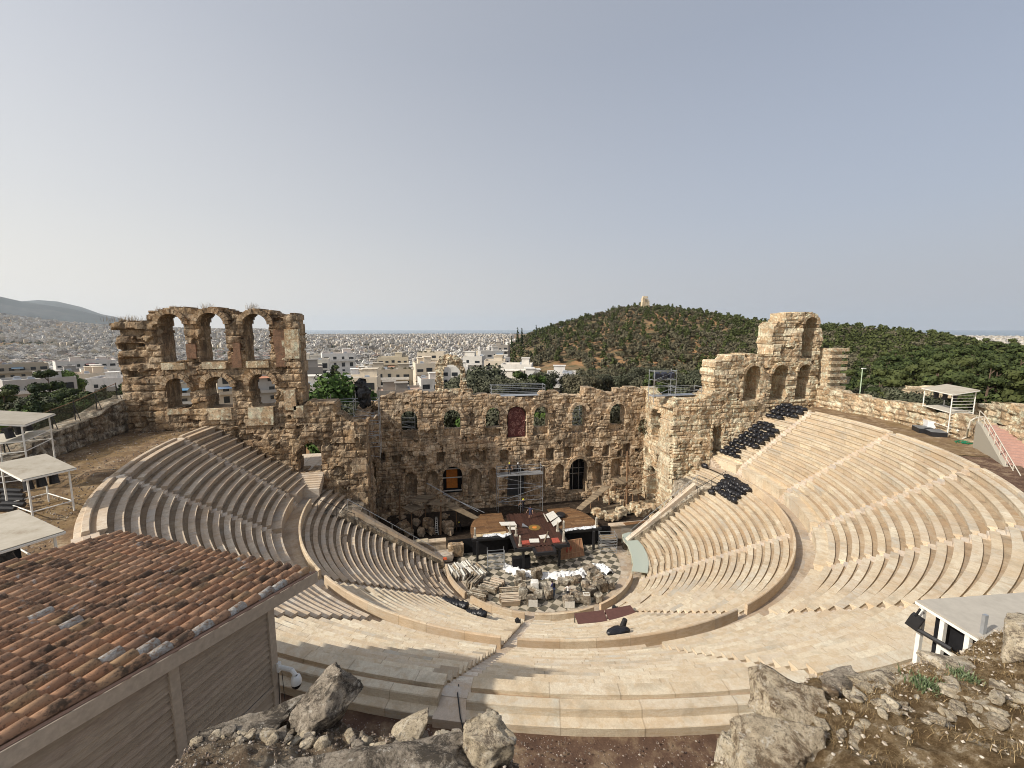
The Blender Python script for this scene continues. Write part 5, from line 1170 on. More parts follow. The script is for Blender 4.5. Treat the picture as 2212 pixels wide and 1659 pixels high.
h = hole(k2, 1428, 1592, 1180, 1455, YS+1.8); m = MB(); m.box(((h[0]+h[1])/2-.1, YS+2.2, (h[2]+h[3])/2+.4), ((h[1]-h[0])*.55, .05, (h[3]-h[2])*.62)); o = m.build('orange_banner', M_orange); tag(o, 'orange cloth hanging behind the left stage doorway', 'banner')
m = MB(); m.box(((h[0]+h[1])/2, YS+2.3, (h[2]+h[3])/2), (4.2, .06, h[3]-h[2]+1.5)); o = m.build('dark_screen', M_dark); tag(o, 'black screen behind the orange cloth in the left stage doorway', 'screen')
m = MB()
for z in (h[3]-.55, h[3]-1.9, h[2]+1.0): m.box(((h[0]+h[1])/2, YS+2.0, z), (h[1]-h[0]+.4, .1, .14))
o = m.build('white_bars', M_white); tag(o, 'white horizontal bars across the left stage doorway', 'bars')
for kk, a, lab in ((k2, (1990, 2150, 1195, 1480), 'grey sheet closing the back of the central stage doorway'), (k3, (540, 690, 1115, 1425), 'black shutter frame behind the right stage doorway')):
    h = hole(kk, *a, YS+1.8); m = MB(); m.box(((h[0]+h[1])/2, YS+2.6, (h[2]+h[3])/2), (5, .06, h[3]-h[2]+2)); o = m.build('door_screen', M_dark if kk is k3 else plain('grey_sheet', (.12, .125, .13), .7)); tag(o, lab, 'screen')
m = MB()
for x in (-.5, .5): m.box(((h[0]+h[1])/2+x-.3, YS+2.4, (h[2]+h[3])/2), (.07, .05, h[3]-h[2]))
for z in (.3, 1.2): m.box(((h[0]+h[1])/2, YS+2.4, (h[2]+h[3])/2+z), (2.6, .05, .08))
o = m.build('glazing_bars', M_steel); tag(o, 'grey frame bars in the right stage doorway', 'bars')
# ---- timber works left and right on the stage
def pole(k, x0, y0, Z0, x1, y1, Y1=None, r=.09, parent=None, mat=None):
    p = sZ(k, x0, y0, Z0); q = sY(k, x1, y1, p[1] if Y1 is None else Y1); m = MB(); mid = (p+q)/2+np.array([rnd.uniform(-.08, .08), 0, 0]); m.tube(p-[0, 0, .3], mid, r*1.1, 7, r); m.tube(mid, q, r, 7, r*.75); return m.build('pole', mat or M_pole, parent)
t = thing('timber_shelter', 'rickety grey board platform on crooked poles at the left of the stage', 'timber frame', sZ(ky, 600, 900, .1))
for P, n, Zq in (([(380, 435), (560, 362), (790, 372), (640, 470)], 8, 5.0), ([(300, 545), (500, 495), (640, 540), (440, 620)], 7, 4.2), ([(660, 500), (800, 415), (980, 480), (880, 520)], 6, 4.7)):
    boards([sZ(ky, x, y, Zq) for x, y in P], n, .06, .05, 0, t, 'platform', M_gb)
for x0, y0, x1, y1, r in ((445, 960, 440, 600, .1), (660, 800, 640, 500, .08), (865, 930, 870, 440, .14), (280, 830, 275, 300, .1), (500, 850, 580, 590, .05), (985, 700, 990, 560, .06), (1100, 870, 1090, 590, .08), (330, 560, 365, 330, .06)): pole(ky, x0, y0, .15, x1, y1, None, r, t)
for a, b in (((660, 190), (1410, 610)), ((900, 350), (1500, 620))): m = MB(); m.tube(sY(ky, *a, 8.2), sY(ky, *b, 7.6), .045); m.build('handrail', M_steel, t)
t = thing('timber_ramp', 'brown plank ramp sloping down from the left shelter to the plank deck', 'ramp', sZ(ky, 1150, 640, 1))
boards([sZ(ky, 880, 500, 4.6), sZ(ky, 1010, 470, 4.6), sZ(ky, 1430, 690, 2.72), sZ(ky, 1350, 715, 2.72)], 16, .06, .02, 1, t, 'planks', M_gb)
t = thing('timber_ramp', 'battened plank ramp climbing to the right-hand timber platform', 'ramp', (9, 7.4, 2.6))
boards([sZ(kw, 250, 925, 2.7), sZ(kw, 335, 950, 2.7), sZ(kw, 755, 610, 5.6), sZ(kw, 645, 590, 5.6)], 22, .07, .04, 1, t, 'planks', M_gb); 
for x0, y0, x1, y1 in ((465, 1050, 462, 850), (585, 930, 580, 760)): pole(kw, x0, y0, .3, x1, y1, None, .1, t)
t = thing('timber_platform', 'high timber platform of rough poles and boards at the right of the stage', 'timber frame', sZ(kw, 950, 950, 1))
boards([sZ(kw, x, y, 5.9) for x, y in ((760, 490), (1000, 470), (1090, 515), (900, 580))], 7, .07, .04, 0, t, 'platform', M_gb)
boards([sZ(kw, x, y, 4.6) for x, y in ((1010, 670), (1170, 640), (1230, 680), (1100, 730))], 6, .06, .1, 0, t, 'lower_platform', M_gb)
for x0, y0, x1, y1, r in ((995, 930, 995, 100, .13), (1195, 640, 1200, 160, .13), (735, 870, 720, 620, .1), (980, 940, 990, 560, .13), (1175, 940, 1150, 560, .08), (1075, 850, 1075, 720, .1), (810, 830, 820, 600, .09), (1265, 850, 1240, 600, .07), (930, 970, 985, 600, .05)): pole(kw, x0, y0, 1.7, x1, y1, None, r, t)
for a, b in (((770, 605), (1195, 745)), ((985, 590), (1150, 640)), ((1010, 320), (1300, 385)), ((1000, 430), (1190, 470)), ((1190, 500), (1415, 420)), ((1300, 400), (1415, 495))): m = MB(); m.tube(sY(kw, *a, 7.3), sY(kw, *b, 7.2), .065); m.build('crossbar', M_pole, t)
slabP = [sZ(kw, x, y, 1.95) for x, y in ((565, 935), (860, 858), (1000, 935), (745, 1010))]
m = MB(); boards(slabP, 7, .08, .03, 1, None, '', None, m); o = m.build('board_pallet', M_gb); tag(o, 'flat board pallet lying before the right timber platform', 'pallet')
m = MB(); boards([sZ(kw, x, y, 2.1) for x, y in ((930, 1135), (1300, 1098), (1335, 1125), (975, 1172))], 3, .06, .02, 0, None, '', None, m); o = m.build('rust_brown_planks', M_deck); tag(o, 'orange-brown planks along the right stage front', 'planks')
m = MB(); boards([sZ(ky, x, y, 2.1) for x, y in ((240, 1045), (688, 990), (690, 1045), (300, 1078))], 2, .1, .01, 0, None, '', None, m); o = m.build('pale_board', plain('weathered_board', (.42, .35, .25), .8)); tag(o, 'long pale board along the left stage front', 'board')
t = thing('ladder', 'white aluminium stepladder standing in the left pit', 'ladder', sZ(ky, 805, 940, .1)); a, b, c_, d_ = sZ(ky, 780, 945, .15), sZ(ky, 832, 942, .15), None, None
for p in (a, b): m = MB(); q = sY(ky, 798 if p is a else 812, 682, a[1]+.6); m.tube(p, q, .04); m.build('rail', M_white, t)
m = MB()
for i in range(1, 8): f = i/8; q0, q1 = sY(ky, 798, 682, a[1]+.6), sY(ky, 812, 682, a[1]+.6); m.tube(a+(q0-a)*f, b+(q1-b)*f, .04)
m.build('rung', M_white, t)
# ---- stones: left pit, right stage, orchestra blocks and slab stacks
GS = 'tumbled ancient blocks in the dark left pit'; kk = 0
for x, y, s in ((60, 800, 1.3), (140, 850, 1.0), (330, 900, 1.5), (400, 960, 1.0), (520, 860, 1.2), (590, 950, 1.1), (690, 880, 1.5), (740, 940, .9), (960, 890, 1.6), (1010, 940, .9), (300, 800, 1.1), (930, 780, 1.2), (560, 760, 1.2), (1380, 470, 1.3), (1440, 500, 1.2), (1530, 520, 1.1), (1600, 490, 1.3), (1260, 470, 1.1)):
    p = sZ(ky, x, y, .15 if y > 700 else 1.0); block(p, (s, s*.8, s*rnd.uniform(.7, 1.1)), rnd.uniform(0, 3), M_wallC, 'stone_block', 'rough ancient block lying in the shaded left part of the stage', GS, kk); kk += 1
GS = 'tumbled pale blocks on the right of the stage'
for x, y, s in ((540, 1030, 1.2), (600, 1080, .9), (650, 1040, .8), (730, 1110, 1.1), (800, 1110, 1.1), (860, 1100, 1.1), (900, 1040, 1.3), (960, 1000, 1.3), (1040, 980, 1.3), (1100, 1010, 1.3), (1180, 1040, 1.4), (1250, 1030, 1.2), (1330, 1000, 1.3), (1420, 980, 1.6), (1100, 920, 1.2), (1330, 900, 1.3), (830, 840, 1.2), (940, 900, 1.0), (1380, 830, 1.2), (700, 850, 1.1), (780, 780, 1.0), (1240, 930, 1.2), (1380, 1100, .9)):
    p = sZ(kw, x, y, 1.65); block(p, (s, s*.75, s*rnd.uniform(.6, 1.0)), rnd.uniform(-.5, .5), M_wallR, 'stone_block', 'pale ancient block in the row on the right of the stage', GS, kk); kk += 1
def blk2(*a, **k): return block(*a, **k)
GO = 'large marble blocks standing in the orchestra'
ob = [(745, 1200, 1.1, .9, .9, 0), (970, 1200, 1.1, 1.0, 1.3, 0), (710, 1300, .9, .8, .9, 0), (940, 1380, .95, .9, 1.3, 1), (1070, 1370, 1.1, .9, .9, 0), (770, 1400, 1.0, .8, 1.0, 0), (770, 1500, 1.0, .9, 1.3, 0), (900, 1450, .9, .8, .9, 0), (990, 1480, 1.0, .8, .9, 0), (905, 1580, 1.2, .9, 1.1, 2), (1140, 1490, .9, .9, 1.3, 0), (1350, 1280, 1.3, .8, .7, 0), (1450, 1270, 1.2, .8, .7, 0), (1560, 1250, 1.2, .8, .7, 0), (1740, 1110, 1.6, .9, .9, 0), (1790, 1180, 1.5, .9, .9, 0), (1870, 1260, 1.4, .9, .9, 0), (1680, 1330, 1.0, .8, .8, 0), (1900, 1380, 1.4, 1.0, 1.2, 0), (2040, 1340, .9, .8, 1.0, 0), (1760, 1440, 1.2, .9, .9, 0), (1580, 1540, .9, .8, 1.1, 0), (1690, 1560, .9, .8, 1.2, 2), (1870, 1530, .9, .9, .9, 0), (1430, 1590, 1.3, 1.0, 1.0, 3), (1500, 1440, 1.0, .8, .6, 0), (1610, 1470, 1.0, .8, .6, 0), (1830, 1350, .9, .8, .8, 0)]
for i, (x, y, a, b, h, kind) in enumerate(ob):
    p = sZ(kz, x, y+10, .15)
    lab = ['weathered brown-white block in the crowded group on the orchestra floor', 'bright white squared block near the middle of the orchestra', 'block with a bright cut white face', 'wide block with a smooth pale front at the orchestra edge'][kind]
    lab = {9: 'block with a white cut face on the central aisle line', 22: 'block with a white top right of the white-shirted person'}.get(i, lab)
    a, b, h = a*.88, b*.88, h*.85; o = block(p, (a, b, h), rnd.uniform(-.5, .5) if kind == 0 else -.2, M_wallO if kind != 1 else plain('fresh_marble', (.72, .70, .65), .6, var=.1), 'stone_block', lab, GO, i+60, .1 if kind == 0 else .04)
    if kind in (2, 3):
        m = MB(); m.box((p[0], p[1]-b*.46, p[2]+h*.45), (a*.86, .12, h*.8), rz=-.2) if i != 22 else m.box((p[0], p[1], p[2]+h*.98), (a*.8, b*.8, .12), rz=-.2)
        m.build('cut_face', M_board, o)
GT = 'thin marble slabs stacked on edge in the orchestra'
def stack(x, y, n, L, h, rz, lean, lab, th=.09):
    p = sZ(kz if x > 0 else kz, abs(x), y, .15); c_, s_ = math.cos(rz), math.sin(rz)
    t = thing('slab_stack', lab, 'slab stack', p, GT)
    for i in range(n):
        m = MB(); m.cb = rnd.random(); d = (i-(n-1)/2)*(th+.05); hh = h*rnd.uniform(.75, 1.1); LL = L*rnd.uniform(.8, 1.1); off = rnd.uniform(-.1, .1)
        m.box((p[0]-s_*d+c_*off, p[1]+c_*d+s_*off, p[2]+hh/2), (LL, th, hh), rz=rz, rx=lean+rnd.uniform(-.05, .05)); m.build('slab', M_wallO if rnd.random() < .6 else M_marL, t)
def sk(x, y, n, L, h, rz, lean, lab):
    X, Y_ = ky(x, y); q = ((X*1.8228-1850)/.2712, (Y_*1.8228-1950)/.2712); pp = atZ(X, Y_, .15)
    t = thing('slab_stack', lab, 'slab stack', pp, GT); c_, s_ = math.cos(rz), math.sin(rz)
    for i in range(n):
        m = MB(); m.cb = rnd.random(); d = (i-(n-1)/2)*.15; hh = h*rnd.uniform(.75, 1.1); LL = L*rnd.uniform(.8, 1.1); off = rnd.uniform(-.1, .1)
        m.box((pp[0]-s_*d+c_*off, pp[1]+c_*d+s_*off, pp[2]+hh/2), (LL, .09, hh), rz=rz, rx=lean+rnd.uniform(-.05, .05)); m.build('slab', M_wallO if rnd.random() < .55 else M_board, t)
sk(1030, 1500, 12, 1.5, .7, 1.9, .3, 'long row of thin slabs nearest the left seats'); sk(1180, 1440, 14, 1.4, .7, 1.9, .3, 'second row of thin leaning slabs by the chequered floor')
sk(1330, 1480, 12, 1.3, .6, 2.0, .35, 'third row of thin leaning slabs by the chequered floor'); sk(1150, 1560, 10, 1.4, .7, 1.8, .3, 'slab row on the left just above the low orchestra wall')
sk(1420, 1540, 10, 1.2, .6, 2.0, .3, 'slab row ending at the open chequered floor')
stack(60, 1310, 9, 1.6, .9, .9, .25, 'tall slab stack against the low orchestra wall at left'); stack(290, 1370, 10, 1.9, .7, -.55, .3, 'slab stack running toward the middle of the orchestra')
stack(130, 1480, 9, 1.9, .7, -.5, .3, 'slab stack right behind the low orchestra wall'); stack(580, 1450, 9, 2.0, .6, -.1, .3, 'reddish slab pile left of the marble blocks'); stack(580, 1560, 10, 2.0, .7, -.08, .3, 'lowest slab pile beside the aisle block'); stack(400, 1300, 8, 1.4, .6, -.6, .3, 'small slab stack at the edge of the chequered floor')
# glass walkway at the right end of the orchestra
t = thing('glass_walkway', 'curved greenish glass walkway at the foot of the right seats', 'walkway', (12, 1, .9)); mg = NT('green_glass', .12, .5); M_gg = mg.col((.40, .45, .40)); m = MB()
out = [sZ(kw, x, y, 1.35) for x, y in ((1270, 1262), (1010, 1275), (925, 1300), (940, 1370), (1010, 1470), (1060, 1600), (1085, 1740), (1065, 1830))]; inn = [sZ(kw, x, y, 1.35) for x, y in ((1275, 1268), (1200, 1290), (1120, 1345), (1160, 1400), (1230, 1480), (1285, 1600), (1310, 1720), (1290, 1860))]
for i in range(7): a, b, c_, d_ = out[i], out[i+1], inn[i+1], inn[i]; u = np.array([0, 0, .1]); m.hexa([a-u, b-u, c_-u, d_-u], [a, b, c_, d_]); 
m.build('glass', M_gg, t); m = MB()
for i in range(1, 8): m.tube(out[i]-[0, 0, .1], out[i]-[0, 0, 1.2], .04)
for i in range(7): m.tube(out[i]-[0, 0, .12], out[i+1]-[0, 0, .12], .07)
m.build('edge_frame', plain('green_grey_metal', (.40, .42, .34), .5), t)
m = MB(); p = sZ(k8, 1018, 985, .2); m.box((p[0], p[1], p[2]+.65), (2.1, .7, 1.35)); o = m.build('black_box', M_dark); tag(o, 'black cloth-covered box under the left leg of the dark platform', 'box')
p = sZ(ky, 930, 1300, 1.0); m = MB(); m.box((p[0], p[1], p[2]+.1), (.5, .3, .22), taper=.7); m.box((p[0]-.4, p[1], p[2]+.06), (.35, .25, .14)); o = m.build('power_tool', plain('orange_red_plastic', (.60, .12, .05), .5)); tag(o, 'small orange-red tool on the block left of the orchestra', 'tool')
p = sZ(ky, 850, 1330, .15); o = block(p+[0, .3, 0], (3.2, 1.6, .85), .1, M_marL, 'stone_block', 'low pale platform block carrying the orange tool', None, 90, .03)
p = sZ(ky, 1090, 1250, .15); o = block(p, (1.9, .8, 1.6), 0, M_wallC, 'stone_block', 'upright mottled block before the black cloth at left', None, 91, .06)
def seatz(r, low): return (ZL0+(math.floor((r-RL0)/dL)+1)*hL+.055) if low else (ZU0+(math.floor((r-RU0)/dU)+1)*hU+.055)
def seatp(row, ang, low=True, o=.22):
    r = (RL0+row*dL if low else RU0+row*dU)+o; x, y, _ = ringpt(r, ang, 0); return np.array([x, y, (ZL0+(row+1)*hL if low else ZU0+(row+1)*hU)+.045])
def seathit(k, x, y, low=True):
    Z = 8. if low else 12.
    for _ in range(12):
        p = sZ(k, x, y, Z); r = math.hypot(p[0], p[1]); r = min(max(r, RL0+.1 if low else RU0+.1), 25.2 if low else 37.2); Z = .5*Z+.5*seatz(r, low)
    a = math.degrees(math.atan2(p[0], -p[1])); q = ringpt(r, a, seatz(r, low)-.03); return np.array(q), a
# brown tables on the lower rows
for i, (P, lb) in enumerate((([(-.42, -14.65), (2.3, -14.72), (2.05, -16.15), (-.52, -16.0)], 'left brown folding table on the lower seats'), ([(2.38, -14.7), (4.9, -14.5), (4.92, -15.88), (2.2, -16.1)], 'right brown folding table on the lower seats'))):
    t = thing('folding_table', lb, 'table', (P[0][0]+1.2, -15.3, 2.4), 'brown tables on the lower seats'); m = MB(); m.hexa([(x, y, 3.33) for x, y in P[::-1]], [(x, y, 3.40) for x, y in P[::-1]]); m.build('tabletop', M_brown, t)
    for x, y in P: m = MB(); cx, cy = sum(q[0] for q in P)/4, sum(q[1] for q in P)/4; x2, y2 = x+(cx-x)*.05, y+(cy-y)*.05; zf = ZL0+math.floor((math.hypot(x2, y2)-RL0)/dL)*hL+.1; m.box((x2, y2, (zf+3.33)/2), (.07, .07, 3.33-zf)); m.build('leg', M_black, t)
# stage lights left on the seats
def mlight(p, lab, s=1., up=0.):
    t = thing('stage_light', lab, 'stage light', p, 'black stage lights on the seats'); m = MB(); m.box((p[0], p[1], p[2]+.09*s), (.42*s, .34*s, .18*s)); m.build('base', M_black, t)
    m = MB(); m.box((p[0]-.2*s, p[1], p[2]+.36*s), (.05*s, .12*s, .4*s)); m.box((p[0]+.2*s, p[1], p[2]+.36*s), (.05*s, .12*s, .4*s)); m.build('yoke', M_black, t)
    m = MB(); m.tube((p[0], p[1]+.2*s, p[2]+.42*s), (p[0], p[1]-.22*s, p[2]+(.5+up)*s), .15*s, 12, .19*s); m.build('head', M_black, t)
kq = cv(1800, 2200, .3617)
mlight(seathit(kq, 660, 655)[0], 'black stage light beside the foot of the central steps', 1.1); mlight(seathit(kq, 1718, 530)[0], 'black stage light behind the right brown table', 1.2)
p = seathit(kq, 1810, 772)[0]; t = thing('stage_light', 'tall black follow spot standing behind the black bag', 'stage light', p, 'black stage lights on the seats'); m = MB()
for a in (0, 2.1, 4.2): m.tube((p[0]+.35*math.cos(a), p[1]+.35*math.sin(a), p[2]-.2), (p[0], p[1], p[2]+.7), .03)
m.build('stand', M_black, t); m = MB(); m.tube((p[0]-.1, p[1], p[2]+.6), (p[0]+.1, p[1], p[2]+1.25), .22, 10, .17); m.build('head', M_black, t)
def sackmesh(seed, L=.95, r_=.34):
    n, k = 16, 14; V = []
    for i in range(n+1):
        u = i/n*2-1; rr = r_*(1-abs(u)**3.2)**.5 if abs(u) < 1 else .02
        for j in range(k):
            t = 2*math.pi*j/k; q = rr*(1+.28*float(fbm(u*3.1+seed*7, math.cos(t)*1.7, math.sin(t)*1.7, 3))); V.append((u*L/2, q*math.cos(t), max(0, r_*.75+q*math.sin(t)*.85)))
    return V, [(i*k+j, i*k+(j+1) % k, (i+1)*k+(j+1) % k, (i+1)*k+j) for i in range(n) for j in range(k)]
M_sack = NT('black_bin_liner', .28, .5); M_sack.bump(M_sack.noise(7, 5), .8, .06); M_sack = M_sack.col((.014, .014, .017))
sacks = []
for s in range(4): v, f = sackmesh(s); o = mkobj('black_sack', v, f, M_sack, None, (0, 0, 0), smooth=True); sacks.append([o, False])
def sack(p, rz, sc_, lab, grp):
    e = rnd.choice(sacks)
    if not e[1]: o = e[0]; e[1] = True
    else: o = e[0].copy(); col.objects.link(o)
    o.location = [float(q) for q in p]; o.rotation_euler = (rnd.uniform(-.1, .1), rnd.uniform(-.1, .1), rz); o.scale = (sc_, sc_*rnd.uniform(.9, 1.15), sc_*rnd.uniform(.85, 1.2)); tag(o, lab, 'bag', grp)
def endang(r): return 90+math.degrees(math.asin(5.0/r))
for row, cnt in ((0, 4), (1, 3), (2, 3), (3, 5), (4, 6), (5, 6), (6, 6), (7, 5), (8, 3), (10, 3), (11, 5), (12, 6), (13, 5)):
    r = RU0+row*dU+.3; e = endang(r)-.7; grp = 'black sacks on the middle rows by the right tower' if row < 9 else 'black sacks on the top rows by the right tower'
    for i in range(cnt):
        a = e-math.degrees((.5+i*.78)/r)
        if a < 90.8: continue
        p = seatp(row, a, False, .3); sack(p, R(a)-math.pi/2*0+rnd.uniform(-.4, .4)+math.pi/2, rnd.uniform(.95, 1.25), 'black sack in the middle heap climbing beside the right tower' if row < 9 else 'black sack in the top heap at the foot of the right tower', grp)
kb = cv(2650, 1600, .4728)
grp = 'black sacks on the top rows of the lower tier'
for x0, y0, x1, y1, n in ((480, 590, 640, 680, 8), (455, 612, 615, 702, 8), (425, 635, 585, 722, 8), (395, 652, 545, 745, 7), (350, 685, 480, 775, 6)):
    for i in range(n):
        f = i/max(1, n-1); q, a = seathit(kb, x0+(x1-x0)*f, y0+(y1-y0)*f+5); sack(q, R(a)+rnd.uniform(-.3, .3)+math.pi/2, rnd.uniform(.95, 1.2), 'black sack in the lower heap beside the right parapet', grp)
for x, y, lb in ((320, 730, 'single black sack left of the lower heap'), (508, 800, 'single black sack below the lower heap'), (320, 505, 'black sack by the right side doorway')):
    q, a = seathit(kb, x, y); sack(q, R(a), 1.1, lb, None)
kf = cv(1200, 2000, .6173)
for i in range(7):
    q, a = seathit(kf, 900+i*38, 585+i*15); sack(q, R(a), 1.05, 'black bundle in the row along the left lower seats', 'row of black bundles on the left lower seats')
q, a = seathit(kq, 1750, 815); sack(q, .08, 1.2, 'large black holdall on the lower seats right of the brown tables', None); hold_ = [o for o in col.objects if o.get('label', '').startswith('large black holdall')][0]; hold_.scale = (1.9, 1.0, .9)
# lamps at the ends of the lower tier
for k_, x, y, lb in ((k9, 1800, 1120, 'black spotlights on a brown stand at the left end of the lower tier'), (kb, 150, 650, 'black spotlights on a brown stand at the right end of the lower tier')):
    p = sZ(k_, x, y, 6.6); t = thing('lamp_bracket', lb, 'spotlights', p, 'spotlight brackets beside the stage'); m = MB(); m.box((p[0], p[1], p[2]), (1.6, .9, .06)); m.build('shelf', M_brown, t)
    for i in range(3): m = MB(); q = (p[0]-.5+i*.5, p[1], p[2]+.1); m.tube((q[0]-.05, q[1]+.2, q[2]+.1), (q[0]+.15, q[1]-.2, q[2]+.4), .13, 10, .16); m.build('spotlight', M_black, t)
    m = MB(); m.tube((p[0]+.6, p[1]-.4, p[2]-1.3), (p[0]+.6, p[1]-.4, p[2]), .05); m.build('post', M_brown, t)
    s_ = -1 if k_ is k9 else 1; q0 = np.array([s_*20.9, -.3, 6.9]); q1 = np.array([s_*24.6, -.6, 9.0]); t = thing('handrail', 'dark rail by the top lower rows on the %s' % ('left' if s_ < 0 else 'right'), 'handrail', q0, 'dark handrails by the top lower rows'); m = MB(); u = np.array([0, 0, .9]); m.tube(q0+u, q1+u, .03); m.build('rail', M_black, t)
    for i in range(3): m = MB(); a = q0+(q1-q0)*i/2; m.tube(a-[0, 0, .4], a+u, .028); m.build('post', M_black, t)
# ---------------------------------------------------------------- people
M_skin = plain('skin', (.45, .27, .19), .6, var=.08)
def person(p, face, shirt, trou, lab, pose=None, hair=(.03, .02, .015), helmet=None, h=1.75, skin_legs=False, vest=None):
    """one continuous skinned figure; face = heading in radians, 0 looks along +Y"""
    pose = pose or {}; s = h/1.75; bend = pose.get('bend', 0.); st = pose.get('stride', .09)
    t = thing('person', lab, 'person', p)
    J = {'pel': (0, 0, .95), 'bel': (0, .01, 1.1), 'che': (0, 0, 1.32), 'nek': (0, 0, 1.48), 'hd0': (0, .015, 1.56), 'hd1': (0, .02, 1.66), 'hd2': (0, .01, 1.73)}
    cb, sb = math.cos(bend), math.sin(bend)
    rb = lambda v: (v[0], v[1]*cb+(v[2]-.98)*sb, .98+(v[2]-.98)*cb-v[1]*sb) if v[2] > 1.0 else v
    for k_, sd in (('l', -1), ('r', 1)):
        y = st*sd; J['hip'+k_] = (sd*.1, 0, .9); J['kne'+k_] = (sd*.11, y*.5+.03, .49); J['ank'+k_] = (sd*.12, y, .09); J['toe'+k_] = (sd*.14, y+.16, .03)
        a = pose.get('arm'+k_, (.12, .1)); J['sho'+k_] = (sd*.18, 0, 1.43); el = (sd*(.22+a[0]*.8), a[1]*.5, 1.17+abs(a[1])*.12); wr = (sd*(.24+a[0]*1.6), a[1]*1.6+.06, .93+a[1]*.5); J['elb'+k_] = el; J['wri'+k_] = wr; J['pal'+k_] = (wr[0], wr[1]+.03, wr[2]-.07)
        for f in range(4): J['f%d%s' % (f, k_)] = (wr[0]+(f-1.5)*.02, wr[1]+.035, wr[2]-.12); J['g%d%s' % (f, k_)] = (wr[0]+(f-1.5)*.021, wr[1]+.055, wr[2]-.155-(.012 if f in (1, 2) else 0))
        J['t0'+k_] = (wr[0]-sd*.045, wr[1]+.05, wr[2]-.07); J['t1'+k_] = (wr[0]-sd*.055, wr[1]+.07, wr[2]-.105)
    E = [('pel', 'bel'), ('bel', 'che'), ('che', 'nek'), ('nek', 'hd0'), ('hd0', 'hd1'), ('hd1', 'hd2')]
    for k_ in 'lr': E += [('pel', 'hip'+k_), ('hip'+k_, 'kne'+k_), ('kne'+k_, 'ank'+k_), ('ank'+k_, 'toe'+k_), ('che', 'sho'+k_), ('sho'+k_, 'elb'+k_), ('elb'+k_, 'wri'+k_), ('wri'+k_, 'pal'+k_), ('pal'+k_, 't0'+k_), ('t0'+k_, 't1'+k_)]+[q for f in range(4) for q in (('pal'+k_, 'f%d%s' % (f, k_)), ('f%d%s' % (f, k_), 'g%d%s' % (f, k_)))]
    Rd = {'pel': (.15, .11), 'bel': (.145, .105), 'che': (.165, .115), 'nek': (.06, .06), 'hd0': (.07, .085), 'hd1': (.085, .10), 'hd2': (.06, .07), 'hip': (.095, .1), 'kne': (.06, .065), 'ank': (.042, .045), 'toe': (.045, .03), 'sho': (.065, .06), 'elb': (.044, .044), 'wri': (.028, .026), 'pal': (.04, .02)}
    names = list(J); ix = {n: i for i, n in enumerate(names)}
    me = bpy.data.meshes.new('body'); me.from_pydata([tuple(q*s for q in rb(J[n])) for n in names], [(ix[a], ix[b]) for a, b in E], [])
    o = bpy.data.objects.new('body', me); col.objects.link(o); o.parent = t
    md = o.modifiers.new('skin', 'SKIN'); md.use_smooth_shade = True; md.branch_smoothing = .3
    for i, n in enumerate(names):
        r_ = Rd.get(n[:3], (.0085, .0085)) if n[0] not in 'fgt' or n[:3] == 'toe' else (.0085, .0085); v = me.skin_vertices[0].data[i]; v.radius = (r_[0]*s, r_[1]*s)
    me.skin_vertices[0].data[ix['pel']].use_root = True
    o.modifiers.new('sub', 'SUBSURF').render_levels = 1; o.modifiers['sub'].levels = 1
    mt = NT('clothed_figure', .8, .2); tcn = mt.n.new('ShaderNodeTexCoord'); sp_ = mt.sep(tcn.outputs['Object']); z = sp_[2]; x = mt.math('ABSOLUTE', sp_[0])
    zz = mt.math('MULTIPLY', z, 1/s/2.); legs = (.45, .27, .19) if skin_legs else trou
    c = mt.ramp(zz, [(0, (.03, .025, .02)), (.052, legs), (.25, legs), (.252, trou), (.49, trou), (.495, shirt), (.745, shirt), (.75, (.45, .27, .19))], 'CONSTANT')
    arm = mt.math('MULTIPLY', mt.math('GREATER_THAN', x, .2*s), mt.math('LESS_THAN', z, 1.24*s)); arm = mt.math('MULTIPLY', arm, mt.math('GREATER_THAN', z, .6*s)); c = mt.mix(arm, c, (.45, .27, .19)) if bend < .2 else c
    mt.p.inputs['Roughness'].default_value = .8; me.materials.append(mt.col(c))
    hc = rb((0, .0, 1.69)); m = MB(); n = 12
    prf = [(.001, .115), (.06, .10), (.098, .055), (.112, 0.0), (.108, -.05 if not helmet else -.005)]+([(.135, -.012), (.132, -.02)] if helmet else [])
    m.lathe((hc[0]*s, hc[1]*s-.01, hc[2]*s), [(a*s, b*s) for a, b in prf], n); hm = plain('hard_hat', helmet, .35, .5) if helmet else plain('hair', hair, .8)
    ho = mkobj('hard_hat' if helmet else 'hair', [np.array(q)+ORG[t.name] for q in m.v], m.f, hm, t, smooth=True)
    fc = MB(); f0 = np.array(rb((0, .115, 1.63)))*s; fc.box(f0, (.025, .03, .045)); fc.box(f0+[0, -.005, -.045], (.045, .012, .012)); fc.box(f0+[-.032, -.01, .03], (.022, .012, .012)); fc.box(f0+[.032, -.01, .03], (.022, .012, .012)); fc.v = [tuple(np.array(q)+ORG[t.name]) for q in fc.v]
    fc.build('face_features', plain('face_shade', (.30, .15, .11), .7), t)
    if vest:
        m = MB(); cc = rb((0, -.1, 1.28)); m.box((cc[0]*s, cc[1]*s, cc[2]*s), (.3, .16, .42), taper=.8); m.v = [tuple(np.array(q)+ORG[t.name]) for q in m.v]; m.build('backpack', plain('dark_backpack', vest, .8), t)
    t.rotation_euler = (0, 0, face); return t
P_ = lambda k, x, y, Z: sZ(k, x, y, Z)
person(P_(kz, 775, 238, 2.8), math.pi*.05, (.02, .02, .025), (.02, .02, .03), 'worker in black with a yellow helmet standing at the back of the deck', {'arml': (.22, .05), 'armr': (.22, .05)}, helmet=(.75, .70, .08), h=1.85)
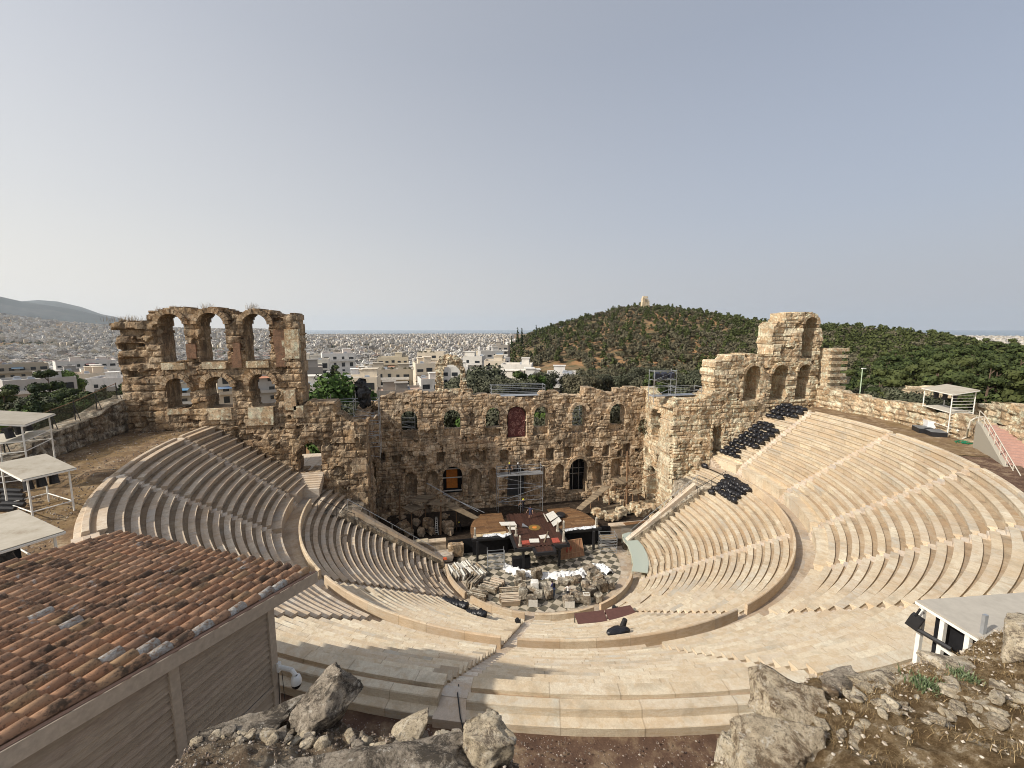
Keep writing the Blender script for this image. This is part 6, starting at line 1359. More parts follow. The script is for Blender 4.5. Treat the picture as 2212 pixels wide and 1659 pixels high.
person(P_(kz, 878, 335, 2.8), 2.6, (.05, .055, .11), (.04, .045, .09), 'bareheaded person in dark blue walking on the dark deck behind the golden disc', {'stride': .16}, skin_legs=True)
dz_ = 7.12
person((-1.55, 11.0, dz_), 2.9, (.02, .02, .025), (.03, .03, .035), 'worker in black with a yellow helmet on the scaffold deck', helmet=(.75, .70, .08))
person((-.35, 11.1, dz_), 3.3, (.06, .06, .065), (.02, .02, .03), 'worker in dark clothes with a white helmet leaning on the scaffold deck', {'bend': .35}, helmet=(.8, .8, .78))
p = P_(ky, 1165, 900, .1); person(p, 1.2, (.02, .02, .025), (.03, .03, .03), 'worker with a yellow helmet crouching low in the left pit', {'bend': .5}, helmet=(.75, .70, .08), h=1.5)
person(P_(kz, 1225, 1478, .15), .5, (.03, .03, .12), (.10, .14, .22), 'person in blue shirt and jeans with dark backpack bending over the orchestra blocks', {'bend': .55, 'arml': (.02, .3), 'armr': (.02, .3)}, vest=(.015, .015, .02))
person(P_(kz, 1425, 1502, .15), -.3, (.72, .70, .68), (.03, .03, .04), 'person in a white shirt and dark shorts between the orchestra blocks', skin_legs=True, h=1.62)
person(P_(kz, 1615, 1475, .15), .9, (.12, .12, .10), (.05, .05, .05), 'person in grey bending among the blocks right of the white-shirted person', {'bend': .45, 'arml': (.03, .2), 'armr': (.03, .2)}, h=1.75)
# ================================================================ foreground and gallery things
rnd = random.Random(23); nr = np.random.RandomState(23)
# ---- tiled house
hd = np.array([math.sin(R(27.3)), math.cos(R(27.3)), 0]); rd = np.array([hd[1], -hd[0], 0]); ed = -rd
C0 = np.array([-15.42, -35.34, 21.2]); tanS = math.tan(R(7.64)); LE = 7.85; LS = 9.5
H_ = thing('tiled_house', 'wooden-sided hut with an old terracotta tile roof at lower left', 'hut', C0-[0, 0, 4.5])
def RP_(a, b, z=0): p = C0+ed*a-hd*b; return p+np.array([0, 0, b*tanS+z])    # a along the eave, b up the slope
m = NT('terracotta_tile', .85, .15); bl = m.attr('blk')
c = m.ramp(m.rand(bl), [(0, (.40, .235, .135)), (.22, (.46, .27, .16)), (.4, (.37, .205, .12)), (.55, (.50, .31, .19)), (.68, (.30, .18, .115)), (.80, (.44, .255, .15)), (.90, (.38, .25, .14)), (1., (.43, .23, .13))])
c = m.mix(m.ramp(m.noise(1.5, 7, .8), [(.50, 0.), (.60, .85)]), c, (.055, .045, .035))
c = m.mix(m.ramp(m.noise(14, 5, .8), [(.52, 0.), (.64, .7)]), c, (.09, .06, .045))
c = m.mix(m.math('MULTIPLY', m.ramp(m.noise(2.2, 5, .75, dist=.8), [(.60, 0.), (.67, 1.)]), m.ramp(m.noise(11, 4, .7), [(.44, 0.), (.54, .85)])), c, (.46, .44, .40))
m.bump(m.noise(22, 6, .75), .5, .02); M_tl = m.col(c)
M_lich = NT('lichen_tile', .9, .1); M_lich.bump(M_lich.noise(18, 6, .8), .8, .02); M_lich = M_lich.col(M_lich.ramp(M_lich.noise(9, 6, .8), [(.40, (.26, .16, .10)), (.5, (.36, .33, .29)), (.62, (.56, .55, .51))]))
m = MB(); nc = 24; sp_ = LE/nc; tl = .40; nrw = int(LS/tl); seg = 7
up = np.array([0, 0, 1.])
def barrel(ca, b0, L, r0, r1, zo, conv, mi, cb):
    vs = []
    for q, (b, r, dz) in enumerate(((b0, r0, .035), (b0+L, r1, -.005))):
        for ro in (r, r-.018) if conv else (r,):
            for i in range(seg+1):
                t = math.pi*i/seg if conv else math.pi+math.pi*i/seg
                p = RP_(ca, b, zo+dz)+ed*ro*math.cos(t)+up*ro*math.sin(t)*(.9 if conv else .55); vs.append(p)
    k = seg+1
    if conv: fs = [(i, i+1, 2*k+i+1, 2*k+i) for i in range(seg)]+[(i, k+i, k+i+1, i+1) for i in range(seg)]
    else: fs = [(i, i+1, k+i+1, k+i) for i in range(seg)]
    m.add(vs, fs, mi, cb)
for i in range(nc):
    for j in range(nrw):
        jx = rnd.uniform(-.012, .012); lich = rnd.random() < (.12 if i < 2 else .012)
        barrel((i+.5)*sp_+jx, -.06+j*tl+rnd.uniform(-.02, .02), tl+.05, .128*rnd.uniform(.95, 1.04), .108, .07, True, 1 if lich else 0, rnd.random())
        barrel(i*sp_+jx, -.04+j*tl, tl+.05, .125, .12, .075, False, 0, rnd.random())
o = m.build('roof_tiles', [M_tl, M_lich], H_, smooth=True)
M_wd = NT('weathered_siding', .8, .2); bl = M_wd.attr('blk'); c = M_wd.ramp(M_wd.rand(bl), [(0, (.36, .29, .215)), (.5, (.44, .36, .27)), (1, (.40, .32, .245))]); c = M_wd.mix(M_wd.ramp(M_wd.noise(3, 6, .75, stretch=(1, 1, 6)), [(.4, 0.), (.7, .5)]), c, (.14, .105, .08)); M_wd.bump(M_wd.noise(30, 4, stretch=(.3, .3, 3)), .25, .01); M_wd = M_wd.col(c)
M_rust = plain('rusty_flashing', (.075, .045, .034), .7, var=.3)
M_trim = plain('grey_brown_timber', (.44, .365, .285), .8, var=.15, scale=9)
def beam(a, b, w_, h_, parent, name, mat, off=(0, 0, 0)):
    """beam from a to b, width along rd, height up"""
    a, b = np.array(a)+off, np.array(b)+off; d = (b-a)/np.linalg.norm(b-a); s = np.cross(d, up); s /= np.linalg.norm(s); u = np.cross(s, d); mb = MB()
    P = lambda c: [c-s*w_/2-u*h_/2, c+s*w_/2-u*h_/2, c+s*w_/2+u*h_/2, c-s*w_/2+u*h_/2]
    mb.hexa(P(a), P(b)); return mb.build(name, mat, parent)
beam(RP_(-.1, -.1, -.06), RP_(-.1, LS, -.06), .06, .30, H_, 'fascia', M_trim, rd*0)
beam(RP_(-.06, -.12, .095), RP_(-.06, LS, .095), .09, .012, H_, 'flashing', M_rust)
beam(RP_(-.1, -.08, -.06), RP_(LE, -.08, -.06), .05, .2, H_, 'eave_board', M_trim)
mb = MB(); mb.hexa([RP_(.0, 0, -.03), RP_(LE, 0, -.03), RP_(LE, LS, -.03), RP_(.0, LS, -.03)][::-1], [RP_(.0, 0, .02), RP_(LE, 0, .02), RP_(LE, LS, .02), RP_(.0, LS, .02)][::-1]); mb.build('roof_boarding', M_rust, H_)
WC = np.array([-16.11, -36.36, 0]); 
def WP(b, z, o=0): return np.array([WC[0], WC[1], 0])-hd*b+rd*o+np.array([0, 0, z])
ztop = lambda b: 21.2+(b+1.2)*tanS-.22
mb = MB(); n = 24
zb, z1 = 17., 22.6; bd = .17; k = 0; z = zb
while z < z1:
    b0 = max(0, (z+bd*.5-ztop(0))/tanS) if z+bd > ztop(0) else 0
    if b0 < 9: mb.cb = rnd.random(); mb.hexa([WP(b0, z, .065), WP(9.2, z, .065), WP(9.2, z, -.1), WP(b0, z, -.1)][::-1], [WP(b0, z+bd, .008), WP(9.2, z+bd, .008), WP(9.2, z+bd, -.1), WP(b0, z+bd, -.1)][::-1])
    z += bd
mb.build('siding', M_wd, H_)
for b in (.08, 2.35, 4.75, 7.2):
    beam(WP(b, 17), WP(b, ztop(b)), .12, .2, H_, 'post', M_trim, rd*.05) if False else None
    mb = MB(); P = lambda z: [WP(b-.09, z, .09), WP(b-.09, z, -.02), WP(b+.09, z, -.02), WP(b+.09, z, .09)]; mb.hexa(P(17), P(ztop(b))); mb.build('post', M_trim, H_)
mb = MB(); mb.hexa([WP(-.02, 17, .0), WP(-.02, 17, -6.5), WP(.0, 17, -6.5), WP(.1, 17, .0)], [WP(-.02, 20.9, .0), WP(-.02, 20.9, -6.5), WP(.0, 20.9, -6.5), WP(.1, 20.9, .0)]); mb.build('end_wall', M_wd, H_)
beam(WP(0, 18.95, .07), WP(2.3, 18.95, .07), .04, .12, H_, 'sill_board', M_trim); beam(WP(0, 18.1, .07), WP(9, 18.1, .07), .04, .12, H_, 'sill_board', M_trim)
mb = MB(); P = lambda z: [WP(.95, z, .08), WP(.95, z, 0), WP(1.08, z, 0), WP(1.08, z, .08)]; mb.hexa(P(18.35), P(18.75)); mb.build('batten', M_trim, H_)
# camera on the corner
p = WP(.0, 19.42, .1); t = thing('security_camera', 'white dome security camera on a bent arm at the hut corner', 'camera', p); M_cam = plain('white_plastic', (.74, .74, .71), .35, .5, var=.04)
q1 = p+rd*.42+up*.02; q2 = q1+rd*.12-up*.12; m = MB(); m.box(p, (.10, .10, .24), rz=-R(27)); m.build('bracket', M_cam, t)
m = MB(); m.tube(p, q1, .055, 10); m.tube(q1-up*0, q2, .055, 10, .05); m.build('arm', M_cam, t); m = MB(); m.lathe(q2-up*.2, [(.04, .2), (.1, .18), (.125, .08), (.125, 0), (.12, -.02)], 16); m.build('housing', M_cam, t, smooth=True)
m = MB(); m.lathe(q2-up*.22, [(.118, 0), (.112, -.06), (.07, -.12), (.001, -.14)], 16); m.build('dome', NT('black_dome', .08, .6).col((.01, .01, .012)), t, smooth=True)
m = MB(); m.tube(p-up*.1, p-up*1.1-hd*.05, .008, 5); m.tube(p-up*.1+rd*.1, p-up*1.2+rd*.14, .008, 5); m.build('cable', M_black, t)
# ---- rocky ledges under the camera
m = NT('rubble_earth', .95, .1)
c = m.ramp(m.noise(1.6, 8, .75), [(.3, (.085, .06, .042)), (.48, (.17, .125, .085)), (.6, (.30, .24, .17)), (.75, (.42, .36, .28))])
v1 = m.n.new('ShaderNodeTexVoronoi'); v1.inputs['Scale'].default_value = 11; m.t.links.new(m.co, v1.inputs['Vector']); k1 = m.math('MULTIPLY', m.ramp(v1.outputs['Distance'], [(.2, 1.), (.36, 0.)]), m.ramp(m.sep(v1.outputs['Color'])[0], [(.55, 0.), (.6, 1.)]))
v2 = m.n.new('ShaderNodeTexVoronoi'); v2.inputs['Scale'].default_value = 34; m.t.links.new(m.co, v2.inputs['Vector']); k2_ = m.math('MULTIPLY', m.ramp(v2.outputs['Distance'], [(.2, 1.), (.4, 0.)]), m.ramp(m.sep(v2.outputs['Color'])[1], [(.6, 0.), (.65, 1.)]))
c = m.mix(k1, c, (.45, .40, .33)); c = m.mix(k2_, c, (.55, .50, .42)); hgt = m.math('ADD', m.math('MULTIPLY', m.noise(6, 9, .8), 1.6), m.math('ADD', k1, m.math('MULTIPLY', k2_, .4))); m.bump(hgt, 1., .09); M_rub = m.col(c)
m = NT('dry_grass_soil', .95, .1)
c = m.ramp(m.noise(2.5, 8, .8), [(.3, (.06, .04, .022)), (.46, (.13, .085, .042)), (.56, (.26, .19, .11)), (.64, (.52, .46, .36)), (.8, (.60, .55, .45))]); m.bump(m.noise(9, 9, .8), 1., .08); M_soil = m.col(c)
def m_rock(name, a, b, dk, lich=.5):
    m = NT(name, .9, .15); c = m.ramp(m.noise(3.6, 9, .8), [(.3, tuple(.6*x for x in a)), (.48, a), (.62, b)])
    c = m.mix(m.ramp(m.noise(2.6, 9, .85, dist=.5), [(.52-.06*lich, 0.), (.58-.03*lich, .92)]), c, dk); c = m.mix(m.ramp(m.noise(26, 6, .85), [(.5, 0.), (.62, .8)]), c, (.09, .07, .05))
    c = m.mix(m.ramp(m.noise(5.5, 8, .85), [(.56, 0.), (.62, .8)]), c, (.62, .58, .50))
    m.bump(m.noise(9, 12, .85), 1., .05); return m.col(c)
M_rk1 = m_rock('dark_lichened_rock', (.30, .255, .20), (.46, .40, .32), (.05, .043, .036), .7)
M_rk2 = m_rock('pale_rough_limestone', (.50, .42, .30), (.68, .60, .46), (.14, .11, .085), .1)
M_rk3 = m_rock('brown_topped_rock', (.46, .38, .27), (.62, .53, .39), (.13, .085, .05), .4)
def ledge(name, S, Z0, mat, seed, amp=.16, back=10, rise=4.2, kind='structure', ns=230, nt_=130):
    E = np.array([atZ(x, y, Z0) for x, y in S]); s = np.linspace(0, len(E)-1, ns); e = np.stack([np.interp(s, range(len(E)), E[:, i]) for i in range(3)], 1)
    T = np.concatenate([[-1.2, -.5, -.15], np.linspace(0, 1, nt_)**1.5]); V = np.zeros((ns, len(T), 3))
    for j, t in enumerate(T):
        V[:, j] = e+np.array([0, -back*max(t, 0), 0]); V[:, j, 2] = Z0+rise*max(t, 0)**.9
        if t < 0: V[:, j, 1] += -t*.35; V[:, j, 2] = Z0+t*4.5-.05
    n = amp*fbm(V[..., 0]*1.4, V[..., 1]*1.4, V[..., 2]*.8, 6, seed)+.05*fbm(V[..., 0]*7, V[..., 1]*7, V[..., 2]*4, 3, seed)
    V[..., 2] += n; V[..., 1] += np.where(T < 0, 1, 0)[None]*n*1.2
    k = len(T); ii = np.arange(ns*k).reshape(ns, k); Fc = np.stack([ii[:-1, :-1].ravel(), ii[:-1, 1:].ravel(), ii[1:, 1:].ravel(), ii[1:, :-1].ravel()], 1).tolist()
    o = mkobj(name, V.reshape(-1, 3), Fc, mat, None, (0, 0, 0), smooth=True); return tag(o, kind=kind), V
SL = [(330, 1760), (400, 1665), (450, 1600), (490, 1560), (560, 1556), (640, 1556), (700, 1564), (770, 1575), (850, 1588), (930, 1600), (1000, 1598), (1080, 1612), (1116, 1640), (1122, 1800)]
SR = [(1505, 1800), (1522, 1660), (1560, 1640), (1620, 1570), (1680, 1500), (1740, 1470), (1800, 1462), (1900, 1458), (1960, 1450), (2040, 1428), (2090, 1402), (2150, 1378), (2212, 1350), (2420, 1300)]
oL_, VL = ledge('rock_ledge', SL, 21.6, M_rub, 61); oR_, VR = ledge('rock_ledge', SR, 22.0, M_soil, 62, .12)
def ground_at(V, x, y):
    f = V.reshape(-1, 3); d = (f[:, 0]-x)**2+(f[:, 1]-y)**2; return float(f[np.argmin(d), 2])
def rock(px, pyb, Z, wpx, hpx, dpx, rz, mat, lab, seed, nm='rock', grp=None, cuts=9, tilt=(0, 0), sub=26, jag=.13, p=None, cat='rock', flat=None):
    p = atZ(px, pyb, Z) if p is None else np.array(p); w_, h_, d_ = [psz(p, q) for q in (wpx, hpx, dpx)]
    bm = bmesh.new(); bmesh.ops.create_cube(bm, size=1.); bmesh.ops.subdivide_edges(bm, edges=bm.edges[:], cuts=sub, use_grid_fill=True); vs = np.array([v.co[:] for v in bm.verts]); Fc = [[v.index for v in f.verts] for f in bm.faces]; bm.free()
    q = ((np.abs(vs*2)**5).sum(1))**.2; vs = vs/np.maximum(q, 1e-6)[:, None]*(q**.9)[:, None]
    r_ = np.random.RandomState(seed)
    for i in range(cuts):
        n = r_.normal(size=3); n /= np.linalg.norm(n); d = r_.uniform(.30, .47); x = vs@n; over = np.maximum(x-d, 0); vs = vs-over[:, None]*n*.95
    f = np.stack([fbm(vs[:,0]*2+seed, vs[:,1]*2, vs[:,2]*2+9*k, 5, k) for k in range(3)], 1); vs = vs+f*jag*.6
    f = np.stack([fbm(vs[:,0]*9+seed, vs[:,1]*9, vs[:,2]*9+9*k, 3, k+5) for k in range(3)], 1); vs = vs+f*jag*.12
    vs = vs*np.array([w_, d_, h_])*1.12
    M = np.array(Matrix.Rotation(rz, 3, 'Z')@Matrix.Rotation(tilt[1], 3, 'Y')@Matrix.Rotation(tilt[0], 3, 'X')); vs = vs@M.T; vs[:, 2] -= vs[:, 2].min()+.12*h_; vs = vs+p
    o = mkobj(nm, vs, Fc, mat, None, None, smooth=True); return tag(o, lab, cat, grp)
rock(700, 1590, 21.5, 150, 88, 70, .15, M_rk1, 'dark lichened boulder leaning against the sky side of the left ledge', 3, tilt=(0, -.45), cuts=7)
rock(1048, 1660, 21.6, 105, 105, 80, .3, M_rk2, 'upright jagged pale rock at the bottom centre', 7, tilt=(.1, .15), cuts=8, jag=.2)
rock(965, 1640, 21.5, 60, 60, 50, .8, M_rk2, 'small pale rock left of the upright jagged rock', 9)
rock(880, 1620, 21.5, 90, 55, 70, .2, M_rk2, 'pale bedded rock in the rubble left of the upright jagged rock', 11)
rock(540, 1610, 21.6, 190, 70, 100, .5, M_rk1, 'broad grey rock on the ledge beside the wooden wall', 13)
rock(770, 1690, 22.0, 420, 60, 120, .0, M_rk1, 'long flat brown rock along the bottom edge left of centre', 15)
rock(1705, 1560, 22.05, 125, 68, 90, -.6, M_rk3, 'large angular brown-topped block on the right ledge', 21, tilt=(.15, .2), cuts=6)
rock(1675, 1690, 22.05, 165, 85, 110, -.35, M_rk3, 'large pale slab block at the bottom of the right ledge', 23, tilt=(.2, .1), cuts=6)
rock(1880, 1730, 22.2, 170, 85, 110, .4, M_rk3, 'rough brown rock right of the pale slab block', 25)
rock(1580, 1700, 21.8, 50, 100, 60, .1, M_rk2, 'narrow pale rock at the left rim of the right ledge', 27)
rock(2225, 1430, 22.3, 95, 90, 90, .2, M_rk2, 'pale block at the right edge below the grey shelter', 29, cuts=6)
rock(2070, 1455, 22.1, 150, 26, 70, -.3, M_rk2, 'low pale rock in front of the grey shelter', 31)
rock(1820, 1490, 22.1, 90, 24, 50, 0, M_rk1, 'small reddish rock along the rim of the right ledge', 33); rock(1905, 1488, 22.1, 110, 34, 60, .2, M_rk2, 'white pitted rock along the rim of the right ledge', 34)
GSM = 'loose stones scattered on the right ledge'; GSL = 'loose stones scattered on the left ledge'
for i in range(70):
    px, py = rnd.uniform(1740, 2210), rnd.uniform(1490, 1655); 
    if py < 1465+(2212-px)*.0: continue
    p = atZ(px, py, 22.3); p[2] = ground_at(VR, p[0], p[1]); s = rnd.uniform(8, 26)
    rock(0, 0, 0, s*rnd.uniform(1, 1.7), s*.6, s, rnd.uniform(0, 3), rnd.choice([M_rk2, M_rk2, M_rk2, M_rk3]), 'small loose stone among the dry grass of the right ledge', 100+i, 'stone', GSM, sub=5, p=p, cat='stone')
for i in range(70):
    px, py = rnd.uniform(430, 1100), rnd.uniform(1572, 1660); p = atZ(px, py, 21.75); p[2] = ground_at(VL, p[0], p[1]); s = rnd.uniform(7, 26)
    rock(0, 0, 0, s*rnd.uniform(1, 1.5), s*.7, s, rnd.uniform(0, 3), rnd.choice([M_rk2, M_rk2, M_rk1]), 'small loose stone in the rubble of the left ledge', 200+i, 'stone', GSL, sub=5, p=p, cat='stone')
# pebbles on the gravel walk, dry grass, weeds
def scatter(name, lab, N, fn, size, mat, seed, cat='gravel'):
    r_ = np.random.RandomState(seed); ico = np.array([(0, 0, 1), (.9, 0, .2), (.28, .85, .2), (-.72, .53, .2), (-.72, -.53, .2), (.28, -.85, .2), (0, 0, -.5)]); fi = np.array([(0, 1, 2), (0, 2, 3), (0, 3, 4), (0, 4, 5), (0, 5, 1), (6, 2, 1), (6, 3, 2), (6, 4, 3), (6, 5, 4), (6, 1, 5)])
    P = np.array([fn(r_) for _ in range(N)]); s = size*r_.uniform(.4, 1.6, (N, 1, 1))*r_.uniform(.6, 1.3, (N, 1, 3)); V = (ico[None]+r_.normal(size=(N, 7, 3))*.15)*s+P[:, None]
    Fc = (np.arange(N)[:, None, None]*7+fi[None]).reshape(-1, 3); o = mkobj(name, V.reshape(-1, 3), Fc.tolist(), mat, None, (0, 0, 0), None, np.repeat(r_.uniform(size=N), 10)); return tag(o, lab, cat, kind='stuff')
m = NT('pebble', .9, .15); M_peb = m.col(m.ramp(m.rand(m.attr('blk')), [(0, (.13, .10, .08)), (.5, (.24, .19, .15)), (.85, (.36, .30, .25)), (1, (.50, .45, .39))]))
m = NT('pale_chips', .9, .15); M_peb2 = m.col(m.ramp(m.rand(m.attr('blk')), [(0, (.30, .24, .18)), (.5, (.42, .36, .29)), (1, (.55, .50, .42))]))
def fg(r_): a = R(r_.uniform(-24, 12)); q = r_.uniform(38.2, 42.5); return (q*math.sin(a), -q*math.cos(a), 16.72)
scatter('pebbles', 'pebbles strewn on the dark gravel walk behind the top row', 2600, fg, .024, M_peb, 1)
flL, flR = VL.reshape(-1, 3), VR.reshape(-1, 3)
nl = VL.shape[1]
def fl(r_): i = r_.randint(VL.shape[0]); j = r_.randint(3, int(nl*.55)); return VL[i, j]+r_.uniform(-.03, .03, 3)
scatter('pebbles', 'small pale pebbles in the rubble of the left ledge', 5200, fl, .016, M_peb, 2)
def fr(r_): i = r_.randint(VR.shape[0]); j = r_.randint(3, int(nl*.6)); return VR[i, j]+r_.uniform(-.03, .03, 3)
scatter('pebbles', 'small pale pebbles among the dry grass of the right ledge', 2600, fr, .02, M_peb2, 3)
def gl(r_): a = R(r_.uniform(-98, -50)); q = r_.uniform(38.3, 44.5); return (q*math.sin(a), -q*math.cos(a), 16.78+.03*(q-38)*.5)
scatter('pebbles', 'pale flat stones strewn over the dry left gallery', 1800, gl, .05, M_peb, 4)
def grass(name, lab, N, pick, L, mat, seed, lean=.6, wd=.004):
    r_ = np.random.RandomState(seed); V = np.zeros((N, 5, 3))
    for i in range(N):
        p = pick(r_); a = r_.uniform(0, 6.3); l = L*r_.uniform(.4, 1.2); d = np.array([math.cos(a), math.sin(a), 0]); s = np.array([-d[1], d[0], 0])*wd; le = lean*r_.uniform(.3, 1.2)
        V[i] = [p-s, p+s, p+d*l*le*.4+np.array([0, 0, l*.6])+s*.8, p+d*l*le*.4+np.array([0, 0, l*.6])-s*.8, p+d*l*le+np.array([0, 0, l*.85])]
    Fc = []; 
    for i in range(N): b = i*5; Fc += [(b, b+1, b+2, b+3), (b+3, b+2, b+4)]
    return tag(mkobj(name, V.reshape(-1, 3), Fc, mat, None, (0, 0, 0), None, np.repeat(r_.uniform(size=N), 2)), lab, 'grass', kind='stuff')
m = NT('straw', .8, .2); M_straw = m.col(m.ramp(m.rand(m.attr('blk')), [(0, (.11, .07, .03)), (.5, (.24, .16, .075)), (1, (.46, .35, .19))]))
m = NT('weed', .7, .2); M_weed = m.col(m.ramp(m.rand(m.attr('blk')), [(0, (.05, .08, .03)), (.6, (.13, .17, .08)), (1, (.26, .30, .18))]))
def pr_(r_):
    while True:
        i = r_.randint(60, VR.shape[0]); j = r_.randint(4, int(nl*.62)); p = VR[i, j]
        if float(fbm(p[0]*1.3, p[1]*1.3, 0, 3, 9)) > -.25: return p+r_.uniform(-.04, .04, 3)*[1, 1, 0]
grass('dry_grass', 'brown dry grass matted over the right ledge', 12000, pr_, .075, M_straw, 5, 1.6, .0022)
for q, (px, py, lab) in enumerate(((1665, 1580, 'green weed under the angular block on the right ledge'), (2080, 1500, 'grey-green tuft on the right ledge near the shelter'), (1990, 1535, 'grey-green tuft in the middle of the right ledge'), (1560, 1600, 'green creeper hanging on the left rim of the right ledge'))):
    p0 = atZ(px, py, 22.1); p0[2] = ground_at(VR, p0[0], p0[1]); g = grass('weed', None, 260, lambda r_: p0+r_.normal(size=3)*[.09, .09, .01], .14, M_weed, 20+q, .8, .008); del g['kind']; g['label'] = lab; g['category'] = 'plant'
# grass tufts on top of the left ruin
for i, (px, py) in enumerate(((275, 690), (350, 672), (383, 668), (448, 662), (548, 663))):
    p0 = atY(px, py+5, YW+1.2); wd_ = 1.0 if i == 0 else .35
    g = grass('grass_tuft', None, 160 if i == 0 else 60, lambda r_: p0+r_.normal(size=3)*[wd_, .4, .06], .8, M_straw, 40+i, .7, .012); del g['kind']; g['label'] = ['straw-coloured grass along the buttress top of the left ruin', 'dry tuft over the left shoulder of the first upper arch', 'dry tuft on the crown of the first upper arch', 'dry tuft on the crown of the middle upper arch', 'dry tuft on the crown of the right upper arch'][i]; g['category'] = 'plant'
# ---- wire fence on the left wall
FA_ = [atZ(x, y, z) for x, y, z in ((-40, 995, 19), (95, 940, 19.4), (155, 915, 19.6), (225, 885, 19.9), (245, 878, 20.1))]
FT = [(95, 918), (155, 880), (243, 843)]
t = thing('wire_fence', 'low green-grey wire fence along the left boundary wall', 'fence', FA_[1]); mw = NT('wire_mesh', .6, .3)
tr = mw.n.new('ShaderNodeBsdfTransparent'); mxs = mw.n.new('ShaderNodeMixShader'); mxs.inputs[0].default_value = .38; mw.t.links.new(tr.outputs[0], mxs.inputs[1]); mw.t.links.new(mw.p.outputs[0], mxs.inputs[2]); mw.t.links.new(mxs.outputs[0], mw.n['Material Output'].inputs[0]); M_wire = mw.col((.10, .10, .07))
P0 = [ringpt(46.4, a, 0) for a in np.linspace(-71, -97, 9)]; Zf = np.interp(np.linspace(-71, -97, 9), [-97, -90, -71], [20.6, 19.4, 17.6])
for i in range(8):
    a, b = np.array(P0[i]), np.array(P0[i+1]); za, zb_ = Zf[i], Zf[i+1]; m = MB(); m.box(((a[0]+b[0])/2, (a[1]+b[1])/2, (za+zb_)/2+.75), (np.hypot(*(b-a)[:2]), .02, 1.5), rz=math.atan2(b[1]-a[1], b[0]-a[0])); m.build('mesh_panel', M_wire, t)
    m = MB(); m.tube((a[0], a[1], za+1.5), (b[0], b[1], zb_+1.5), .035); m.build('top_rail', M_pole, t)
for i in range(9): a = P0[i]; m = MB(); m.tube((a[0], a[1], Zf[i]-.8), (a[0], a[1], Zf[i]+1.6), .045); m.tube((a[0], a[1], Zf[i]+1.3), (a[0]+.7, a[1]-.4, Zf[i]-.3), .03); m.build('post', M_black, t)
# ---- lighting shelters
m = NT('weathered_sheet', .75, .2); c = m.ramp(m.noise(1.1, 6, .75), [(.35, (.46, .42, .35)), (.6, (.38, .34, .27)), (.75, (.27, .22, .16))]); M_sheet = m.col(c)
def shelter(name, lab, b0, ux, uy, w_, d_, h, tilt, levels=(), fixtures=3, base_z=None, ladder=False, grp=None, legs=True, mroof=None):
    b0 = np.array(b0, float); ux = np.array(ux+[0.], float); uy = np.array(uy+[0.], float); t = thing(name, lab, 'lighting tower', b0, grp); P = lambda a, b, z: b0+ux*a+uy*b+up*z
    m = MB(); o_ = .25; T = lambda a, b: P(a, b, h+tilt*b/d_)
    m.hexa([T(-o_, -o_), T(w_+o_, -o_), T(w_+o_, d_+o_), T(-o_, d_+o_)], [T(-o_, -o_)+up*.05, T(w_+o_, -o_)+up*.05, T(w_+o_, d_+o_)+up*.05, T(-o_, d_+o_)+up*.05]); m.build('roof', mroof or M_sheet, t)
    m = MB()
    for q_, r_ in (((-o_, -o_), (w_+o_, -o_)), ((w_+o_, -o_), (w_+o_, d_+o_)), ((w_+o_, d_+o_), (-o_, d_+o_)), ((-o_, d_+o_), (-o_, -o_))): m.tube(T(*q_)-up*.04, T(*r_)-up*.04, .06, 4)
    for i in range(1, 4): m.tube(T(w_*i/4, -o_)-up*.06, T(w_*i/4, d_+o_)-up*.06, .04, 4)
    m.build('roof_frame', M_white, t)
    for a in (0, w_):
        for b in (0, d_): m = MB(); m.tube(P(a, b, -.1), P(a, b, h+tilt*b/d_), .05); m.build('post', M_white, t)
    for z in levels:
        m = MB()
        for a, b, c_, d2 in ((0, 0, w_, 0), (w_, 0, w_, d_), (w_, d_, 0, d_), (0, d_, 0, 0)): m.tube(P(a, b, z), P(c_, d2, z), .035)
        m.build('rail', M_white, t)
    if len(levels) > 1:
        m = MB(); m.hexa([P(.1, .1, levels[-1]), P(w_*.9, .1, levels[-1]), P(w_*.9, d_*.9, levels[-1]), P(.1, d_*.9, levels[-1])], [P(.1, .1, levels[-1]+.06), P(w_*.9, .1, levels[-1]+.06), P(w_*.9, d_*.9, levels[-1]+.06), P(.1, d_*.9, levels[-1]+.06)]); m.build('shelf', M_cream, t)
    if ladder:
        m = MB()
        for i in range(int(h/.32)): m.tube(P(w_, 0, .3+i*.32), P(w_, d_, .3+i*.32), .028)
        m.build('rung', M_white, t)
    for i in range(fixtures):
        q = P(w_*(i+.6)/(fixtures+.2), d_*.35, h-.25); m = MB(); m.box(q-up*.12, (.35, .35, .2)); m.tube(q-up*.2, q-up*.75-uy*.1, .2, 12, .24); m.build('lamp', M_black, t)
    return t
b1 = np.array([-39.8, -13.1, 16.7]); b2 = np.array([-41.0, -9.4, 16.7]); d = (b2-b1)[:2]; L_ = float(np.hypot(*d)); d = d/L_
shelter('lighting_tower', 'white framed lighting tower with a flat roof on the left gallery', b1, [float(d[0]), float(d[1])], [float(-d[1]), float(d[0])], L_, 2.8, 4.8, .5, (.9, 1.3, 2.9, 3.6), 3, grp='lighting shelters on the left gallery')
b3 = atZ(*cv(0, 1550, .4219)(105, 990), 17.2); roofp = atZ(58, 1032, 19.4)
shelter('lighting_shelter', 'middle low shelter at the left edge with a pitched cream roof', (roofp[0], roofp[1], 16.7), [.55, .83], [-.83, .55], 1.8, 3.2, 2.7, .4, (.6,), 3, grp='lighting shelters on the left gallery')
kL = cv(0, 1550, .4219); q0, q1, q2, q3 = [atZ(*kL(x, y), 19.4) for x, y in ((600, 1280), (175, 1080), (-260, 1190), (0, 1500))]
